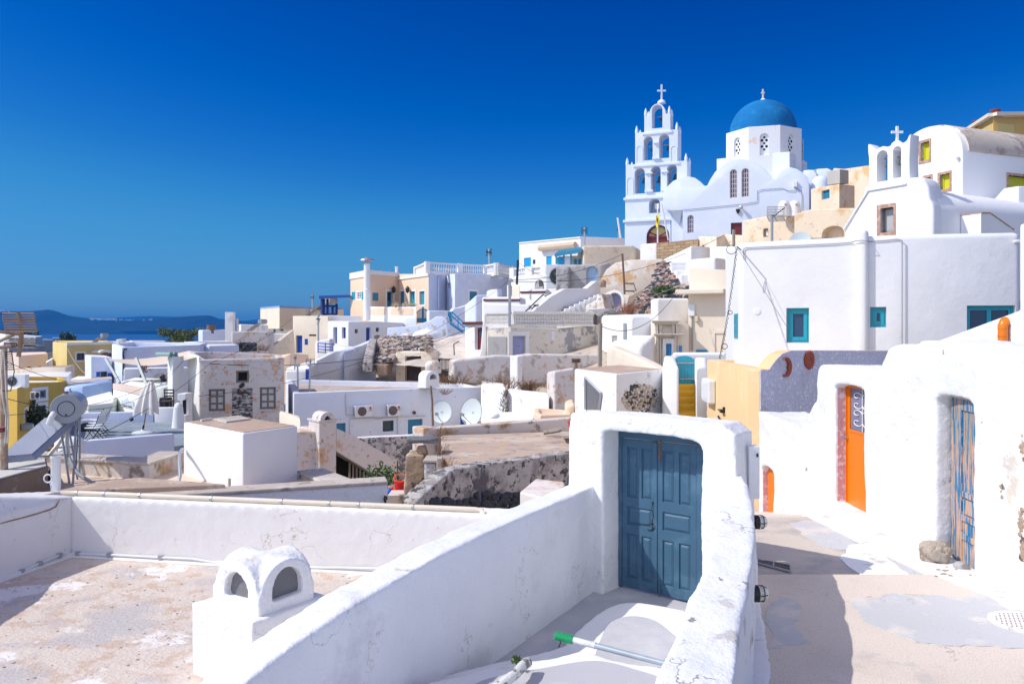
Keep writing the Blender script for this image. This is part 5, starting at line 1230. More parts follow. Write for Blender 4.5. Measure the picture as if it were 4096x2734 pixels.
# small arched chimney on its roof edge
def cottechim(label, W, x0, x1, y0, y1, th, holes, mat=M_WHITE, rim=True, archtop=True, openback=True):
    T = Thing('chimney', label, 'chimney'); u0, z1 = W.hit(x0, y0); u1, z0 = W.hit(x1, y1)
    rise = (u1-u0)*.45
    if archtop: W.arch(b := MB(), u0, u1, z0, z1, 0, -th, rise)
    else: b = MB(); W.slab(b, u0, u1, z0, z1, 0, -th)
    for (a, c, za, zb) in holes: W.arch(T.cut, u0+(u1-u0)*a, u0+(u1-u0)*c, z0+(z1-z0)*za, z0+(z1-z0)*zb, .2, -th-.2 if openback else -th*.8); T.ncut += 1
    T.part('stack', b, mat, cutme=True, bev=.03, smooth=50)
    cs = MB(); W.slab(cs, u0-.03, u1+.03, z0+(z1-z0)*.45 if False else z0, z0+.06, .02, -th-.02); T.part('base_ledge', cs, mat); return T.done()
fr('Y3')
WC = Wall((P(455, 0, 40.5).x, 40.5), (P(580, 0, 41).x, 41)); cottechim('white arched chimney on the right part of the long white house roof', WC, 458, 578, 232, 378, .8, [(.28, .8, .5, .82)], openback=False)
one('roof_block', 'small rounded masonry block behind the white arched chimney', 'roof block', rock(P(522, 200, 43.5), .5, .4, .45, 3, 3, .1), M_OLDW, smooth=60)
# satellite dishes
def dish(label, c, r, aim, base, arm=True, mat=None):
    T = Thing('satellite_dish', label, 'satellite dish'); c = Vector(c); ax = Vector(aim).normalized(); prof = [(r*k/8, -.12*r*(1-(k/8)**2)*1.6) for k in range(1, 9)]
    m = MB(); fp = [(x, h) for x, h in prof]+[(r, .02)]+[(x, h-.015) for x, h in prof[::-1]]
    m.lathe(c, fp, 36, ax, (1, 1.08)); T.part('reflector', m, mat or flat('pale_dish_paint', (.60, .66, .66), rough=.45, var=.05), smooth=50)
    e = c+ax*r*1.1+Vector((0, 0, -r*.35)); low = c-Vector((0, 0, r*.85)); T.part('arm', MB().tube([low, e], .02, 6), M_GALV); T.part('receiver', MB().tube([e-ax*.02, e-ax*.16], .05, 8).box((e.x-.06, e.y-.05, e.z-.07), (e.x+.06, e.y+.05, e.z+.05)), M_GALV)
    T.part('mast', MB().tube([c-ax*.12*r, c-ax*.25, Vector(base)], .03, 6), M_GALV); return T.done()
dish('left round pale satellite dish in front of the long white house', P(590, 593, 34), .47, (-.30, -1, .25), P(600, 760, 34.6))
dish('right tall pale satellite dish tilted to the left in front of the long white house', P(862, 597, 34), .58, (-.75, -.9, .3), P(900, 740, 34.8))
# curved blank wall to the right of the dishes
T = House('white sloping end wall casting a shadow right of the satellite dishes', [(950, 345, 39.6), (1170, 372, 36.5)], 2.5, M_WHITE2, H=5, bev=.15, seg=4, name='wall', cat='wall'); T.done()
# ================================================================= shaded house with arched chimney and stair ramp (Y2)
fr('Y2')
T = House('shaded beige house wall with arched chimney and a stair ramp running down to the right', [(1085, 775, 25.6), (1292, 772, 26)], .9, M_PEEL, H=5, bev=.04, name='house')
W = Wall((P(1292, 0, 25.7).x, 25.7), (P(2000, 0, 27.4).x, 27.4))
u0, zc1 = W.hit(1292, 690); u1, _ = W.hit(1446, 690)
T.part('chimney_stack', W.slab(MB(), u0, u1, -8, zc1, 0, -.9), M_PEEL, bev=.03)
i = T.part('chimney_ledge', W.slab(MB(), u0-.03, u1+.03, zc1, zc1+.05, .03, -.93), M_PEEL)
cm = MB(); a0, zt = W.hit(1303, 604); a1_, _ = W.hit(1432, 604); cxu = (a0+a1_)/2; ro = (a1_-a0)/2; o_ = archpts(a0, a1_, zc1+.05, zt, (zt-zc1)*.75); inn = archpts(a0+.13, a1_-.13, zc1+.05, zt-.12, (zt-zc1)*.65)
for k in range(1, len(o_)-1 if False else len(o_)):
    j = (k+1) % len(o_)
    if k == len(o_)-1: W.poly(cm, [o_[k], o_[0], inn[0], inn[k]], .0, -.7); continue
    W.poly(cm, [o_[k], o_[j], inn[j], inn[k]], .0, -.7)
T.part('chimney_arch', cm, M_PEEL, parent=i, smooth=50)
rp = [W.hit(x, y) for x, y in [(1446, 742), (1640, 832), (1930, 1000), (1962, 1026), (1990, 1030), (1990, 1240), (1785, 1152), (1446, 948)]]
T.part('stair_ramp', W.poly(MB(), rp, 0, -.30), M_PEEL, bev=.02)
T.part('steps', W.poly(MB(), [(u, z-.15) for u, z in rp[:5]]+[(rp[5][0], rp[5][1]-.1), (rp[7][0], rp[7][1])], -.3, -1.4), M_GREY)
T.part('dark_undercroft', W.poly(MB(), [(u1, -7), (u1+2.9, -7), (u1+2.9, rp[6][1]+.1), (u1, rp[7][1]+.2)], -1.2, -1.25), M_DARK)  # near-black sheet stands for the shade under the ramp
pl_ = MB()
for k in range(5): x = 1640+k*32; a, z = W.hit(x, 1230); b, z2 = W.hit(x+14, 1075+k*20); W.slab(pl_, a, b, z-.5, z2, -.7, -.74)
T.part('plank_fence', pl_, M_WOOD); T.done()
T = House('thick white garden wall stub between the old house and the shaded house', [(935, 598, 33), (1125, 655, 31)], 1., M_CREAM, H=4, bev=.1, name='wall', cat='wall'); T.done()
T = Thing('wall', 'low shaded wall joining the white stub to the arched chimney', 'wall'); seg(T, (1120, 29.5), (1295, 28), .4, -3.65, -8, M_PEEL, 'wall'); T.done()
T = House('old mouldy courtyard wall below the two air conditioners', [(1630, 835, 31), (2245, 806, 32.2)], .5, M_OLDG, H=4, bev=.04, name='wall', cat='wall', roof=M_WHITE2); T.done()
one('courtyard', 'strip of pale courtyard floor at the foot of the mouldy wall', 'courtyard', block_mb(hz_([(1700, 26.8), (2260, 26.5), (2300, 31.5), (1700, 31.5)], -6.0), -8), M_CREAM2)
shrub('leafy green shrub growing behind the end of the low shaded wall', P(1858, 1185, 19.5), .55, .5, .42, 900, .07, seed=4)
T = Thing('toys', 'red bucket and blue plastic toys on the low step beside the mouldy wall', 'toys'); c = P(2020, 1335, 18.5)
T.part('bucket', MB().lathe(c, [(.11, 0), (.15, .30), (.14, .30), (.10, .02)], 16), flat('red_plastic', (.75, .02, .02))); T.part('bucket_rim', MB().tube([c+Vector((.15*math.cos(a), .15*math.sin(a)*.5, .38+.08*math.sin(a))) for a in [i*.45 for i in range(15)]], .018, 5), flat('orange_plastic', (.8, .12, .02)))
T.part('spade', MB().tube([c+Vector((-.35, 0, .02)), c+Vector((-.2, .05, .14)), c+Vector((-.12, 0, .05))], .04, 5), flat('red_plastic', (.75, .02, .02))); T.part('ball', MB().lathe(c+Vector((-.25, -.05, .0)), [(.02, 0), (.07, .03), (.08, .08), (.05, .14), (.01, .16)], 10), flat('blue_plastic', (.03, .12, .6)), smooth=60); T.done()
one('low_wall', 'low pinkish kerb wall behind the red bucket', 'wall', block_mb([P(1905, 1270, 19), P(2050, 1235, 19.5), P(2050, 1235, 19.5)+Vector((0, .5, 0)), P(1905, 1270, 19)+Vector((0, .5, 0))], -4.5), M_CREAM2)
one('low_wall', 'stained brown kerb wall in front of the red bucket', 'wall', block_mb([P(1905, 1345, 17.6), P(2060, 1345, 17.6), P(2060, 1345, 17.6)+Vector((0, .6, 0)), P(1905, 1345, 17.6)+Vector((0, .6, 0))], -4.5), M_STAINW)
# ================================================================= brown roof terrace and dark stone wall (Y3)
fr('Y3')
T = Thing('flat_roof_house', 'brown flat roof behind the dark stone wall, left of the blue gate', 'house')
fp = [P(600, 985, 16.0), P(745, 1112, 15.1), P(1200, 1112, 15.95), P(1760, 962, 17.1), P(2000, 940, 17.2), P(1990, 780, 20.4), P(590, 808, 19.4)]
T.part('roof', block_mb([Vector((p.x, p.y, -2.62)) for p in fp], -6), plaster('brown_roof_screed', (.52, .40, .31), d1=((.60, .50, .41), .9, .5, .14), d2=((.33, .29, .27), 2.6, .56, .1), d3=((.60, .38, .24), 4, .60, .1), bs=14, bd=.02), bev=.03)
a, b = P(520, 742, 19.6), P(1800, 648, 20.3); T.part('parapet', block_mb([a, b, b+Vector((.1, .4, 0)), a+Vector((.1, .4, 0))], -6), M_STAINW, bev=.03)
T.done()
# dark stone wall with rounded shoulder
T = Thing('stone_wall', 'dark mouldy stone wall with a rounded sloping shoulder, below the brown roof', 'wall')
tl = [(350, 1420, 13.3), (400, 1372, 13.4), (480, 1300, 13.7), (560, 1228, 14.), (640, 1160, 14.3), (720, 1108, 14.55), (800, 1088, 14.75), (1100, 1048, 15.3), (1450, 1005, 15.9), (1760, 962, 16.5), (2000, 930, 17.)]
tl3 = [P(*p) for p in tl]; pth = [(p.x, p.y, p.z) for p in tl3]
T.part('wall', sweep(pth, [.34]*len(pth), -5.5, -1), M_OLDG, post=lambda m: organic(m, .035, ((.5, .06), (.12, .02)), 4))
random.seed(21); sb = MB(); WSn = lambda x, y: None
def onpath(x, y, o):
    for p, q in zip(tl3, tl3[1:]):
        W = Wall((p.x, p.y), (q.x, q.y)); u, z = W.hit(x, y)
        if -.02 <= u <= W.L+.02: return W.p(u, z, o)
    return None
for i in range(230):
    x = random.uniform(480, 1330); y = 1480-random.random()**1.5*150 if x > 900 else random.uniform(1380, 1460)
    if x < 900 and random.random() < .6: continue
    p = onpath(x, y, .01); s = random.uniform(.04, .085)
    if p: rock(p, s*1.1, s, s, i, 2, .15, mb=sb)
T.part('lava_stones', sb, flat('black_lava_cobbles', (.045, .05, .06), rough=.7, var=.5, vs=9), smooth=60)
T.done()
one('step', 'small white masonry block with reddish top between stone wall and gate', 'block', block_mb([Vector((P(x, 0, d).x, d, -2.57)) for x, d in [(1297, 12.5), (1480, 12.1), (1700, 12.4), (1700, 13.3), (1440, 13.6)]], -5), plaster('reddish_topped_lime', (.76, .70, .64), d1=((.62, .44, .34), 2.2, .5, .15)), bev=.03)
# ruined pillars with a stone slab chimney
T = Thing('ruined_chimney', 'crumbling brown masonry chimney with a dark flat stone on top', 'chimney')
W = Wall((P(262, 0, 16.4).x, 16.4), (P(442, 0, 16.4).x, 16.4)); u0, z1 = W.hit(266, 985); u1, _ = W.hit(440, 985)
M_RUIN = plaster('crumbling_brown_plaster', (.40, .29, .19), d1=((.10, .08, .07), 2.6, .60, .04), d2=((.55, .45, .36), 1.5, .56, .1), bs=9, bd=.04)
T.part('stack', W.poly(MB(), [(u0-.1, -5), (u1+.02, -5), (u1, z1), (u0+.02, z1)], 0, -.8), M_RUIN, post=lambda m: organic(m, .03, ((.3, .04), (.08, .02)), 1))
T.part('support_stone', rock(W.p(u0+.36, z1+.07, -.2), .10, .10, .12, 2, 2), M_RUIN); T.part('support_stone', rock(W.p(u1-.1, z1+.07, -.2), .10, .10, .12, 4, 2), M_RUIN)
T.part('cap_stone', rock(W.p((u0+u1)/2+.14, z1+.28, -.3), (.38), .30, .075, 6, 3, .25), flat('dark_grey_slab', (.16, .16, .165), rough=.8, var=.3, bs=20), smooth=50); T.done()
T = Thing('pillar', 'crumbling white and grey masonry pillar beside the ruined chimney', 'pillar')
W = Wall((P(440, 0, 15.9).x, 15.9), (P(553, 0, 15.9).x, 15.9)); u0, z1 = W.hit(441, 1050); u1, _ = W.hit(546, 1050)
T.part('shaft', W.slab(MB(), u0, u1, -5, z1, 0, -.6), plaster('broken_white_stone', (.58, .55, .54), d1=((.20, .18, .17), 5, .55, .05), bs=9, bd=.06), post=lambda m: organic(m, .035, ((.2, .07), (.08, .03)), 2))
T.part('capstone', W.slab(MB(), u0-.02, u1+.02, z1, z1+.05, .03, -.65), M_COPE, bev=.01); T.done()
T = Thing('pillar', 'small concrete post at the left corner of the brown roof', 'post'); W = Wall((P(550, 0, 15.7).x, 15.7), (P(605, 0, 15.7).x, 15.7)); u0, z1 = W.hit(550, 1010); u1, _ = W.hit(603, 1010); T.part('post', W.slab(MB(), u0, u1, -4.5, z1, 0, -.25), M_COPE, bev=.02); T.done()
T = Thing('pillar', 'taller pale masonry post at the far left corner of the brown roof', 'post'); W = Wall((P(434, 0, 18.6).x, 18.6), (P(535, 0, 18.8).x, 18.8)); u0, z1 = W.hit(434, 742); u1, _ = W.hit(528, 742); T.part('post', W.poly(MB(), [(u0, -5), (u1+.1, -5), (u1, z1), (u0, z1)], 0, -.5), M_PEEL, bev=.03); T.done()
one('antenna_pole', 'tall thin rusty iron rod at the far corner of the brown roof', 'pole', MB().tube([P(518, 722, 19), P(512, 500, 19), P(499, 362, 19)], [.03, .025, .02], 5), M_RUST)
one('antenna_pole', 'short rusty rod rising from the small concrete post', 'pole', MB().tube([P(562, 1000, 16), P(575, 850, 16), P(592, 728, 16)], .012, 5), M_RUST)
T = Thing('weeds', 'dry brown weeds hanging at the left side of the brown roof', 'weeds', kind='stuff')
m = MB()
for i, (x, y, d) in enumerate([(560, 800, 18.5), (575, 850, 17.8), (590, 930, 17.), (600, 960, 16.4), (640, 1090, 15.1), (620, 1070, 15.3)]): twigs(P(x, y+20, d), .25, .25, 22, .004, m, i, 1.2)
T.part('weeds', m, M_DRY); T.done()
T = Thing('flower_pot', 'red plastic planter at the right end of the brown roof', 'planter'); c = P(1742, 785, 18.4); T.part('pot', MB().box8([c+Vector(v) for v in [(-.0, -.1, 0), (.3, -.1, 0), (.3, .1, 0), (-.0, .1, 0), (-.05, -.14, .3), (.35, -.14, .3), (.35, .14, .3), (-.05, .14, .3)]]), flat('faded_red_plastic', (.55, .10, .08)), bev=.02); T.done()
one('planks', 'loose grey boards lying on the brown roof next to the planter', 'boards', MB().tube([P(1510, 782, 19.2), P(1665, 752, 19.2)], .06, 4).tube([P(1560, 778, 19), P(1650, 762, 19.)], .05, 4), M_WOOD)
one('window_frame', 'discarded pale frame lying flat on the brown roof', 'frame', MB().box8([P(1668, 830, 18.), P(1760, 828, 18), P(1760, 815, 18.9), P(1672, 812, 18.9)]+[p+Vector((0, 0, .05)) for p in [P(1668, 830, 18.), P(1760, 828, 18), P(1760, 815, 18.9), P(1672, 812, 18.9)]]), M_COPE)
# ================================================================= left village: yellow, pink and white houses (Z3)
fr('Z3')
def S(T, W, rects, mat, **k):
    for q in rects: shutters(T, W, *q, mat, **k)
T = Hh('pale yellow house with one white-framed window and a small vaulted canopy', [(590, 468, 70), (748, 478, 62), (1255, 470, 66)], 9., M_YELL2, H=9, par=(.3, .4), roof=M_ROOF, bev=.04)
W = T.w(1); window(T, W, 856, 592, 944, 672, M_BROWN, M_GLASS, r=.12, fw=.08, nx=2, lintel=M_WHITE, lw=.12); window(T, W, 1190, 590, 1250, 640, M_BROWN, M_GLASS, r=.12, fw=.08, nx=2, lintel=M_WHITE, lw=.12)
T.part('cornice', W.slab(MB(), -.05, W.L+.05, T.fp[1].z-.18, T.fp[1].z+.02, 0, .08), M_WHITE)
u0, z0 = W.hit(1020, 620); u1, z1 = W.hit(1155, 552); T.part('canopy', W.poly(MB(), archpts(u0, u1, (z0+z1)/2, z1, (z1-z0)/2), 0, .9), M_WHITE); T.part('canopy_front', W.poly(MB(), archpts(u0+.15, u1-.15, z0, z1-.2, (z1-z0)/2), .9, .92), M_RUST)
T.part('coping', W.slab(MB(), 4.9, 5.1, -9, T.fp[1].z, 0, .06), M_WHITE); T.done()
T = Hh('ochre yellow house with tall white-framed window at the left edge', [(-60, 905, 44), (320, 925, 41), (660, 915, 43), (748, 905, 46)], 5, M_YELL, H=9, par=(.3, .25), roof=M_WHITE2, bev=.05)
W = T.w(1); M_GS = flat('grey_green_shutter', (.17, .22, .22), rough=.5)
window(T, W, 388, 1008, 512, 1098, M_GS, M_GLASS, r=.1, fw=.08, nx=2, lintel=M_WHITE, lw=.16); window(T, W, 392, 1180, 512, 1265, M_BROWN, M_GLASS, r=.1, fw=.06, nx=1, lintel=M_WHITE, lw=.16)
T.part('lamp', MB().lathe(hitp(W, 345, 1165, .15), [(.02, -.1), (.1, 0), (.12, .22), (.02, .3)], 8), M_IRON); T.done()
T = Hh('ochre yellow wing projecting in front of the taller yellow house', [(-80, 1000, 36), (195, 992, 35), (322, 940, 39)], 'para', M_YELL, H=8, bev=.05, roof=M_WHITE2)
W = T.w(1); shutters(T, W, 272, 1215, 325, 1380, M_PGREY, r=.1, leaves=1, surround=M_WHITE); T.part('vent_hood', W.slab(MB(), .9, 1.5, W.hit(270, 1425)[1], W.hit(270, 1350)[1], 0, .5), M_PGREY, bev=.1); T.done()
acunit('small white air conditioner on top of the projecting ochre wing', (P(40, 0, 36.6).x, 36.6, Zy(992, 36)), w=1., h=.6)
W = Wall((P(320, 0, 40.8).x, 40.8), (P(700, 0, 43).x, 43)); ac_on(W, 330, 388, 1018, 1108, 'window air conditioner on the ochre house beside its white-framed window')
shrub('dark broad-leaved plant in a pot at the foot of the ochre house', P(400, 1320, 39), .8, .5, .8, 420, .22, M_DLEAF, seed=8, name='potted_plant', cat='plant')
T = Hh('pink house with two brown-shuttered windows behind the television aerial', [(-60, 610, 72), (208, 620, 66), (535, 598, 68)], 6, M_PINK, H=8, par=(.3, .3), roof=M_ROOF, bev=.04)
W = T.w(1); S(T, W, [(305, 742, 350, 768), (425, 738, 466, 782)], M_RED); window(T, W, 352, 742, 424, 790, M_WHITE, M_GLASS, nx=2); T.done()
for i, (lb, f, b, m, H, rf) in enumerate([
 ('brown-topped beige terrace wall below the pink house', [(40, 795, 57), (470, 745, 56), (735, 752, 56)], 4, M_CREAM2, 8, M_ROOFR),
 ('long low white roof with bluish parapet in front of the beige terrace wall', [(-60, 880, 50), (285, 905, 49), (760, 850, 51)], 6, M_WHITE, 8, None),
 ('small white roof block with two air conditioners on it', [(790, 880, 49), (985, 885, 49)], 3, M_WHITE, 6, None),
 ('mauve shaded wall below the two air conditioners on the roof', [(745, 930, 46), (1255, 880, 47)], 2.5, M_SHW, 8, M_ROOF),
 ('white plaster slope between the pink and the pale yellow house', [(515, 700, 60), (590, 655, 62)], 3, M_WHITE, 6, None),
 ('long white roof block behind the pale yellow house', [(935, 470, 82), (1490, 465, 84)], 5, M_WHITE, 6, None),
 ('small white stair head on the long white roof', [(1300, 440, 80), (1372, 432, 80)], 3, M_WHITE, 6, None),
 ('long low white parapet with gaps just below the sea', [(1480, 455, 100), (1870, 455, 104)], 3, M_WHITE, 6, None)]):
    Hh(lb, f, b, m, H=H, roof=rf, bev=.06).done()
M_CWALL = M_BLUEW
T = Hh('blue limewashed curved wall behind the solar heater', [(748, 985, 41), (925, 962, 40.5), (1260, 900, 43)], 1.2, M_CWALL, H=8, bev=.1, name='wall', cat='wall'); T.done()
T = Hh('white house corner with blue-shuttered window and a broken plaster ledge', [(1020, 632, 50), (1255, 640, 51)], 4, M_SHW, H=8, bev=.05, roof=M_WHITE)
W = T.w(0); S(T, W, [(1078, 800, 1122, 858), (1205, 815, 1255, 860)], M_BLUE, leaves=1, r=.04); window(T, W, 1125, 798, 1203, 860, M_BROWN, M_GLASS, r=.15); T.done()
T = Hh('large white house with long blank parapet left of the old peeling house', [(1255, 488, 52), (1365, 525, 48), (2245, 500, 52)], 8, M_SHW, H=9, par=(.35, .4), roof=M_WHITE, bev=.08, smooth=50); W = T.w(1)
i = T.part('gutter', MB().tube([hitp(W, x, y, .06) for x, y in [(1378, 840), (1382, 660), (1372, 600), (1385, 550), (1415, 545)]], .05, 5), M_CABLE); T.done()
T = Hh('rough white courtyard wall with a small tree growing behind the sloping café wall', [(1385, 765, 44.5), (2110, 752, 46)], 1., M_WHITE2, H=6, bev=.08, name='wall', cat='wall'); T.done()
# cafe terrace
M_SAGE = plaster('pale_sage_plaster', (.60, .64, .58), vary=.04); M_SAGEW = plaster('sage_white_plaster', (.80, .83, .79), vary=.03)
T = Hh('pale sage café terrace wall with pink coping and a cursive sign', [(1268, 935, 38), (1640, 1015, 35), (1880, 965, 37)], 5., M_SAGEW, H=5, bev=.04); W = T.w(0); W2_ = T.w(1)
T.part('coping', MB().box8([p+o_ for o_ in (Vector((0, 0, -.25)), Vector((0, 0, .02))) for p in (T.fp[0]+W.n.to_3d()*.03, T.fp[1]+W.n.to_3d()*.03, T.fp[1]-W.n.to_3d()*.3, T.fp[0]-W.n.to_3d()*.3)]), M_PINK, bev=.02)
T.done()
Wc = W; T = Thing('cafe_sign', 'irregular pale blue board with cursive lettering on the sage terrace wall', 'sign')
sp_ = [Wc.hit(x, y) for x, y in [(1366, 1110), (1400, 1120), (1430, 1090), (1448, 1125), (1505, 1135), (1507, 1210), (1450, 1205), (1368, 1185)]]
T.part('board', Wc.poly(MB(), sp_, .0, .04), plaster('pale_blue_board', (.55, .62, .68), vary=.05))
cu = bpy.data.curves.new('w', 'FONT'); cu.body = 'Casa alta'; cu.size = .42; cu.shear = .4; cu.extrude = .004; cu.space_character = .85
o_ = bpy.data.objects.new('w', cu); COL.objects.link(o_); dg_ = bpy.context.evaluated_depsgraph_get(); dg_.update(); mt = bpy.data.meshes.new_from_object(o_.evaluated_get(dg_)); bpy.data.objects.remove(o_); mt.materials.clear()
u, z = Wc.hit(1376, 1180); mt.transform(Matrix.Translation(Wc.p(u, z, .046)) @ Matrix.Rotation(math.atan2(Wc.t.y, Wc.t.x), 4, 'Z') @ Matrix.Rotation(R(82), 4, 'X')); T.part('lettering', mt, M_IRON); T.done()
T = Hh('tall square sage chimney tower with two green vent arches', [(1878, 632, 35.6), (1932, 630, 35), (2024, 630, 35.5)], 1.0, M_SAGEW, H=5, bev=.03, name='chimney', cat='chimney'); W = T.w(1)
for a, b in ((1905, 1955), (1955, 2005)):
    u0, z0 = W.hit(a, 630); u1, z1 = W.hit(b, 580); m = MB(); oo = archpts(u0, u1, z0, z1); ii = archpts(u0+.1, u1-.1, z0, z1-.1)
    for k in range(1, len(oo)): j = (k+1) % len(oo); W.poly(m, [oo[k], oo[j], ii[j], ii[k]], -.05, -.8)
    T.part('vent_arch', m, flat('green_grey_tile', (.20, .34, .33)), smooth=50)
T.done()
T = Hh('low sage wall block in front of the blue limewashed wall', [(985, 1175, 36), (1270, 1150, 36.5), (1310, 1080, 37.5)], 2, M_SAGE, H=6, bev=.06, roof=M_WHITE, name='wall', cat='wall'); T.done()
T = Hh('curved white garden wall stepping up behind the sage block', [(945, 1110, 38.5), (1150, 1085, 38.5), (1260, 1030, 39)], 1, M_WHITE, H=4, bev=.15, name='wall', cat='wall', smooth=60); T.done()
for lb, f in (('left leaning grey sail post above the café', [(1185, 655, 40), (1340, 925, 38)]), ('right leaning grey sail post above the café', [(1525, 650, 38), (1650, 965, 36.5)])): one('sail_post', lb, 'post', MB().tube([P(*f[0]), P(*f[1])], .08, 4), flat('sage_grey_metal', (.38, .42, .40)))
sl_ = MB(); sa, sb_, sc_ = P(1160, 658, 40), P(2120, 565, 44), P(2190, 640, 38); sd = P(2240, 580, 45)
sl_.grid(lambda u, v: (sa.lerp(sb_, u)).lerp(sa.lerp(sc_, u), v)+Vector((0, 0, -.9*math.sin(math.pi*u)*(.2+.2*v))), 20, 6); sl_.grid(lambda u, v: sb_.lerp(sd, u).lerp(sc_, v), 4, 6)
one('shade_sail', 'long triangular cream shade sail stretched over the café', 'shade sail', sl_, plaster('cream_canvas', (.72, .60, .48), vary=.03), smooth=60)
T = Thing('person', 'woman with long dark hair and white top sitting at the café wall', 'person'); c = P(1838, 905, 38.2)
T.part('body', MB().lathe(c+Vector((0, 0, -.75)), [(.20, 0), (.24, .1), (.18, .3), (.16, .42), (.20, .60), (.17, .68), (.055, .73), (.05, .80), (.085, .84), (.105, .92), (.10, 1.0), (.05, 1.07)], 16, (0, 0, 1), (1, .75)).tube([c+Vector((.17, 0, -.13)), c+Vector((.26, -.08, -.38)), c+Vector((.48, -.12, -.30)), c+Vector((.55, -.12, -.26))], [.055, .045, .035, .03], 8), M_SKIN, smooth=60)
T.part('hair', leafblob(c+Vector((-.05, .0, .15)), .13, .13, .16, 260, .08, MB(), 3).lathe(c+Vector((-.035, 0, .05)), [(.06, -.25), (.13, -.1), (.125, .1), (.10, .24), (.02, .29)], 12), M_HAIR, smooth=60)
T.part('top', MB().lathe(c+Vector((0, 0, -.75)), [(.255, .08), (.20, .3), (.175, .42), (.215, .58), (.18, .69), (.09, .72)], 16, (0, 0, 1), (1, .78)), M_PVC, smooth=60); T.done()
T = Thing('chair', 'dark wooden café chair beside the chimney tower', 'chair'); c = P(1870, 1245, 34.3)
for dx, dy, h in ((-.2, -.2, .42), (.2, -.2, .42), (-.2, .2, .95), (.2, .2, .95)): T.part('leg', MB().tube([c+Vector((dx, dy, 0)), c+Vector((dx, dy, h))], .025, 5), M_BROWN)
T.part('seat', MB().box((c.x-.24, c.y-.24, c.z+.42), (c.x+.24, c.y+.24, c.z+.47)), M_BROWN, bev=.01)
for z in (.62, .75, .88): T.part('back_rail', MB().box((c.x-.2, c.y+.18, c.z+z), (c.x+.2, c.y+.21, c.z+z+.06)), M_BROWN)
T.done()
T = Thing('crate', 'dark box on the floor left of the café chair', 'box'); c = P(1780, 1220, 34.6); T.part('box', MB().box((c.x, c.y, c.z), (c.x+.42, c.y+.4, c.z+.5)), M_BLACKP, bev=.04); T.done()
T = Thing('tree', 'small bare dark stem with twigs beside the right sail post', 'tree'); T.part('trunk', MB().tube([P(1578, 945, 43.5), P(1570, 880, 43.5), P(1588, 810, 43.5), P(1612, 770, 43.5), P(1625, 740, 43.5)], [.08, .07, .06, .04, .03], 6), M_BROWN); T.part('crown', leafblob(P(1618, 765, 43.5), .3, .2, .35, 60, .12, MB(), 4), M_DRY); T.done()
# far left hillside
fr('Z3')
T = Hh('distant white two-storey house with a row of windows near the aerial', [(-40, 370, 330), (60, 378, 300), (400, 410, 300), (475, 405, 320)], 20, M_WHITE, H=9, bev=.1); W = T.w(1)
for x in (110, 180, 265, 335): window(T, W, x, 424, x+50, 445, M_WHITE, M_GLASS, r=.3, fw=.1)
T.done()
random.seed(31)
for i, (x0, x1, y, d, lb) in enumerate([(590, 740, 420, 420, 'distant low white building beyond the dark trees'), (40, 260, 470, 240, 'distant pink-grey house below the white two-storey one'), (265, 500, 505, 220, 'distant long grey house between aerial and yellow house'), (480, 590, 440, 380, 'distant pale shed on the brown slope'), (100, 420, 530, 200, 'distant low grey wall behind the pink house')]):
    Hh(lb, [(x0, y, d), (x1, y+4, d*1.03)], 12, [M_SHW, M_PINK, M_GREY, M_CREAM, M_GREY][i], H=6, bev=.1).done()
def tree(label, c, rx, ry, rz, n, s, mat, seed, trunk=2, name='tree', cat='tree'):
    T = Thing(name, label, cat); c = Vector(c); random.seed(seed); tr = MB().tube([c-Vector((0, 0, rz+trunk)), c-Vector((0, 0, rz*.3)), c+Vector((rx*.1, 0, rz*.3))], [rx*.09, rx*.07, rx*.03], 6)
    cl = []
    for k in range(9):
        q = c+Vector((random.uniform(-.75, .75)*rx, random.uniform(-.6, .6)*ry, random.uniform(-.55, .5)*rz)); tr.tube([c-Vector((0, 0, rz*.5)), q], [rx*.04, rx*.015], 4); cl.append(q)
    m = MB()
    for k, q in enumerate(cl): leafblob(q, rx*.45, ry*.45, rz*.48, n//9, s, m, seed+k)
    T.part('trunk', tr, M_BROWN); T.part('crown', m, mat); T.done()
M_OLIVE = flat('olive_leaves', (.09, .12, .03), rough=.7, var=.6, vs=1.5)
tree('bushy olive-green tree rising in front of the sea', P(2035, 425, 95), 2.7, 2.2, 1.5, 4500, .20, M_OLIVE, 5, 3)
tree('dark rounded distant tree on the left horizon', P(745, 425, 300), 2.6, 2.4, 3, 900, .6, M_DLEAF, 6)
tree('low dark distant tree right of the rounded one', P(822, 434, 310), 3.2, 3, 1.6, 700, .6, M_DLEAF, 7)
tree('dark distant tree behind the white two-storey house', P(345, 388, 340), 4, 3, 2.4, 700, .7, M_DLEAF, 8)
# ================================================================= Z4: houses between old house and peach house
fr('Z4')
T = Hh('cream house with flat overhanging roof and two blue doors on the skyline', [(1042, 700, 118), (1275, 700, 110), (1520, 700, 116)], 10, M_WHITE, H=12, bev=.05); W = T.w(0)
S(T, W, [(1098, 800, 1125, 925), (1172, 800, 1216, 905)], M_TEAL2, leaves=1, plank=True, name='door', r=.2)
ra = [(955, 660, 117), (1170, 668, 108), (1520, 668, 115)]; rb = [P(*p) for p in ra]; rb += [rb[2]+Vector((3, 8, 0)), rb[0]+Vector((3, 8, 0))]
T.part('roof_slab', MB().prism([Vector((p.x, p.y, rb[0].z-2.9)) for p in rb], (0, 0, 2.9)), M_CREAM, bev=.05); T.part('blue_edge', MB().prism([Vector((p.x, p.y, rb[0].z)) for p in rb], (0, 0, .25)), flat('pale_blue_edge', (.25, .4, .7))); T.done()
T = Hh('ochre-sided roof room behind the blue pergola', [(1518, 668, 112), (1890, 660, 113)], 4, M_CREAM2, H=5, bev=.05); T.done()
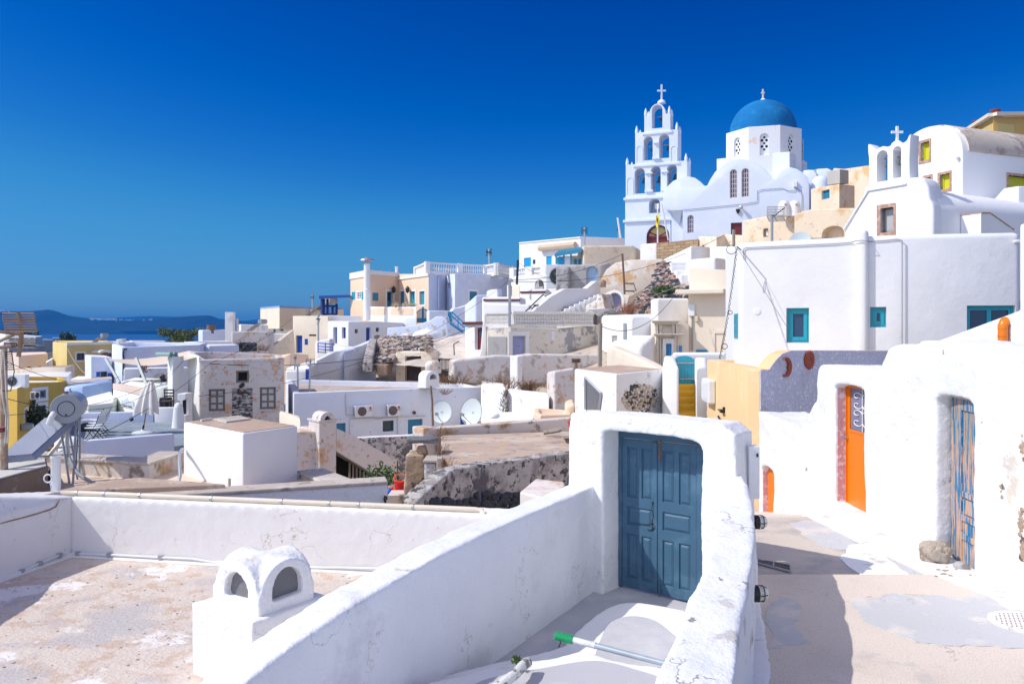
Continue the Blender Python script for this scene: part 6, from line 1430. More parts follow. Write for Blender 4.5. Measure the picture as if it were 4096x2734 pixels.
T = Thing('pergola', 'royal blue wooden pergola with glazed panels against the peach house', 'pergola'); M_DB = flat('deep_blue_wood', (.005, .04, .22), rough=.5)
def Q(x, y, d=106): return P(x, y, d)
T.part('roof', MB().box8([Q(1612, 545, 105), Q(1965, 528, 103), Q(1965, 520, 108), Q(1612, 532, 110)]+[p+Vector((0, 0, .25)) for p in (Q(1612, 545, 105), Q(1965, 528, 103), Q(1965, 520, 108), Q(1612, 532, 110))]), M_DB)
for x, y0 in ((1655, 545), (1708, 545), (1765, 620), (1810, 600)): T.part('post', MB().tube([Q(x, 722), Q(x, y0)], .3 if x < 1700 else .16, 4), M_DB)
for y in (625, 718): T.part('rail', MB().tube([Q(1650, y), Q(1812, y)], .12, 4), M_DB)
T.part('glass_panel', MB().prism([Q(1660, 715), Q(1805, 715), Q(1805, 628), Q(1660, 628)], (0, .05, 0)), flat('bluish_pane', (.12, .3, .6), rough=.2)); T.done()
def ssolar(label, c, s=1.):
    T, ax = solar(label, c, (.35, .94, 0), 1.3*s, .36*s, 0, 0, 0, 0, big=False, group='small distant solar heaters'); c = Vector(c)
    T.part('collector', MB().box8([c+Vector(v)*s for v in [(-1.9, -.2, -1.5), (-.4, -.3, -.4), (-.1, .9, -.4), (-1.6, 1., -1.5), (-1.95, -.25, -1.4), (-.45, -.35, -.3), (-.15, .85, -.3), (-1.65, .95, -1.4)]]), M_GALV)
    for v in ((-.3, .1), (.4, .2), (.2, 1.1), (.5, 1)): T.part('leg', MB().tube([c+Vector((v[0]*.5, v[1], -.2))*s, c+Vector((v[0], v[1], -1.6))*s], .03*s, 4), M_GALV)
    T.done()
ssolar('small solar heater on the low white roof at the foot of the cream skyline house', P(948, 800, 90), .78)
ssolar('white solar heater tank beside the blue pergola', P(1700, 560, 112), 1.5)
fr('Z3'); ssolar('small solar heater on the pale yellow house roof', P(1135, 395, 72), .5); fr('Z4')
T = Hh('cream house with blue double door and blue shutter above the ramp', [(1320, 738, 92), (1712, 735, 90)], 6, M_CREAM, H=9, roof=M_WHITE, bev=.05); W = T.w(0)
door(T, W, 1352, 955, 1425, 1148, M_BLUE, r=.3, leaves=2, frame=M_WOOD); S(T, W, [(1452, 992, 1490, 1060)], M_BLUE, leaves=1, r=.05); window(T, W, 1500, 942, 1582, 965, M_WOOD, M_DARK, fw=.06); T.done()
fp = [P(1040, 1130, 80), P(1320, 905, 88)]; Wp = Wall((fp[0].x, 80), (fp[1].x, 88)); T = Thing('ramp_wall', 'cream ramp parapet climbing to the blue double door', 'wall')
T.part('ramp_wall', Wp.poly(MB(), [Wp.hit(*q) for q in [(1040, 1130), (1160, 1030), (1330, 893), (1350, 1150), (1300, 1250), (1040, 1250)]], 0, -.4), M_CREAM2, bev=.06); T.done()
T = Hh('white house with three small openings and blue doors left of the rubble stairs', [(1712, 792, 88), (1940, 797, 84), (2240, 795, 86), (2560, 812, 88)], 7, M_WHITE, H=8, bev=.12, seg=3, smooth=50); W = T.w(0)
shutters(T, W, 1772, 862, 1815, 1045, M_BLUE, leaves=1, plank=True, name='door', r=.35); window(T, W, 1868, 864, 1912, 988, M_BLUE, M_GLASS, r=.3, nx=2, ny=3, fw=.1); W = T.w(1)
window(T, W, 2014, 885, 2052, 930, M_WOOD, M_DARK, r=.4); shutters(T, W, 2140, 868, 2190, 1047, M_BLUE, leaves=1, plank=True, name='door', r=.35); W = T.w(2); window(T, W, 2250, 868, 2290, 914, M_WOOD, M_DARK, r=.4); T.done()
Hh('plain white upper storey behind the white house with blue doors', [(1712, 730, 93), (2092, 738, 95)], 5, M_WHITE, H=6, bev=.08).done()
for lb, f, b, m, H, rf in [
 ('low white roofed store right of the olive-green tree', [(305, 895, 84), (635, 890, 86)], 6, M_SHW, 8, M_ROOF),
 ('low grey-white house with a small dark window above the stone pile', [(635, 912, 72), (1042, 912, 74), (1105, 908, 78)], 6, M_OLDW, 8, M_ROOF),
 ('white parapet at the foot of the cream skyline house', [(735, 830, 92), (1045, 838, 94)], 4, M_WHITE, 7, None),
 ('curved white vault tops in front of the olive-green tree', [(105, 1035, 66), (250, 1018, 66), (630, 1020, 68)], 4, M_WHITE, 7, None),
 ('low mauve wall behind the peeling old house', [(-20, 1065, 58), (385, 1070, 56), (690, 1062, 58)], 3, M_SHW, 7, M_WHITE),
 ('white wall under the blue doors of the skyline house', [(1105, 935, 95), (1320, 938, 96)], 3, M_WHITE, 6, None),
 ('cream wall piece behind the roof poles', [(1208, 1195, 66), (1300, 1147, 66), (1500, 1170, 68)], 4, M_PEACH, 7, None),
 ('white cottage roof behind the roof poles', [(1238, 1350, 58), (1480, 1345, 58), (1600, 1250, 62)], 5, M_WHITE, 6, None),
 ('white wall with a drain at the right of the roof poles', [(1560, 1250, 63), (1800, 1140, 66), (1900, 1120, 67)], 5, M_WHITE, 8, None)]:
    Hh(lb, f, b, m, H=H, roof=rf, bev=.12, seg=3, smooth=50).done()
W = Wall((P(1440, 0, 57.5).x, 57.5), (P(1600, 0, 58).x, 58)); T = Thing('door', 'small royal blue door of the white cottage behind the roof poles', 'door'); u0, u1, z0, z1 = W.rect(1462, 1330, 1520, 1480); T.part('panel', W.slab(MB(), u0, u1, z0, z1, 0, .05), M_BLUE); T.part('panel_board', W.slab(MB(), u0+.1, u1-.1, z0, z1-.1, .05, .07), M_BLUE); T.done()
T = Hh('long sloping pale blue limewashed wall climbing towards the rubble stairs', [(1895, 1130, 66), (2080, 1085, 70), (2250, 1030, 74)], 1, M_LAV, H=8, bev=.1, name='wall', cat='wall'); T.done()
T = Thing('railing', 'blue iron railing in front of the small white landing', 'railing')
for y in (1040, 1075, 1108, 1140): T.part('rail', MB().tube([P(1600, y, 80), P(1770, y+12, 78)], .05, 4), M_CYAN if y == 0 else M_BLUE)
for x in (1602, 1685, 1770): T.part('post', MB().tube([P(x, 1150, 79), P(x, 1035, 79)], .05, 4), M_BLUE)
T.done()
Hh('small white landing behind the blue iron railing', [(1570, 1030, 82), (1590, 1000, 81.5), (1740, 990, 81)], 3, M_WHITE, H=8, bev=.2, seg=3, smooth=50).done()
Hh('white stepped wall with pots right of the blue iron railing', [(1775, 1060, 78), (1900, 1100, 76), (2010, 1090, 77)], 2, M_WHITE, H=8, bev=.2, seg=3, smooth=50).done()
random.seed(2); m = MB()
for i in range(90): p = P(random.uniform(700, 890), random.uniform(1045, 1125), 62+random.random()*.6); rock(p, .26, .2, .15, i, 1, .3, mb=m)
one('stone_pile', 'stacked black lava stones on the low mauve wall', 'stone pile', m, flat('black_lava_cobbles', (.045, .05, .06)), kind='stuff')
p = P(618, 855, 83); one('chimney_pipe', 'white square chimney pipe on the low white store', 'chimney', MB().box((p.x-.4, p.y-.4, p.z-1.6), (p.x+.4, p.y+.4, p.z+1.5)).box((p.x-.2, p.y-.45, p.z+.8), (p.x+.2, p.y-.4, p.z+1.2)), M_WHITE)
p = P(403, 880, 85); one('chimney_pipe', 'short rust-brown chimney pot on the low white store', 'chimney', MB().lathe(p-Vector((0, 0, .5)), [(.45, 0), (.45, .9), (.38, .9), (.38, .5)], 12), M_RUST)
one('pole', 'thin dark pole beside the white chimney pipe', 'pole', MB().tube([P(702, 905, 80), P(702, 768, 80)], .12, 5), M_GALV)
def aerial(label, base, top, d, yag=4, w=22, grid=False, mat=None, dpole=.05):
    T = Thing('tv_aerial', label, 'aerial', 'television aerials'); b, t_ = P(base[0], base[1], d), P(top[0], top[1], d); pxm = d/F
    T.part('pole', MB().tube([b, t_], dpole, 5), mat or M_GALV); h = (t_-b).length; m = MB(); ww = w/cur[2]*pxm
    if grid:
        for k in range(7): z = t_.z-h*.38*k/6; m.tube([(t_.x-ww, d, z), (t_.x+ww, d, z)], dpole*.28, 3)
        for s_ in (-1, 1): m.tube([(t_.x+s_*ww, d, t_.z), (t_.x+s_*ww, d, t_.z-h*.38)], dpole*.28, 3)
    else:
        for k in range(yag):
            z = t_.z-h*(.04+.10*k); m.tube([(t_.x-ww*.5, d, z), (t_.x+ww*.5, d, z)], dpole*.4, 3); m.tube([(t_.x+(-1)**k*ww*.5, d, z-h*.05), (t_.x+(-1)**k*ww*.5, d, z+h*.05)], dpole*.3, 3)
    T.part('elements', m, mat or M_IRON); T.part('mount', MB().box((t_.x-dpole*2, d-dpole*2, t_.z-h*.2), (t_.x+dpole*2, d+dpole*2, t_.z-h*.16)), M_IRON); T.done()
aerial('television aerial on the cream skyline house', (1540, 655), (1538, 500), 113, dpole=.12)
aerial('tall aerial with a small dish on the cream house with the blue shutter', (1605, 1020), (1605, 718), 80, dpole=.09)
aerial('grid aerial behind the roof poles', (1515, 1385), (1515, 1215), 52, 4, 48, True)
aerial('thin ladder-like aerial left of the roof poles', (1340, 1335), (1345, 1175), 52)
one('iron_box', 'dark weed tuft growing beside the black stone pile', 'weeds', twigs(P(985, 1125, 62), .6, 1.3, 60, .012, MB(), 3, 1.), M_DRY, kind='stuff')  # dry twigs make up this weed tuft
# ================================================================= Z5: peach house and surroundings
fr('Z5')
def leanto(label, W, uz, th, mat, name='wall', cat='wall', bev=.08, post=None):
    T = Thing(name, label, cat); T.part(name, W.poly(MB(), [W.hit(*q) for q in uz], 0, -th), mat, bev=bev, smooth=50, seg=3, post=post); return T.done()
def pW(x0, d0, x1, d1): return Wall((P(x0, 0, d0).x, d0), (P(x1, 0, d1).x, d1))
T = Hh('peach house with turquoise shutters, lamps and a walled terrace', [(5, 543, 104), (205, 535, 98), (540, 548, 103)], [P(540, 548, 112), P(5, 543, 112)], M_PEACH, H=9, bev=.04)
W = T.w(0); S(T, W, [(20, 748, 58, 834), (128, 745, 158, 834)], M_TEAL, leaves=1, r=.03); window(T, W, 78, 750, 126, 826, M_WHITE, M_GLASS, nx=2, ny=3, fw=.1, lintel=M_WHITE, lw=.2)
W = T.w(1); door(T, W, 415, 745, 485, 960, M_TEAL2, r=.4, surround=M_WHITE, lw=.3, glass=M_GLASS); T.part('wall_cabinet', W.slab(MB(), W.hit(252, 800)[0], W.hit(313, 800)[0], W.hit(280, 845)[1], W.hit(280, 758)[1], 0, .06), M_TEAL2)
for w_ in (T.w(0), T.w(1)): T.part('cornice', w_.slab(MB(), -.05, w_.L+.05, w_.hit(100 if w_ is T.w(0) else 300, 548)[1]-.1, max(p.z for p in T.fp)+.05, 0, .12), M_WHITE)
q = W.hit(462, 745); T.part('lamp', MB().lathe(hitp(W, 462, 735, .4), [(.05, -.3), (.25, -.1), (.28, .3), (.05, .6)], 8), M_IRON); T.done()
T = Hh('peach and white house wing with turquoise door under the balustraded roof', [(540, 548, 103), (880, 545, 95), (1072, 548, 99)], [P(1072, 548, 108), P(540, 548, 110)], M_PEACH, H=9, bev=.04)
W = T.w(0); shutters(T, W, 555, 742, 608, 888, M_TEAL2, r=.25, surround=M_WHITE, lw=.2); door(T, W, 668, 742, 728, 960, M_TEAL, r=.3, surround=M_WHITE, lw=.25); shutters(T, W, 778, 740, 835, 890, M_TEAL, r=.25, surround=M_WHITE, lw=.2)
T.part('lamp', MB().lathe(hitp(W, 678, 735, .4), [(.05, -.3), (.25, -.1), (.28, .3), (.05, .6)], 8), M_IRON)
T.part('cornice', W.slab(MB(), -.05, W.L+.05, T.fp[1].z-.25, T.fp[1].z+.05, 0, .12), M_WHITE); W = T.w(1); T.part('white_side', W.slab(MB(), 0, W.L, -8, T.fp[1].z-.02, 0, .02), M_SHW)
T.part('downpipe', MB().tube([hitp(W, 985, 575, .15), hitp(W, 978, 600, .15), hitp(W, 978, 950, .15)], .12, 6), M_SHW); T.done()
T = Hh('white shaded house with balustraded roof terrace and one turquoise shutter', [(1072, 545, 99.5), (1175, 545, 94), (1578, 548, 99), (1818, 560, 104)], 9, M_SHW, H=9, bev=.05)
W = T.w(1); shutters(T, W, 1338, 743, 1424, 860, M_TEAL2, r=.15, surround=M_WHITE, lw=.25); W = T.w(0); window(T, W, 1088, 645, 1118, 708, M_WOOD, M_CREAM, r=.4); T.done()
def balustrade(label, pts, ztop, zbot, n, mat=M_WHITE, posts=(), group='white balustrades', rad=.12):
    T = Thing('balustrade', label, 'balustrade', group); rl = MB(); bl_ = MB()
    for (a, b) in zip(pts, pts[1:]):
        A, B = Vector((P(a[0], 0, a[1]).x, a[1], 0)), Vector((P(b[0], 0, b[1]).x, b[1], 0)); W = Wall((A.x, A.y), (B.x, B.y)); h = ztop-zbot
        W.slab(rl, 0, W.L, ztop-h*.14, ztop, -.2, .2); W.slab(rl, 0, W.L, zbot-.3, zbot+h*.12, -.2, .2)
        for u in (0, W.L): W.slab(rl, u-.3, u+.3, zbot-.3, ztop+.05, -.25, .26)
        k_ = max(2, int(n*W.L/10))
        for k in range(k_):
            u = .45+(W.L-.9)*(k+.5)/k_; p = W.p(u, zbot+h*.12, 0); hh = h*.74; r = rad; bl_.lathe(p, [(r*.8, 0), (r*.5, hh*.12), (r*1.1, hh*.32), (r*.75, hh*.55), (r*.45, hh*.8), (r*.8, hh)], 7)
    T.part('rails', rl, mat); T.part('balusters', bl_, mat, smooth=50); T.done()
z1_, z0_ = Zy(435, 99), Zy(545, 99)
balustrade('long white balustrade round the roof terrace of the shaded house', [(738, 104), (865, 96), (1230, 99), (1525, 101), (1640, 98), (1812, 104)], z1_, z0_, 24)
T = Hh('low walled terrace in front of the peach house, white with peach panels', [(208, 912, 96), (425, 915, 92), (742, 912, 89)], 4, M_WHITE, H=8, par=(.4, 1.), bev=.05)
for i, (a, b, c, d) in enumerate(((232, 410, 930, 1005), (455, 708, 928, 1005))): W = T.w(i); u0, u1, zz0, zz1 = W.rect(a, c, b, d); T.part('peach_panel', W.slab(MB(), u0, u1, zz0, zz1, 0, .03), M_PEACH)
T.part('blue_base', T.w(1).slab(MB(), 0, T.w(1).L, -12, Zy(1045, 91), 0, .04), M_LAV); T.done()
for k, x in enumerate((505, 625, 695)): shrub('small dry flower clump in a pot on the %s of the peach terrace wall' % ('left', 'middle', 'right')[k], P(x, 898, 90.5), .5, .4, .35, 120, .2, flat('straw_flowers', (.6, .5, .3)), name='potted_plant', tw=4, seed=k, cat='plant', group='pots on the peach terrace wall')
T = Thing('chimney_pipe', 'tall white flue pipe with a conical cap in front of the peach house', 'flue'); p = P(190, 1065, 92); h = Zy(435, 92)-p.z
T.part('pipe', MB().lathe(p, [(.42, 0), (.42, h*.55), (.36, h*.56), (.36, h)], 14), M_WHITE, smooth=40); T.part('cap', MB().lathe(p+Vector((0, 0, h+.1)), [(.25, -.1), (.25, .25), (.85, .3), (.8, .4), (.08, .72)], 14), M_GALV); T.done()
one('chimney_pipe', 'short white pipe on the peach house roof', 'flue', MB().tube([P(522, 545, 104), P(522, 468, 104)], .18, 8).tube([P(522, 475, 104), P(522, 466, 104)], .24, 8), M_WHITE)
# wrought gate
W = pW(745, 90, 885, 91); T = Thing('iron_gate', 'blue wrought iron gate with pointed bars beside the peach terrace', 'gate'); u0, zb = W.hit(747, 1092); u1, _ = W.hit(882, 1092); _, zm = W.hit(810, 1042); _, zt = W.hit(810, 925)
T.part('panel', W.slab(MB(), u0, u1, zb, zm, 0, .08), M_TEAL2); br = MB(); um_ = (u0+u1)/2
for k in range(13):
    u = u0+(u1-u0)*(k+.5)/13; hh = zt-(abs(u-um_)/(u1-u0)*2)**2*(zt-zm)*.42; br.tube([W.p(u, zm, .04), W.p(u, hh, .04)], .035, 4)
br.tube([W.p(um_, zb, .04), W.p(um_, zt+.1, .04)], .1, 4); br.tube([W.p(um_+(u1-u0)/2*math.cos(a), zm+(zt-zm)*(.45+.38*math.sin(a)), .04) for a in [k*math.pi/12 for k in range(13)]], .05, 4); T.part('bars', br, M_TEAL2)
T.part('post', W.slab(MB(), u1, u1+.2, zb, zt-.6, -.1, .1), M_TEAL2); T.done()
# walls below
W = pW(415, 80, 1100, 78)
leanto('long old bluish wall with fallen plaster below the peach terrace', W, [(415, 1150), (600, 1135), (740, 1118), (900, 1065), (960, 1020), (1075, 1022), (1100, 1200), (1100, 1400), (415, 1400)], .8, plaster('old_bluish_wall', (.62, .68, .80), d1=((.52, .42, .34), 1.0, .60, .06), d2=((.30, .27, .25), 2.2, .68, .04), bs=5, bd=.06))
W = pW(880, 86, 1480, 88); leanto('bright blue-white wall with a stepped top behind the blue stairs', W, [(885, 958), (1050, 955), (1140, 965), (1165, 930), (1225, 922), (1370, 875), (1505, 830), (1660, 800), (1660, 1250), (885, 1250)], 1.2, M_LAV)
T = Thing('iron_stairs', 'bright blue metal stairs with railings going down between blue-white walls', 'stairs')
for k in range(7): a, b = P(1110+k*24, 1085+k*17, 80), P(1150+k*24, 1085+k*17, 80.8); T.part('tread', MB().box((a.x, a.y-.3, a.z-.08), (b.x, b.y+.2, b.z)), M_CYAN)
T.part('stringer', MB().tube([P(1105, 1085, 79.6), P(1265, 1200, 79.6)], .1, 4), M_CYAN)
for a, b in (((1140, 970), (1285, 1105)), ((1140, 1015), (1285, 1150)), ((1140, 1090), (1140, 965)), ((1285, 1190), (1285, 1100)), ((1210, 1140), (1210, 1035))): T.part('railing', MB().tube([P(*a, 79.4), P(*b, 79.4)], .06, 4), M_CYAN)
T.part('panel', MB().prism([P(1095, 1080, 81), P(1140, 1080, 81), P(1140, 968, 81), P(1095, 968, 81)], (0, .1, 0)), M_TEAL2); T.done()
m = MB(); c = P(865, 1222, 76); m.lathe(c-Vector((0, 0, 1)), [(1.45, 0), (1.4, .95), (1.1, 1.25), (.6, 1.45), (.18, 1.5), (.12, 1.6), (.02, 1.62)], 24); one('dome_roof', 'low white domed roof below the old bluish wall', 'roof', m, M_WHITE, smooth=60)
c = P(630, 1245, 75); one('dome_roof', 'small white rounded roof mound left of the low domed roof', 'roof', MB().lathe(c-Vector((0, 0, 1)), [(.8, 0), (.75, .9), (.5, 1.15), (.2, 1.25), (.05, 1.3)], 20), M_WHITE, smooth=60)
# plaster slope and rubble steps
sl2 = [P(x, y, d) for x, y, d in [(500, 1560, 60), (870, 1290, 70), (1290, 1195, 74), (1330, 1330, 70), (1330, 1620, 58), (960, 1640, 56), (500, 1640, 57)]]
structure('slope', MB().grid(lambda u, v: (sl2[0].lerp(sl2[4], u)).lerp(sl2[1].lerp(sl2[2]+Vector((1, 0, 0)), u), v)+Vector((0, 0, .25*noise.noise(Vector((u*4, v*4, 2))))), 24, 24), plaster('pale_screed_slope', (.66, .58, .50), d1=((.50, .43, .37), .35, .5, .2), d2=((.42, .35, .3), 1.2, .62, .1), bs=2, bd=.08), 60)
random.seed(17); m = MB(); m2 = MB()
for i in range(950):
    u, v = random.random(), random.random(); x = 300+590*u; y = 1255+(300*v)*(1-.55*u); s = random.uniform(.12, .4)
    if x > 500 and y > 1400: continue
    p = P(x, y, 74-v*13); rock(p, s*1.1, s, s*.85, i, 1, .35, mb=m if random.random() < .5 else m2)
one('rubble', 'dark tumbled stones of a ruined stairway below the white domes', 'rubble', m, M_LAVA, kind='stuff'); one('rubble', 'pale broken stones and mortar of the ruined stairway', 'rubble', m2, plaster('pale_broken_stone', (.50, .42, .36), d1=((.25, .15, .1), 1.5, .55, .05), bs=6, bd=.05), kind='stuff')
T = Thing('stone_steps', 'rough stone steps climbing through the dark tumbled stones', 'steps')
for k in range(5): a, b = P(300+k*10, 1560-k*30, 60+k*2), P(420+k*8, 1560-k*30, 60+k*2); T.part('step', MB().box((a.x, a.y, a.z-.8), (b.x, b.y+2.2, b.z)), M_STONE, bev=.08)
T.done()
W = pW(258, 60, 330, 74); leanto('ruined grey stone parapet along the left of the rough steps', Wall((P(250, 0, 59).x, 59), (P(310, 0, 74).x, 74)), [(250, 1530), (285, 1330), (305, 1270), (335, 1262), (335, 1600), (250, 1640)], .7, M_OLDG)
W = pW(-10, 68, 290, 72); leanto('plain bluish-white wall sloping up to the ruined steps', W, [(-200, 1430), (0, 1385), (130, 1350), (292, 1280), (270, 1568), (-200, 1600)], .6, M_LAV)
fr('Y3')
T = Thing('gateway', 'freestanding beige gateway with a dark panelled double door', 'gateway'); W = pW(180, 62, 513, 61)
u0, u1, z0, z1 = W.rect(182, 55, 512, 330); a, b, zz0, zz1 = W.rect(268, 98, 413, 330)
T.part('wall', W.slab(MB(), u0, u1, z0-1.5, z1, 0, -1.2), M_CREAM2, cutme=True, bev=.12, smooth=50, seg=3); door(T, W, 268, 98, 413, 318, M_BROWN, r=.4, leaves=2); T.done()
fr('Z5')
T = Thing('iron_gate', 'small black barred gate beside the old wall', 'gate'); W = pW(995, 58, 1158, 58); u0, u1, z0, z1 = W.rect(995, 1502, 1158, 1700); m = MB()
for k in range(12): u = u0+(u1-u0)*k/11; m.tube([W.p(u, z0, 0), W.p(u, z1, 0)], .03 if 0 < k < 11 else .08, 4)
for z in (z1, z1-.9, z0+.2): m.tube([W.p(u0, z, 0), W.p(u1, z, 0)], .05, 4)
T.part('bars', m, M_IRON); T.done()
# white house with dark red door
T = Hh('narrow white house with tall dark red door and dark cornice', [(1290, 1100, 63), (1500, 1095, 60)], 3.5, M_WHITE, H=8, bev=.06); W = T.w(0); door(T, W, 1396, 1145, 1482, 1395, M_RED, r=.35, arch=False, glass=M_GLASS)
T.part('cornice', W.slab(MB(), -.1, W.L+.1, T.fp[0].z-.1, T.fp[0].z+.12, -.1, .2), flat('dark_red_tile', (.10, .02, .015))); T.part('niche', W.slab(MB(), W.hit(1368, 1300)[0], W.hit(1385, 1300)[0], W.hit(1375, 1322)[1], W.hit(1375, 1282)[1], 0, .02), M_SHW); T.part('bracket', MB().tube([hitp(W, 1285, 1300, .5), hitp(W, 1240, 1332, .6), hitp(W, 1245, 1455, .6)], .05, 4), M_IRON); T.done()
leanto('sloping white buttress right of the dark red door', pW(1460, 58.5, 1530, 58.5), [(1462, 1400), (1497, 985), (1530, 985), (1530, 1500), (1440, 1500)], 1.5, M_WHITE)
# ================================================================= lattice balcony house
def lattice(label, W, x0, x1, y0, y1, nx, ny=3, mat=None, tri=None):
    mat = mat or plaster('pale_pierced_concrete', (.82, .79, .73), vary=.05)
    T = Thing('lattice_balustrade', label, 'balustrade', 'pierced block balustrades'); u0, u1, z0, z1 = W.rect(x0, y0, x1, y1); m = MB(); w = (u1-u0)/nx; h = (z1-z0)/ny; t_ = .065
    T.part('rails', W.slab(W.slab(MB(), u0-.1, u1+.1, z1, z1+.18, .06, -.34), u0-.1, u1+.1, z0-.15, z0, .06, -.34), mat)
    for i in range(nx+1): W.slab(m, u0+i*w-t_*.4, u0+i*w+t_*.4, z0, z1, 0, -.2)
    for j in range(1, ny): W.slab(m, u0, u1, z0+j*h-t_*.4, z0+j*h+t_*.4, -.003, -.2)
    for i in range(nx):
        for j in range(ny):
            c0, c1 = u0+(i+.5)*w, z0+(j+.5)*h
            W.poly(m, [(c0-w*.17, c1), (c0, c1-h*.17), (c0+w*.17, c1), (c0, c1+h*.17)], -.02, -.15) if (i+j) % 2 else (W.slab(m, c0-w*.5, c0-w*.28, c1-.05, c1+.05, -.02, -.15), W.slab(m, c0+w*.28, c0+w*.5, c1-.05, c1+.05, -.02, -.15))
    T.part('pierced_blocks', m, mat); T.done()
W = pW(1525, 57, 1790, 56.4); lattice('left bay of pierced blocks above the grey stained wall', W, 1532, 1780, 994, 1108, 18)
fr('Z6'); W = pW(110, 56.3, 625, 57.6); lattice('long middle bay of pierced blocks above the grey stained wall', W, 140, 612, 885, 985, 30); W3_ = pW(625, 57.6, 940, 59.5); lattice('right bay of pierced blocks ending in a sloping parapet', W3_, 640, 925, 885, 985, 18)
T = Hh('old cream house with lilac plank door and grey cement patches', [(-130, 1032, 56.2), (105, 1012, 55.5), (570, 1032, 57), (990, 990, 60.5)], [P(990, 990, 64), P(-130, 1032, 62)], plaster('grey_patched_cream', (.72, .66, .56), d1=((.36, .35, .35), .55, .54, .05), d2=((.50, .40, .32), 2, .62, .08), bs=7, bd=.04), H=7, bev=.05)
W = T.w(1); door(T, W, 125, 1102, 253, 1300, M_LILAC, r=.3, leaves=2, surround=M_WHITE, lw=.3); u, z = W.hit(510, 1058)
for k in range(2): T.part('wall_notice', W.slab(MB(), W.hit(510, 1100)[0], W.hit(547, 1100)[0], W.hit(530, 1102+k*46)[1], W.hit(530, 1058+k*46)[1], 0, .03), M_PVC)
T.part('grey_pier', T.w(0).slab(MB(), .1, 1.5, -7, T.w(0).hit(-30, 1110)[1], 0, .05), M_GREY); T.part('stained_upstand', T.w(1).off(-.3).slab(MB(), 0, T.w(1).L+.1, T.fp[1].z-.2, Zy(985, 56.5)+.0, 0, -.3), M_OLDW)
T.done()
leanto('sloping shaded parapet at the right end of the pierced balustrade', pW(800, 58.5, 965, 62), [(820, 1030), (950, 880), (968, 885), (968, 1100), (820, 1100)], .4, M_GREY)
# ================================================================= Z6 upper terraces
T = Hh('white skyline house with blue doors, beige awning and balustraded balcony', [(192, 172, 86), (802, 115, 80), (1240, 130, 82)], 8, M_WHITE, H=14, bev=.05); W = T.w(0)
S(T, W, [(238, 325, 308, 440), (460, 310, 515, 440)], flat('vivid_blue_shutter', (.0, .36, .75), rough=.5), leaves=1, r=.12, name='door'); window(T, W, 326, 343, 352, 388, M_TEAL2, M_GLASS, nx=1, r=.1)
u0, z0 = W.hit(412, 240); u1, z1 = W.hit(770, 205); T.part('rolled_awning', MB().tube([W.p(u0, W.hit(412, 232)[1], .3), W.p(u1, W.hit(412, 232)[1], .3)], .32, 8), plaster('beige_awning', (.6, .48, .36)))
T.part('cornice', MB().tube([T.fp[0]-Vector((0, 0, .1)), T.fp[1]-Vector((0, 0, .1))], .1, 4), M_WHITE); T.done()
Wf = pW(130, 80.5, 570, 76); zt = Zy(415, 78); T = Thing('balcony', 'white balcony base with an arched opening under the balustrades', 'balcony')
a, b, zz0, zz1 = Wf.rect(368, 540, 458, 680); T.cutbox(Wf, a, b, zz0, zz1, 2., True, .6)
T.part('base', Wf.slab(MB(), -.3, Wf.L+.2, -2, Wf.hit(300, 513)[1], .3, -7), M_WHITE, cutme=True, bev=.05); T.part('dark_arch', Wf.slab(MB(), a, b, zz0, zz1, -1.9, -2), M_GREY); T.done()
for a, b, lb in ((132, 290, 'left'), (312, 440, 'middle'), (452, 568, 'right')): pa, pb = (a, 80.5-(a-130)/440*4.5), (b, 80.5-(b-130)/440*4.5); balustrade(lb+' section of the balcony balustrade below the beige awning', [pa, pb], Zy(415, 78.3), Zy(505, 78.3), 20, rad=.17, group='balcony balustrade sections')
T = Thing('porch', 'turquoise-blue wooden porch with a sloping roof beside the rough beige block', 'porch'); D = 76
rp_ = [P(545, 318, D), P(815, 268, D-1), P(815, 245, D+3), P(590, 280, D+3)]; T.part('roof', MB().box8(rp_+[p+Vector((0, 0, .3)) for p in rp_]), M_TEAL2)
for x0, x1, y0, y1 in ((553, 570, 315, 480), (628, 643, 300, 400), (700, 715, 290, 400), (805, 818, 270, 400), (570, 583, 320, 478)): a, b = P(x0, y1, D), P(x1, y0, D); T.part('post', MB().box((a.x, D, a.z), (b.x, D+.25, b.z)), M_TEAL)
a, b = P(583, 478, D), P(628, 312, D); T.part('door', MB().box((a.x, D+.05, a.z), (b.x, D+.12, b.z)), M_CYAN); a, b = P(643, 400, D), P(700, 305, D); T.part('white_panel', MB().box((a.x, D+.05, a.z), (b.x, D+.12, b.z)), M_PVC); a, b = P(715, 400, D), P(805, 300, D); T.part('cream_panel', MB().box((a.x, D+.4, a.z), (b.x, D+.5, b.z)), M_CREAM)
for x in (742, 782): a, b = P(x, 390, D), P(x+26, 335, D); T.part('shutter', MB().box((a.x, D+.3, a.z), (b.x, D+.38, b.z)), M_TEAL2)
T.done()
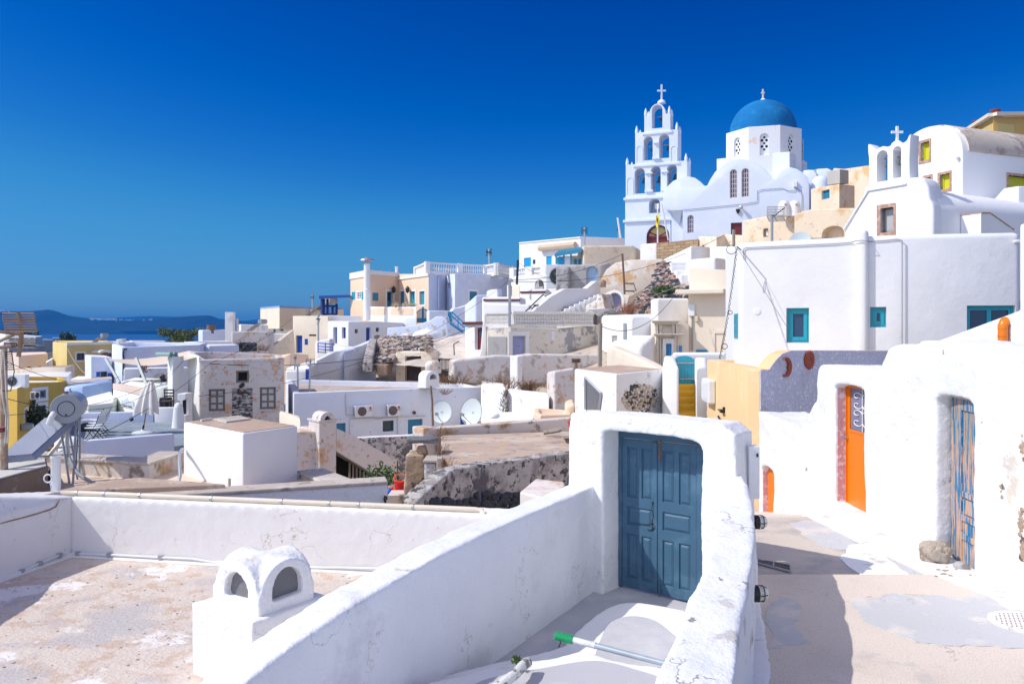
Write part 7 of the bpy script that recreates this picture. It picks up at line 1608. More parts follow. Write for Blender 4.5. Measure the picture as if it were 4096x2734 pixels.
for lb, f, b, m, H, rf, k in [
 ('rough beige block with ribs left of the church forecourt', [(828, 205, 75), (1325, 200, 76), (1398, 240, 79)], 5, M_BEIGE, 8, None, 0),
 ('grey cement wall piece below the rough beige block', [(640, 400, 72), (1010, 392, 71.5), (1100, 370, 72)], 4, M_GREY, 8, None, 1),
 ('white forecourt wall in front of the church door', [(1395, 190, 74), (1565, 175, 73)], 3, M_WHITE2, 7, None, 0),
 ('long cream house wall behind the rubble, stained orange', [(1325, 240, 78), (1400, 238, 78)], 3, M_CREAM2, 7, None, 0),
 ('white sloping parapet over the rubble heap', [(1610, 350, 66), (1905, 205, 63), (2090, 215, 66)], 3, M_WHITE, 6, None, 0),
 ('white wall block left of the big plain house', [(1895, 340, 57), (2150, 318, 56), (2245, 330, 58)], 3, M_WHITE, 8, None, 0),
 ('white retaining wall behind the beige house roof', [(2090, 215, 62), (2400, 205, 60)], 3, M_WHITE, 8, None, 0),
 ('beige weathered parapet right of the brick wall', [(1975, 105, 71), (2155, 120, 68), (2240, 90, 70), (2700, 120, 66)], 3, M_CREAM2, 7, None, 0),
 ('rounded white terrace block above the white corner house', [(1502, 735, 50), (1560, 725, 48), (1885, 727, 49)], 4, M_WHITE, 5, None, 0),
 ('white terrace wall with a thin dark red line, upper one', [(200, 640, 69), (462, 632, 67), (495, 650, 68)], 4, M_WHITE, 8, None, 2),
 ('white terrace wall with a thin dark red line, lower one', [(-180, 715, 66), (205, 712, 64)], 4, M_WHITE, 8, None, 3),
 ('white wall between lattice and stair parapet', [(-180, 770, 62), (300, 790, 61)], 2, M_WHITE, 8, None, 0),
 ('small lavender-white chimney block by the upper terraces', [(-95, 640, 68), (-20, 636, 67.5), (20, 636, 69)], 2, M_LAV, 7, None, 0),
 ('small cream house with a blue door strip behind the tall grey pole', [(70, 590, 73), (195, 595, 71)], 4, M_CREAM2, 7, None, 4),
 ('pale rounded white bastion left of the tall grey pole', [(-350, 800, 74), (-240, 690, 73), (-60, 690, 74)], 5, M_LAV, 7, None, 0)]:
    T = Hh(lb, f, b, m, H=H, roof=rf, bev=.18, seg=3, smooth=50); W = T.w(0)
    if k == 1: shutters(T, W, 860, 410, 975, 610, flat('pale_blue_planks', (.34, .48, .66)), r=.25, leaves=1, arch=True, plank=True, name='door'); T.part('broken_pier', W.slab(MB(), -.7, .5, -5, W.hit(640, 420)[1], 0, .6), M_GREY, post=lambda m: organic(m, .12, ((.5, .3),), 2))
    if k == 2: T.part('red_line', MB().tube([hitp(W, 205, 668, .05), hitp(W, 455, 664, .05)], .09, 4), M_RED)
    if k == 3: T.part('red_line', MB().tube([hitp(W, -160, 745, .05), hitp(W, 203, 745, .05)], .09, 4), M_RED)
    if k == 4: shutters(T, W, 100, 605, 118, 705, M_TEAL2, leaves=1, r=.1, name='door')
    T.done()
# brick wall
mb_, tb_, bb2 = nt('tufa_brickwork'); br_ = tb_.nodes.new('ShaderNodeTexBrick'); mp_ = tb_.nodes.new('ShaderNodeMapping'); mp_.inputs['Rotation'].default_value = (R(90), 0, 0); g_ = tb_.nodes.new('ShaderNodeNewGeometry'); tb_.links.new(g_.outputs['Position'], mp_.inputs[0]); tb_.links.new(mp_.outputs[0], br_.inputs['Vector'])
br_.inputs['Scale'].default_value = 1; br_.inputs['Brick Width'].default_value = .62; br_.inputs['Row Height'].default_value = .27; br_.inputs['Mortar Size'].default_value = .025; br_.inputs['Color1'].default_value = (.42, .29, .16, 1); br_.inputs['Color2'].default_value = (.30, .19, .10, 1); br_.inputs['Mortar'].default_value = (.16, .12, .09, 1)
tb_.links.new(br_.outputs['Color'], bb2.inputs['Base Color']); bb2.inputs['Roughness'].default_value = .9; bump(tb_, bb2, br_.outputs['Fac'], -.6, .05)
Hh('brown tufa brick wall in front of the church', [(1560, 178, 72), (1972, 138, 69)], 1.2, mb_, H=4.2, bev=.04, name='brick_wall', cat='wall').done()
# big beige vault and arched window
W = pW(1000, 67, 1640, 65); M_VLT = plaster('stained_vault_plaster', (.72, .63, .53), d1=((.64, .40, .22), .7, .53, .1), d2=((.75, .72, .68), 1.2, .55, .08), bs=4, bd=.05)
leanto('broad stained beige vault front above the arched lilac window', W, [(985, 700), (985, 640), (1010, 520), (1060, 440), (1150, 375), (1300, 345), (1620, 335), (1600, 400), (1540, 500), (1500, 600), (1400, 700)], 5, M_VLT, 'vault_house', 'house')
T = Thing('house', 'low stained house front with arched recess and lilac shutters', 'house'); W = pW(975, 63.5, 1290, 62)
a = W.hit(975, 685); T.part('wall', W.poly(MB(), [W.hit(*q) for q in [(975, 900), (975, 690), (1040, 680), (1090, 655), (1180, 655), (1225, 690), (1290, 700), (1290, 900)]], 0, -2.5), M_VLT, cutme=True, bev=.1, smooth=50)
u0, u1, z0, z1 = W.rect(1072, 672, 1212, 846); T.cutbox(W, u0, u1, z0, z1, .5, True); w2 = W.off(-.495); shutters(T, w2, 1105, 695, 1198, 842, M_LILAC, r=.02)
m = MB(); oo = archpts(u0-.22, u1+.22, z0, z1+.22); ii = archpts(u0, u1, z0, z1)
for k in range(1, len(oo)): j = (k+1) % len(oo); W.poly(m, [oo[k], oo[j], ii[j], ii[k]], -.05, .04)
T.part('arch_surround', m, M_WHITE2); T.done()
T = Thing('wash_basin', 'small white basin with a tap on the old wall below the arched window', 'basin'); c = P(985, 858, 60.5); T.part('bowl', MB().lathe(c, [(.15, -.35), (.5, 0), (.82, .15), (.82, .2), (.5, .1), (.1, .05)], 16), M_PVC, smooth=40); T.part('tap', MB().tube([c+Vector((-.2, .3, .2)), c+Vector((-.2, .3, .6)), c+Vector((-.2, .1, .65))], .04, 5), M_GALV); T.done()
leanto('stained pier between stair parapet and arched window', pW(840, 62, 1010, 61), [(845, 880), (850, 800), (960, 740), (960, 690), (1010, 680), (1060, 880)], 1.5, M_OLDW)
c = P(1022, 585, 64); one('dark_recess', 'rounded dark brown masonry niche beside the big vault', 'niche', rock(c, .32, .25, .38, 3, 3, .1), M_STONE, smooth=50)
# white stair parapet
leanto('long white stair parapet climbing to the grey arched door', pW(320, 60, 1000, 66), [(325, 862), (400, 800), (500, 715), (650, 632), (870, 628), (960, 555), (1005, 560), (1005, 700), (940, 780), (860, 800), (640, 810), (600, 870)], .6, M_WHITE)
T = Thing('steps', 'white steps rising behind the long stair parapet', 'steps'); 
for k in range(7): a, b = P(640+k*48, 830-k*22, 61.5+k*.55), P(700+k*48, 830-k*22, 61.5+k*.55); T.part('step', MB().box((a.x, a.y-.4, a.z-2.5), (b.x, b.y+1.2, b.z)), M_WHITE, bev=.05)
T.done()
acunit('large white air conditioner on the upper terrace below the balcony', (P(462, 0, 72).x, 72, Zy(625, 72)), w=2.7, h=2.1, dp=.8)
T = Thing('railing', 'thin black handrail along the white terrace', 'railing'); T.part('rail', MB().tube([P(250, 862, 60), P(430, 690, 62), P(455, 705, 62), P(450, 750, 61.8)], .05, 5), M_IRON); T.part('rail', MB().tube([P(315, 835, 60), P(330, 815, 60.2), P(400, 790, 61)], .04, 4), M_IRON); T.part('red_panel', MB().prism([P(335, 822, 61), P(385, 790, 61), P(335, 790, 61)], (0, .1, 0)), M_RED); T.done()
# rubble
random.seed(41)
for mat, f, lb in ((flat('black_lava_cobbles', (.045, .05, .06)), .5, 'dark lava boulders of the big rubble heap below the church'), (plaster('pale_broken_stone', (.5, .42, .36)), .3, 'pale and rust stones mixed in the big rubble heap'), (flat('pinkish_stone', (.38, .22, .17), var=.3), .2, 'reddish stones mixed in the big rubble heap')):
    m = MB()
    for i in range(int(1500*f)):
        v = random.random(); y = 395+480*v; lo = 1590-60*v*3.2 if v < .45 else 1500-(v-.45)*430; hi = 1700+v*480 if v < .5 else (1905 if v < .68 else 1530)
        x = random.uniform(lo, hi); p = P(x, y, 63.4-v*9-(x-1500)*.004); s = random.uniform(.12, .34); rock(p, s*1.05, s, s, i, 1, .3, mb=m)
    one('rubble', lb, 'rubble', m, mat, kind='stuff', smooth=35)
structure('rubble_slope', MB().add([P(*q) for q in [(1590, 385, 64.6), (1720, 385, 64.6), (1930, 600, 60), (1905, 740, 57), (1520, 740, 57), (1520, 890, 55.5), (1240, 890, 55.5), (1280, 720, 58), (1500, 600, 60.5)]], [tuple(range(9))]), M_STONE)
twm = twigs(P(1290, 880, 55), 1.0, 1.4, 110, .014, MB(), 5, 1.); one('weeds', 'red-brown dry bush at the foot of the big rubble heap', 'weeds', twm, flat('rust_twigs', (.30, .11, .04)), kind='stuff')
shrub('green weed clump in the middle of the big rubble heap', P(1650, 650, 57), 1.2, .6, .4, 500, .2, seed=9, name='weed', cat='plant')
T = Thing('steps', 'white steps climbing right of the rubble heap', 'steps')
for k, (xa, xb, y) in enumerate([(1805, 1910, 492), (1760, 1915, 450), (1712, 1925, 405), (1700, 1895, 370)]): a, b = P(xa, y, 58+k*1.2), P(xb, y, 58+k*1.2); T.part('step', MB().box((a.x, a.y, a.z-2.5), (b.x, b.y+1.6, b.z)), M_WHITE, bev=.06)
T.done()
# white corner house, portal, beige house
T = Hh('white corner house with rounded edges and one narrow shutter', [(1012, 892, 55), (1308, 905, 50), (1890, 868, 54)], 6, M_WHITE, H=9, bev=.3, seg=5, smooth=60); W = T.w(0)
shutters(T, W, 1113, 1100, 1167, 1228, flat('grey_beige_shutter', (.42, .40, .36)), leaves=1, r=.12); u, z = W.hit(1257, 975); T.part('downpipe', MB().tube([W.p(u, z, .1), hitp(W, 1257, 1275, .1)], .1, 8), M_GALV); T.done()
T = Hh('tall beige house with a projecting ledge and arched doorway', [(1885, 425, 47), (2260, 445, 46)], 6, M_CREAM, H=9, bev=.06); W = T.w(0)
u0, z0 = W.hit(1785, 695); u1, z1 = W.hit(2260, 638); T.part('ledge', W.slab(MB(), u0, u1, z0, z1, 0, .9), M_CREAM, bev=.05); T.part('lower_wall', W.slab(MB(), W.hit(1880, 700)[0], u1, -6, z0, 0, .12), M_CREAM)
W = W.off(.12); shutters(T, W, 2165, 1078, 2245, 1300, M_WOOD, r=.3, leaves=1); m = MB(); a, b, c_, d_ = W.rect(2110, 1045, 2300, 1300); W.slab(m, a, a+.18, c_, d_, 0, .06); W.slab(m, a, b, d_-.18, d_, 0, .061); T.part('surround', m, M_CREAM)
for (x0, y0, x1, y1, m_) in ((1883, 787, 1945, 905, M_PVC), (1945, 905, 1980, 962, flat('beige_box', (.6, .55, .35)))): a, b, c_, d_ = W.rect(x0, y0, x1, y1); T.part('meter_box', W.slab(MB(), a, b, c_, d_, 0, .2), m_, bev=.03)
T.part('cable', MB().tube([hitp(W, 1915, y, .06) for y in (905, 940, 1250)], .05, 4), M_GALV); a, b, c_, d_ = W.rect(1958, 1240, 2065, 1300); T.part('blue_frame', W.slab(MB(), a, b, c_, d_, 0, .1), M_TEAL2); T.part('mailbox', W.slab(MB(), a+.5, b-.5, c_, d_-.25, .1, .14), M_PVC); T.done()
T = Thing('portal', 'stately beige stone doorway with columns, cornices and a blue door', 'doorway'); W = pW(1520, 46.6, 1800, 46.6)
def SL(x0, x1, y0, y1, o0, o1, name='moulding', mat=None, bev=.02): a, b, c_, d_ = W.rect(x0, y0, x1, y1); return T.part(name, W.slab(MB(), a, b, c_, d_, o0, o1), mat or M_PST, bev=bev)
M_PST = plaster('carved_beige_stone', (.70, .63, .52), d1=((.55, .48, .4), 2, .6, .1))
SL(1560, 1880, 985, 1500, 0, -2, 'wall', M_CREAM)
for x0, x1, y0, y1, o in ((1495, 1780, 948, 962, .55), (1515, 1765, 962, 978, .4), (1535, 1750, 978, 992, .25), (1515, 1800, 1078, 1092, .5), (1535, 1785, 1092, 1106, .35), (1540, 1570, 992, 1078, .2), (1580, 1610, 992, 1078, .15), (1710, 1735, 992, 1078, .15), (1745, 1775, 992, 1078, .2), (1605, 1715, 1000, 1012, .12)): SL(x0, x1, y0, y1, 0, o)
for x in range(10): SL(1620+x*9, 1625+x*9, 1004, 1016, .12, .18, 'dentil', None, 0)
for x0, x1 in ((1550, 1578), (1585, 1600), (1728, 1755), (1762, 1775)):
    a, z0 = W.hit(x0, 1500); b, z1 = W.hit(x1, 1106); T.part('column', MB().lathe(W.p((a+b)/2, z0, .1), [((b-a)/2, 0), ((b-a)/2, z1-z0)], 14), M_PST, smooth=40)
a, b, c_, d_ = W.rect(1615, 1128, 1735, 1500); m = MB(); W.slab(m, a, a+.2, c_, d_, 0, .12); W.slab(m, b-.18, b, c_, d_, 0, .12); W.slab(m, a, b, d_-.3, d_, 0, .121); T.part('door_surround', m, M_WHITE)
T.part('door_recess', W.slab(MB(), a+.2, b-.18, c_, d_-.3, 0, .03), M_TEAL2); m = MB()
for k in range(4): W.slab(m, a+.36+k*.2, a+.54+k*.2, c_, d_-.42, .03, .07)
T.part('door', m, M_CYAN if False else flat('cornflower_blue_planks', (.03, .24, .62), var=.25, vs=5)); T.done()
c = P(1480, 1300, 44); T = Thing('wall', 'big round-shouldered white bastion left of the stone doorway', 'wall'); W = pW(1388, 43.5, 1545, 44); T.part('wall', W.poly(MB(), [W.hit(*q) for q in [(1386, 1450), (1388, 1240), (1400, 1190), (1430, 1160), (1480, 1145), (1550, 1150), (1550, 1450)]], 0, -3), M_WHITE, bev=.3, seg=5, smooth=70); T.done()
T = Thing('wall', 'small white rounded shoulder tucked against the stone doorway columns', 'wall'); W = pW(1440, 46, 1560, 46.4); T.part('wall', W.poly(MB(), [W.hit(*q) for q in [(1435, 1250), (1450, 1140), (1510, 1100), (1555, 1095), (1555, 1250)]], 0, -2), M_WHITE, bev=.2, smooth=70); T.done()
leanto('cream ramp wall sloping down to the right in front of the white corner house', pW(1060, 39, 1620, 32), [(1060, 1260), (1072, 1200), (1100, 1208), (1250, 1270), (1330, 1305), (1480, 1380), (1560, 1430), (1620, 1560), (1060, 1560)], .5, M_CREAM)
# long old wall with a pier, curved lower walls and weeds
fr('Y3'); M_LONG = plaster('long_old_wall', (.74, .70, .66), d1=((.42, .36, .31), .9, .54, .1), d2=((.62, .46, .34), 2.2, .60, .1), bs=4, bd=.08)
leanto('long old limewashed wall with dark damp stains above the dishes', pW(705, 48, 2010, 52), [(700, 330), (705, 130), (900, 112), (1130, 88), (1280, 95), (1400, 78), (1560, 80), (2016, 85), (2016, 330), (1560, 345), (1330, 360), (1040, 345)], 1, M_LONG, bev=.15)
W = pW(1270, 47.5, 1330, 47.8); T = Thing('pier', 'narrow whitewashed buttress on the long old wall', 'buttress'); u0, u1, z0, z1 = W.rect(1276, 95, 1325, 345); T.part('pier', W.slab(MB(), u0, u1, z0-1, z1, 0, -.8), M_WHITE2, bev=.1); T.done()
for lb, f, b, m, H in [
 ('rounded peeling wall left of the stone-patched outbuilding', [(1540, 250, 36), (1600, 228, 34), (1790, 208, 34.5)], 1.2, M_PEEL, 6),
 ('low rounded old wall with flaking plaster below the dry weeds', [(1185, 400, 37), (1560, 440, 34)], 1., M_WHITE2, 5),
 ('small apricot roof box on the step right of the satellite dishes', [(1422, 600, 27), (1480, 628, 26), (1760, 620, 27)], 1.5, M_PEACH, 3),
 ('apricot step block against the outbuilding', [(1705, 545, 28), (1790, 520, 28)], 2, M_PEACH, 3),
 ('long low whitewashed parapet right of the satellite dishes', [(990, 660, 30), (1420, 652, 29)], 2.5, M_WHITE2, 3)]:
    Hh(lb, f, b, m, H=H, bev=.12, seg=3, smooth=50, name='wall', cat='wall', par=(.2, .12) if 'low' in lb and 'parapet' in lb or 'roof box' in lb else None).done()
for i, (x, y, d, r, n, lb) in enumerate([(690, 330, 46, 2.2, 160, 'broad rusty dry weeds below the small black barred gate'), (1120, 375, 40, 1.6, 130, 'dry brown weeds on the ledge above the flaking wall'), (1385, 395, 40, .9, 90, 'dry bush with a green stalk on the ledge'), (1160, 560, 35.0, .5, 140, 'dark dry creeper hanging down the flaking wall'), (620, 430, 40.2, .35, 30, 'small dry tuft on the front of the long white house'), (1520, 368, 44, .5, 30, 'tiny rusty tuft at the right end of the ledge')]):
    m = twigs(P(x, y+12, d), .75 if n > 80 else .4, r, n, .012, MB(), i, 1.6)
    if i == 3: m = MB(); [twigs(P(x+random.uniform(-18, 18), 440+k*18, d), .3, .3, 12, .010, m, k, 1.3) for k in range(12)]
    one('weeds', lb, 'weeds', m, M_DRY if i != 3 else M_BROWN, kind='stuff')
# poles, wires
fr('Z6')
def pole(lb, pts, r, mat=M_GALV, name='pole', cat='pole'): one(name, lb, cat, MB().tube([P(*p) for p in pts], r, 6), mat)
pole('tall grey lamp-less pole in front of the pierced balustrade', [(96, 1010, 55), (97, 700, 55), (95, 550, 55), (102, 540, 55), (118, 555, 54.5)], .10)
pole('dark pole with wires in front of the balcony balustrade', [(168, 590, 68), (178, 355, 68), (172, 350, 68)], .10, M_IRON)
pole('tall brown pole at the corner of the white corner house', [(994, 1420, 42), (996, 1200, 42), (1000, 980, 42)], .11, M_WOOD)
pole('thin rusty pole with cross bars by the arched window', [(1240, 690, 60), (1235, 560, 60), (1218, 285, 60)], .08, M_RUST)
T = Thing('railing', 'rusty crossbars fixed to the thin pole by the arched window', 'bars'); T.part('rails', MB().tube([P(1240, 580, 60), P(1330, 582, 61), P(1355, 655, 61)], .05, 4).tube([P(1240, 655, 60), P(1340, 658, 61)], .05, 4), M_RUST); T.done()
aerial('grid aerial on the roof of the white skyline house', (842, 200), (840, 22), 79, 4, 28, True, dpole=.09)
fr('Z5'); aerial('television aerial on the balustraded roof terrace', (1563, 480), (1556, 265), 100, 4, 60, dpole=.14)
fr('Z6'); aerial('short red-brown pole with a grid aerial on the outbuilding', (757, 1425), (757, 1330), 29, 4, 42, True, mat=M_RUST, dpole=.05)
def wire(lb, a, b, sag, r=.018, mat=M_CABLE):
    A, B = P(*a), P(*b); one('cable', lb, 'cable', MB().tube([A.lerp(B, k/24)-Vector((0, 0, sag*4*(k/24)*(1-k/24))) for k in range(25)], r*.55, 4), mat)
wire('black wire sagging from the brown pole up to the beige house', (1003, 1002, 42), (1760, 670, 46), 1.0, .03)
wire('wire from the tall grey pole up across the vault to the thin rusty pole', (98, 545, 55), (1216, 290, 60), .5, .03)
wire('long wire from the balcony pole to the church forecourt', (180, 370, 68), (700, 560, 60), .4, .03)
wire('wire rising from the tall grey pole past the arched door towards the church', (110, 560, 55), (2240, 95, 66), 1.2, .03)
wire('pale wire crossing the pierced balustrade to the rubble heap', (0, 1030, 52), (1880, 560, 56), .6, .02, M_CABLEW)
wire('wire running down left from the tall grey pole to the old peeling house', (96, 548, 55), (-3000, 1700, 36), 1.5, .022)
fr('full')
wire('black wire from the old peeling house roof down to the left edge', (838, 1454, 36), (-60, 1910, 18), .5, .02)
wire('black wire from the old peeling house across the blue doors to the rubble stairs', (838, 1454, 36), (1900, 1300, 58), 1.0, .03)
wire('wire from the long white sloping wall to the old peeling house corner', (840, 1452, 36), (1170, 1272, 70), .3, .025)
wire('thin pale wire from the old peeling house to the ruined steps', (860, 1452, 36), (2000, 1260, 56), 1.6, .018, M_CABLEW)
wire('upper dark wire from the aerial mast across the yellow houses', (14, 1440, 13.2), (480, 1505, 26), .3, .010)
wire('lower dark wire from the aerial mast across the café sail', (14, 1590, 13.2), (740, 1430, 32), .9, .012)
wire('thin wire from the aerial mast to the terrace parasol', (14, 1660, 13.2), (750, 1430, 33), .5, .010)
wire('pale wire looping over the pale yellow house', (265, 1385, 55), (480, 1455, 50), 1.5, .02, M_CABLEW)
T = Thing('insulator', 'round black insulator hanging on the wire above the terrace', 'insulator'); c = P(526, 1676, 25.3); T.part('disc', MB().lathe(c, [(.05, -.05), (.06, -.03), (.065, .03), (.05, .05)], 12, (1, .2, .4)), M_BLACKP); T.done()
# big wooden mast with television aerial at the left edge
T = Thing('aerial_mast', 'weathered wooden mast with a large rusty television aerial at the left edge', 'aerial'); d = 13.2
M_RA = flat('rusty_aerial_metal', (.28, .19, .13), rough=.7, var=.3, vs=8)
T.part('mast', MB().tube([P(14, 2200, d), P(14, 1700, d), P(16, 1390, d)], [.075, .065, .05], 8), plaster('weathered_mast', (.34, .24, .16), d1=((.50, .42, .34), 5, .5, .1), bs=20, bd=.01))
fr('Z3'); bm0 = [P(200, 140, 12.6), P(215, 180, 12.6), P(242, 370, 12.7), P(225, 520, 12.8), P(207, 630, 12.8)]
T.part('boom', MB().tube(bm0, .036, 6), M_RA); e = MB()
for i, (y, x0, x1) in enumerate([(150, 28, 380), (178, 30, 385), (206, 36, 388), (236, 42, 395), (264, 48, 402), (292, 52, 405), (320, 58, 410), (352, 62, 412)]): e.tube([P(x0, y, 12.6), P(x1, y, 12.6)], .014, 5)
for a, b in (((380, 150), (392, 236)), ((402, 264), (414, 352)), ((32, 178), (42, 236)), ((50, 264), (66, 348))): e.tube([P(*a, 12.6), P(*b, 12.6)], .013, 4)
T.part('reflector', e, M_RA)
T.part('arm', MB().tube([P(-40, 350, 12.6), P(240, 385, 12.7)], .024, 6).tube([P(-40, 475, 12.8), P(150, 388, 12.7)], .026, 6).tube([P(0, 530, 12.9), P(180, 508, 12.9), P(215, 480, 12.8), P(232, 430, 12.75)], .03, 6), M_RA)
e = MB()
for k in range(5): e.tube([P(90+k*10, 430+k*22, 12.8), P(410-k*4, 440+k*20, 12.8)], .009, 4)
for k in range(9): e.tube([P(40, 585+k*24, 12.9), P(130+k*3, 580+k*24, 12.9)], .008, 4)
e.tube([P(130, 575, 12.9), P(160, 800, 12.9), P(120, 1015, 12.9), P(20, 1015, 12.9)], .009, 4)
T.part('grid', e, M_IRON)
T.part('clamp', MB().tube([P(0, 1435, 13), P(55, 1430, 13), P(50, 1460, 13), P(0, 1465, 13)], .03, 5), M_RED)
for k, (x0, x1) in enumerate(((60, 95), (15, 70))): T.part('flex', MB().tube([P(40, 500, 12.9), P(x0, 800, 12.9), P(x0+15, 1100, 12.9), P(x1, 1300, 13), P(x1-10, 1600, 13)], .014, 5), M_CABLEW)
T.done()
# ================================================================= church with bell tower and blue dome
fr('Z1')
M_CH = plaster('pale_blue_church_wash', (.68, .75, .88), d1=((.75, .79, .88), .35, .5, .2), d2=((.66, .66, .66), 1.6, .70, .1), vary=.03, bs=4, bd=.02)
M_CH2 = plaster('whitewashed_drum', (.78, .79, .82), d1=((.76, .64, .54), .5, .68, .03), vary=.03, bs=4, bd=.02)
T = Thing('church', 'pale blue-white church with stepped bell tower and big blue dome on the hilltop', 'church')
W = pW(222, 91.5, 780, 89.)
def L(x): return W.hit(x, 1000)[0]
def cross(T, c, h, parent=None, mat=None, w=.55, r=.1): m = MB().box((c.x-r, c.y-r, c.z), (c.x+r, c.y+r, c.z+h)).box((c.x-h*w*.5, c.y-r*.9, c.z+h*.55), (c.x+h*w*.5, c.y+r*.9, c.z+h*.55+r*2)); T.part('cross', m, mat or M_WHITE, parent=parent)
levels = [(222, 632, 1285, 1600, 0, 3.4), (226, 640, 1078, 1290, 0, 3.4), (230, 780, 785, 1085, -.05, 2.9), (313, 697, 500, 790, -.15, 2.5), (393, 628, 330, 505, -.25, 2.1)]
def arc_(x0, x1, y0, y1, r=4., rise=None):
    a, b, z0, z1 = W.rect(x0, y0, x1, y1); W.arch(T.cut, a, b, z0, z1, .3, -r, rise); T.ncut += 1; return a, b, z0, z1
AR = [(308, 402, 832, 1062), (453, 543, 814, 1050), (598, 688, 797, 1040), (388, 470, 545, 762), (527, 618, 525, 742), (460, 556, 260, 472), (437, 538, 1105, 1236)]
ars = [arc_(*a) if i < 6 else arc_(*a, 2.2) for i, a in enumerate(AR)]
dr_ = arc_(415, 622, 1340, 1560, .5, None)
def lvl(x0, x1, y0, y1, o, th):
    a, b, z0, z1 = W.rect(x0, y0, x1, y1); return a, b, z0, z1
tw = MB()
for i, (x0, x1, y0, y1, o, th) in enumerate(levels):
    a, b, z0, z1 = lvl(x0, x1, y0, y1, o, th)
    if i == 4: m = W.poly(MB(), [(a, z0), (b, z0), (b, z1-.2), (b-.45, z1-.25)]+[((a+b)/2+.95*math.cos(k*math.pi/10), z1-.25+1.25*math.sin(k*math.pi/10)) for k in range(11)]+[(a+.45, z1-.25), (a, z1-.2)], o, -th)
    else: m = W.slab(MB(), a, b, z0-.05, z1, o, -th)
    T.part('tower_stage', m, M_CH, cutme=True, bev=.04)
    if i: T.part('cornice', W.slab(MB(), a-.22, b+.22, z0-.28, z0, o+.22, -th-.2), M_CH, bev=.04)
    if i > 1:
        for u in (a, b-.28):
            for oo in (o, -th+.3): T.part('horn', MB().lathe(W.p(u+.14, z1 if i < 4 else z1-.2, oo-.15), [(.18, 0), (.17, .35), (.10, .65), (.02, .85)], 8), M_CH, smooth=50)
    if i in (2, 3):
        for (x0_, x1_) in (((238, 298), (708, 770)) if i == 2 else ((322, 380), (630, 690))): a_, b_, z0_, z1_2 = W.rect(x0_, y0+130, x1_, y1-20); m = MB(); oo = archpts(a_, b_, z0_, z1_2); ii = archpts(a_+.06, b_-.06, z0_, z1_2-.06); [W.poly(m, [oo[k], oo[(k+1) % len(oo)], ii[(k+1) % len(oo)], ii[k]], o-.01, o+.05) for k in range(1, len(oo))]; T.part('blind_arch', m, M_CH)
for (x0, x1, y0, y1) in ((402, 472, 1028, 1050), (548, 620, 1020, 1040), (402, 470, 872, 885), (545, 612, 860, 872), (470, 535, 735, 755), (478, 530, 598, 612)): a, b, z0, z1 = W.rect(x0, y0, x1, y1); T.part('column_plinth', W.slab(MB(), a, b, z0, z1, .15, -.6), M_CH, bev=.03)
u, z = W.hit(535, 222); dp_ = W.p(u, z-.1, -1.2); T.part('finial', MB().lathe(dp_, [(.5, 0), (.42, .25), (.2, .4), (.05, .45)], 14), M_CH, smooth=50); cross(T, dp_+Vector((0, 0, .4)), 1.75, mat=M_CH, r=.09)
bells = []
def bell(x, y, r, W_=None, o=-1., bar=None, T_=None):
    W_ = W_ or W; u, z = W_.hit(x, y); c = W_.p(u, z, o); T_ = T_ or T
    i = T_.part('bell', MB().lathe(c, [(r, 0), (r*.85, r*.25), (r*.6, r*.8), (r*.52, r*1.3), (r*.35, r*1.6), (r*.1, r*1.7)], 14), M_BELL, smooth=50)
    T_.part('headstock', MB().tube([c+Vector((0, 0, r*1.6)), c+Vector((0, 0, r*2.2))], r*.2, 5).tube([W_.p(u-r*(bar or 2.2), z+r*2.1, o), W_.p(u+r*(bar or 2.2), z+r*2.1, o)], r*.18, 5), M_WOOD, parent=i); T_.part('clapper', MB().tube([c+Vector((0, 0, r*.3)), c-Vector((0, 0, r*.9))], r*.06, 4), M_IRON, parent=i)
for x, y, r in ((386, 955, .37), (524, 950, .43), (665, 922, .36), (459, 668, .27), (597, 655, .27), (532, 390, .21)): bell(x, y, r)
# door
a, b, z0, z1 = dr_; M_GOLD = flat('golden_green_fanlight', (.50, .40, .14), rough=.4)
T.part('fanlight', W.poly(MB(), archpts(a, b, z0, z1), -.46, -.49), M_GOLD); fm = MB(); oo = archpts(a-.02, b+.02, z0, z1); ii = archpts(a+.2, b-.2, z0, z1-.2)
for k in range(1, len(oo)): j = (k+1) % len(oo); W.poly(fm, [oo[k], oo[j], ii[j], ii[k]], -.3, -.47)
zd = W.hit(520, 1455)[1]; W.slab(fm, a, b, zd, zd+.22, -.3, -.45)
for k in (-1, 1): fm.tube([W.p((a+b)/2, zd+.2, -.42), W.p((a+b)/2+k*1.1, z1-.75, -.42)], .06, 4)
T.part('door_frame', fm, M_RED); T.part('door', W.slab(MB(), a+.2, b-.2, z0, zd, -.4, -.48), M_RED)
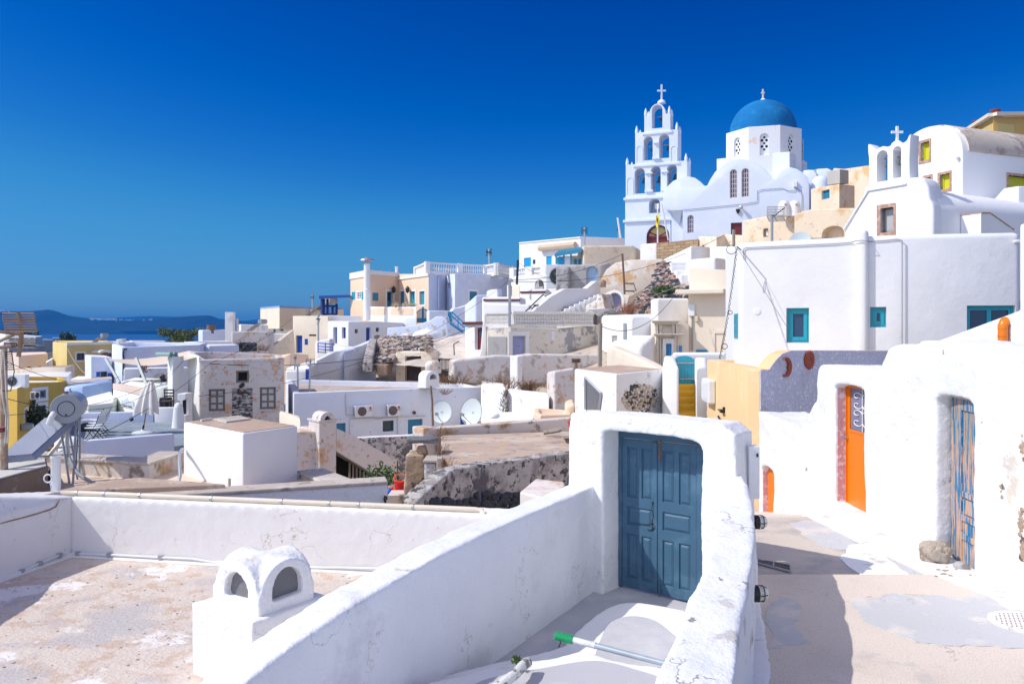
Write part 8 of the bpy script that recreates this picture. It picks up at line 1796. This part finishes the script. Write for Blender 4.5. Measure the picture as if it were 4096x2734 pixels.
# nave facade with three gabled vaults
Wt = W; W = pW(565, 88, 1875, 82.5)
fp_ = [(740, 1600), (740, 1210), (600, 1215), (567, 1190), (567, 1045), (600, 1000), (655, 950), (720, 918), (790, 908), (850, 920), (900, 955), (935, 992), (960, 992), (985, 940), (1030, 870), (1100, 800), (1180, 762), (1265, 750), (1350, 762), (1430, 805), (1500, 865), (1545, 925), (1572, 925), (1600, 880), (1650, 840), (1700, 825), (1760, 840), (1810, 870), (1865, 915), (1875, 1000), (1875, 1600)]
T.part('nave', W.poly(MB(), [W.hit(*q) for q in fp_], 0, -8), M_CH, cutme=True, bev=.05, smooth=40)
a, b, z0, z1 = W.rect(622, 1200, 760, 1600); T.part('recessed_wall', W.slab(MB(), a, b, z0, z1+.1, -1.2, -5), M_CH)
q = [W.hit(*p) for p in ((632, 1213), (738, 1208), (690, 1336))]; T.part('corbel', MB().add([W.p(*q[0], 0), W.p(*q[1], 0), W.p(*q[1], -1.25), W.p(*q[0], -1.25), W.p(*q[2], -1.2)], [(0, 1, 2, 3), (0, 1, 4), (1, 2, 4), (2, 3, 4), (3, 0, 4)]), M_CH)
M_VIO = flat('violet_blue_glass', (.05, .06, .22), rough=.15); M_MUL = flat('brown_window_bars', (.20, .13, .12))
M_MULW = flat('pale_window_bars', (.5, .44, .42))
for x0, y0, x1, y1, ny in ((1163, 845, 1230, 1100, 6), (1268, 835, 1336, 1091, 6), (782, 1254, 841, 1414, 4)): window(T, W, x0, y0, x1, y1, M_MULW, M_VIO, r=.2, fw=.10, nx=3, ny=ny, arch=True)
window(T, W, 1172, 1322, 1272, 1440, M_RED, M_RED, r=.25, nx=4, fw=.08)
for x, y, mm, nm in ((1267, 1191, M_GALV, 'loudspeaker'), (1236, 1242, M_IRON, 'lamp')): u, z = W.hit(x, y); T.part(nm, MB().lathe(W.p(u, z, .1), [(.08, 0), (.2, .3), (.22, .45), (.1, .5)], 10, W.n.to_3d() if nm[0] == 'l' and nm[1] == 'o' else (0, 0, 1)).tube([W.p(u, z, 0), W.p(u, z+.1, .3)], .04, 4), mm)
a, b, z0, z1 = W.rect(1733, 955, 1768, 1006); T.part('electric_box', W.slab(MB(), a, b, z0, z1, 0, .3), M_PVC, bev=.03)
T.part('cable', MB().tube([hitp(W, x, y, .08) for x, y in [(740, 1210), (950, 1190), (1300, 1155), (1400, 1140), (1412, 1120), (1410, 1040), (1450, 1028), (1635, 1015), (1680, 1038), (1740, 1040), (1760, 1012), (1800, 1040), (1812, 1090), (1808, 1215)]], .03, 4), flat('grey_blue_cable', (.2, .25, .35)))
# drum, dome
bp = [P(1045, 752, 89.5), P(1700, 686, 85.6), P(1856, 782, 91.0)]; bp.append(bp[0]+bp[2]-bp[1]); T.part('drum_base', block_mb(bp, 8), M_CH2, bev=.05)
C = P(1460, 500, 90.6); RR = 4.36; ph = [R(-38+45*k) for k in range(8)]; pts = [Vector((C.x+RR*math.sin(a), C.y-RR*math.cos(a), 21.95)) for a in ph]
for k in (0, 1, 7, 2):
    Wd = Wall(pts[k].xy, pts[(k+1) % 8].xy); u = Wd.L/2; Wd.arch(T.cut, u-.48, u+.48, 18.75, 21.15, .3, -.22); T.ncut += 1
    T.part('window_plate', Wd.arch(MB(), u-.47, u+.47, 18.76, 21.14, -.2, -.25), M_CH2); h = MB()
    for du, zz in ((0, 20.75), (-.24, 20.42), (.24, 20.42), (0, 20.1), (-.24, 19.75), (.24, 19.75), (0, 19.42)): h.lathe(Wd.p(u+du, zz, -.2), [(.15, -.01), (.15, .012)], 8 if du else 4, Wd.n.to_3d())
    T.part('round_lights', h, M_DARK)
T.part('drum', block_mb(pts, 14), M_CH2, cutme=True, bev=.06)
T.part('dome', MB().lathe(Vector((C.x, C.y, 21.8)), [(3.66, 0), (3.66, .45)]+[(3.66*math.cos(a), .45+3.55*math.sin(a)) for a in [R(6*k) for k in range(1, 15)]]+[(.3, 4.0)], 56), M_DOME, smooth=60)
lc = Vector((C.x, C.y, 25.55)); i = T.part('dome_cap', MB().lathe(lc, [(.75, 0), (.62, .12), (.3, .35), (.12, .5)], 20), M_WHITE, smooth=40); cross(T, lc+Vector((0, 0, .45)), 1.1, i, M_CREAM, r=.08, w=.35)
W = pW(1790, 85.5, 2055, 84)
for q_, th, o in (([(1790, 1250), (1790, 870), (1810, 845), (1860, 840), (1905, 842), (1935, 880), (1938, 1250)], 5, -.6), ([(1850, 1250), (1850, 815), (1900, 805), (2000, 798), (2035, 812), (2050, 850), (2052, 1250)], 6, -2.5), ([(2040, 1250), (2035, 880), (2060, 858), (2095, 860), (2110, 1250)], 4, -3)): T.part('apse_vault', W.poly(MB(), [W.hit(*p) for p in q_], o, -th), M_CH, bev=.12, smooth=50, seg=3)
c = P(1978, 965, 83.2); T.part('apse', MB().lathe(c-Vector((0, 0, 4)), [(.9, 0), (.9, 4), (.8, 4.35), (.5, 4.65), (.05, 4.75)], 20), M_CH, smooth=50)
T.done()
# flags and poles in front of the church
T = Thing('flagpole', 'white pole with a yellow flag bearing a black eagle in front of the church door', 'flagpole'); a, b = P(517, 1520, 76), P(517, 1160, 76); T.part('pole', MB().tube([a, b], .07, 6), M_PVC)
fl_ = MB().grid(lambda u, v: P(502+26*u, 1255+115*v+10*(1-u)*math.sin(v*6), 75.9)+Vector((0, -.12+.18*math.sin(u*5+v*3), 0)), 8, 14); T.part('flag', fl_, flat('yellow_flag_cloth', (.80, .62, .01), var=.05), smooth=60)
em = MB()
for q_ in ([(508, 1300), (514, 1290), (514, 1335), (508, 1325)], [(522, 1290), (527, 1300), (526, 1322), (521, 1335)], [(513, 1280), (522, 1280), (520, 1345), (515, 1345)]): em.prism([P(x, y, 75.66) for x, y in q_], (0, .02, 0))
T.part('emblem', em, M_IRON); T.part('cloth', MB().grid(lambda u, v: P(490+42*u, 1140+50*v+14*math.sin(u*3), 76)+Vector((0, .15*math.sin(u*6), 0)), 6, 4), M_PVC); T.done()
def pl1(lb, a, b, r=.07, mat=M_PVC): one('pole', lb, 'pole', MB().tube([P(*a), P(*b)], r, 6), mat)
pl1('white pole leaning left in front of the church door', (612, 1480, 75), (553, 1155, 75)); pl1('white pole leaning at the left of the bell tower', (195, 1525, 82), (158, 1278, 82), .1); pl1('stubby weathered post with a wire ornament in front of the brick wall', (1198, 1535, 60), (1198, 1385, 60), .12, M_WOOD)
aerial('dark aerial rod left of the bell tower', (165, 1465), (165, 1370), 84, 4, 26, dpole=.05)
# beige buildings between church and chapel
M_OB = plaster('orange_stained_beige', (.74, .61, .46), d1=((.64, .42, .22), .6, .54, .12), d2=((.48, .40, .33), 2.2, .66, .08), bs=4, bd=.04)
T = Hh('long orange-stained beige wall with a tiny window right of the church', [(1275, 1302, 66), (1460, 1268, 64), (1895, 1205, 61)], 4, M_OB, H=8, bev=.15, seg=3, smooth=50, name='wall', cat='wall'); window(T, T.w(1), 1462, 1375, 1507, 1450, M_WOOD, M_PVC, fw=.12, nx=1, r=.25); T.done()
T = Thing('chimney', 'little white twin-arched chimney on the orange-stained wall', 'chimney'); c = P(1695, 1255, 62)
for k in (-1, 1): T.part('vent_arch', MB().lathe(c+Vector((k*.42, 0, -.1)), [(.5, 0), (.45, .6), (.42, .9), (.3, 1.15), (.05, 1.25)], 14), M_WHITE, smooth=50); T.part('vent', MB().lathe(c+Vector((k*.42, -.4, .75)), [(.1, 0), (.1, .05)], 10, (0, -1, 0)), M_GREY)
T.done()
fr('Z2')
T = Hh('small beige house with a blue louvred shutter and stone planter on top', [(105, 858, 58), (380, 808, 55), (528, 825, 58)], 'para', M_OB, H=9, bev=.06); S(T, T.w(0), [(208, 868, 285, 955)], M_TEAL2, r=.2); q = P(265, 815, 56.5); q2 = P(478, 812, 57); T.part('planter', MB().box8([P(262, 822, 56.3), P(385, 806, 55), P(470, 810, 57.5), P(350, 820, 59)]+[p+Vector((0, 0, 1.)) for p in (P(262, 822, 56.3), P(385, 806, 55), P(470, 810, 57.5), P(350, 820, 59))]), plaster('pale_concrete', (.48, .45, .42), vary=.1), bev=.04); T.done()
Hh('tall pale beige wall behind the belfry of the small chapel', [(322, 655, 68), (425, 662, 67), (700, 622, 63)], 5, M_OB, H=10, bev=.08, name='wall', cat='wall').done()
W = pW(0, 52, 440, 49.5); T = Thing('house', 'low beige vaulted base with a shallow arched recess beside the small chapel', 'house'); u0, u1, z0, z1 = W.rect(212, 1212, 425, 1282); T.cutbox(W, u0, u1, z0-.3, z1, .6, True, z1-z0)
T.part('wall', W.poly(MB(), [W.hit(*q) for q in [(-60, 1340), (-60, 1100), (105, 1052), (440, 1040), (560, 1040), (560, 1340)]], 0, -4), M_OB, cutme=True, bev=.1); T.done()
fr('Z1'); c = P(1795, 1475, 27); one('satellite_dish', 'upper half of a large pale dish behind the big white house roof', 'satellite dish', MB().lathe(c-Vector((0, 0, .1)), [(.02, -.05), (.2, -.03), (.36, .02), (.365, .03), (.2, -.01), (.02, -.03)], 32, (-.3, -1, .1)), flat('pale_dish_paint', (.6, .66, .66)), smooth=60)
T = Thing('tv_aerial', 'large dark grid aerial on a grey pole in front of the church', 'aerial', 'television aerials'); D = 34; T.part('pole', MB().tube([P(1541, 1490, D), P(1541, 1255, D)], .06, 6), M_GALV); e = MB()
for k in range(6): e.tube([P(1500, 1180+k*14, D), P(1650+k*2, 1180+k*15, D)], .014, 4); e.tube([P(1495+k*5, 1262+k*10, D), P(1640+k*5, 1262+k*9, D)], .014, 4)
for a, b in (((1500, 1180), (1493, 1255)), ((1655, 1180), (1640, 1258)), ((1495, 1262), (1517, 1312)), ((1640, 1262), (1662, 1310)), ((1575, 1178), (1560, 1260)), ((1560, 1262), (1590, 1312))): e.tube([P(*a, D), P(*b, D)], .02, 4)
T.part('reflector', e, M_GALV); T.part('boom', MB().tube([P(1541, 1262, D), P(1565, 1262, D-.3), P(1600, 1230, D-.6), P(1655, 1188, D-1)], .022, 5), M_IRON); T.done()
# ================================================================= small chapel with belfry
fr('Z2')
A, B = P(425, 0, 34), P(1290, 0, 30.7); W = Wall(A.xy, B.xy); s = Vector((.88, .475, 0)).normalized()
M_CW = plaster('bright_chapel_limewash', (.82, .82, .83), vary=.02, bs=5, bd=.02)
T = Thing('chapel', 'small bright white chapel with a two-bell belfry and framed window', 'chapel')
LL = W.L; z0 = -1.; zs = 4.55
sec = [(0, z0), (LL, z0), (LL, zs)]+[(LL/2+LL/2*math.cos(k*math.pi/14), zs+1.15*math.sin(k*math.pi/14)) for k in range(1, 14)]+[(0, zs)]
T.part('nave', MB().prism([W.p(u, z, -.5) for u, z in sec], s*11), M_CW, smooth=40, bev=.05)
fc_ = [W.hit(*q) for q in [(425, 1400), (428, 1250), (500, 1130), (560, 1010), (608, 940), (612, 850), (650, 822), (1085, 745), (1150, 742), (1190, 765), (1232, 830), (1245, 945), (1272, 985), (1288, 1045), (1290, 1400)]]
rw = W.rect(778, 1040, 903, 1275); T.cutbox(W, *rw[:2], rw[2], rw[3], .3)
T.part('facade', W.poly(MB(), fc_, 0, -1.), M_CW, cutme=True, bev=.12, seg=3, smooth=50)
T.part('ledge', MB().tube([hitp(W, 660, 872, .03), hitp(W, 1028, 808, .03)], .05, 6).tube([hitp(W, 660, 872, .03), hitp(W, 428, 1250, .03)], .05, 6), M_CW)
M_RST = plaster('red_brown_stone_frame', (.42, .25, .18), d1=((.56, .40, .32), 6, .5, .1), bs=20, bd=.02)
m = MB(); u0, u1, z0_, z1_3 = rw; lw = .16
for a, b, c_, d_ in ((u0-lw, u0, z0_-lw, z1_3+lw), (u1, u1+lw*.6, z0_-lw, z1_3+lw), (u0, u1, z1_3, z1_3+lw), (u0, u1, z0_-lw, z0_)): W.slab(m, a, b, c_, d_, -.28, .02)
T.part('window_surround', m, M_RST); T.part('window', W.slab(MB(), u0, u1, z0_, z1_3, -.29, -.26), M_GALV); T.part('pane', W.slab(MB(), u0+.07, u1-.07, z0_+.07, z1_3-.07, -.26, -.25), flat('pale_grey_pane', (.45, .45, .44), rough=.2), parent=len(T.parts)-1)  # pane is one even pale grey
WB2 = W.off(-.12)
for x0, x1, y0, y1 in ((742, 845, 485, 796), (897, 976, 447, 762)): a, b, c_, d_ = WB2.rect(x0, y0, x1, y1); WB2.arch(T.cut, a, b, c_+.05, d_, .4, -1.4); T.ncut += 1
T.part('belfry', WB2.poly(MB(), [WB2.hit(*q) for q in [(664, 840), (664, 560), (656, 500), (656, 428), (668, 424), (700, 455), (735, 490), (765, 458), (800, 445), (845, 452), (870, 440), (925, 412), (965, 408), (985, 418), (1030, 392), (1050, 345), (1066, 325), (1062, 420), (1056, 560), (1062, 780)]], 0, -.62), M_CW, cutme=True, bev=.05, smooth=50)
u, z = WB2.hit(895, 440); dc = WB2.p(u, z, -.3); T.part('finial', MB().lathe(dc-Vector((0, 0, .2)), [(.24, 0), (.24, .22), (.2, .34), (.1, .42), (.02, .44)], 16), M_CW, smooth=60); cross(T, dc+Vector((0, 0, .2)), .62, mat=M_CW, r=.045, w=.75)
bell(820, 635, .17, WB2, -.3, 1.2); bell(942, 612, .155, WB2, -.3, 1.2)
for k, (x0, x1, y0, y1) in enumerate(((1165, 1250, 905, 950), (1200, 1290, 948, 992), (1240, 1335, 990, 1048))): c = P(x0, y1, 31.8-k*.35); d = P(x1, y0, 31.8-k*.35); T.part('step', MB().box((c.x, c.y-.1, c.z-.4), (d.x, c.y+.9, d.z)), M_CW, bev=.04)
WS3 = Wall(B.xy, (B+s*9).xy); q = [WS3.hit(*p) for p in [(1553, 1400), (1553, 1120), (1640, 1120), (1870, 1278), (1870, 1400)]]; T.part('buttress', WS3.poly(MB(), q, 0, .8), M_CW); T.part('buttress_coping', WS3.poly(MB(), [q[1], q[2], q[3], (q[3][0], q[3][1]+.05), (q[2][0], q[2][1]+.05), (q[1][0], q[1][1]+.05)], .0, .82), M_RST); T.done()
# vaulted house with yellow windows
G1 = Vector((21.5, 38.)); s2 = Vector((.933, .36)); G0 = G1+Vector((-.36, .933))*3.95; W = Wall(G0, G1); T = Thing('house', 'white barrel-vaulted house with yellow shutters in brown stone frames', 'house')
zs = 8.43; ris = 1.6; LL = W.L
sec = [(0, 3), (LL, 3), (LL, zs)]+[(LL/2+LL/2*math.cos(k*math.pi/18), zs+ris*math.sin(k*math.pi/18)) for k in range(1, 18)]+[(0, zs)]
M_YS = flat('acid_yellow_paint', (.62, .60, .02), rough=.5, var=.08); frs = []
def ywin(W, x0, y0, x1, y1):
    a, b, c_, d_ = W.rect(x0, y0, x1, y1); T.cutbox(W, a, b, c_, d_, .25); m = MB(); lw = .13
    for p, q, r_, t_ in ((a-lw, a, c_-lw, d_+lw), (b, b+lw*.7, c_-lw, d_+lw), (a, b, d_, d_+lw), (a, b, c_-lw, c_)): W.slab(m, p, q, r_, t_, -.2, .03)
    T.part('stone_frame', m, M_RST); m = MB(); W.slab(m, a, b, c_, d_, -.24, -.2); fw = .07
    for p, q, r_, t_ in ((a, a+fw, c_, d_), (b-fw, b, c_, d_), (a+fw, b-fw, d_-fw, d_), (a+fw, b-fw, c_, c_+fw)): W.slab(m, p, q, r_, t_, -.2, -.15)
    T.part('window', m, M_YS)
ywin(W, 1168, 408, 1250, 582); ywin(W, 1205, 748, 1265, 860); ywin(W, 1352, 715, 1447, 860); WS4 = Wall(G1, G1+s2*12); ywin(WS4, 2008, 738, 2230, 850)
T.part('wall', MB().prism([W.p(u, z, 0) for u, z in sec], (s2*13).to_3d()), M_CW, cutme=True, bev=.04, smooth=40)
oo = [(LL/2+(LL/2+.0)*math.cos(k*math.pi/18), zs+ris*math.sin(k*math.pi/18)) for k in range(0, 19)]; o2 = [(LL/2+(LL/2+.07)*math.cos(k*math.pi/18), zs+.02+(ris+.05)*math.sin(k*math.pi/18)) for k in range(18, -1, -1)]
sh = [W.p(u, z, 0)+(s2*.35).to_3d() for u, z in oo+o2]; T.part('roof', MB().prism(sh, (s2*12.6).to_3d()), plaster('brownish_vault_screed', (.60, .52, .44), d1=((.36, .28, .24), .9, .52, .15), d2=((.76, .72, .68), .5, .58, .1), bs=6, bd=.03), smooth=40)
u, z = WS4.hit(1610, 570); u, z = W.hit(1533, 572); T.part('camera', MB().lathe(W.p(u, z, .1), [(.06, 0), (.1, .08), (.06, .16)], 10), M_PVC); T.done()
Hh('low white roof edge under the side window of the vaulted house', [(1960, 850, 35.5), (2110, 828, 35), (2400, 830, 35.5)], 3, M_CW, H=3, bev=.1, name='roof_edge', cat='roof').done()
T = Hh('ochre neoclassical building corner with white cornices at the top right', [(1640, 300, 58), (1865, 160, 52.5), (2500, 150, 54.5)], 8, plaster('golden_ochre', (.60, .40, .14), vary=.05), H=9, bev=.04)
for i in (0, 1):
    W = T.w(i); za, zb2 = T.fp[i].z, T.fp[i+1].z
    for dz, h in ((0, .22), (-1.95, .25)): T.part('cornice', MB().prism([W.p(-.1, za+dz, .0), W.p(W.L+.1, zb2+dz, .0), W.p(W.L+.1, zb2+dz+h, 0), W.p(-.1, za+dz+h, 0)], W.n.to_3d()*.35), M_CREAM)
    T.part('panel', MB().prism([W.p(.35, za-1.4, 0), W.p(W.L*.3 if i else W.L-.4, za-1.4 if i else zb2-1.4, 0), W.p(W.L*.3 if i else W.L-.4, za-.4 if i else zb2-.4, 0), W.p(.35, za-.4, 0)], W.n.to_3d()*.05), M_YELL2)
T.done()
for x, y, d, lb in ((1885, 158, 52.6, 'right terracotta urn standing on the ochre parapet corner'), (1710, 262, 56.2, 'left terracotta urn half hidden behind the sloping ochre parapet')):
    c = P(x, y, d); one('urn', lb, 'urn', MB().lathe(c, [(.13, 0), (.10, .1), (.09, .2), (.2, .28), (.33, .36), (.34, .42), (.30, .43), (.05, .38)], 20), M_TERRA, smooth=50, group='terracotta urns on the ochre building')
# ================================================================= final check of labels
dup = [l for l, v in LABELS.items() if len(v) > 1]
if dup: print('DUPLICATE LABELS', dup)
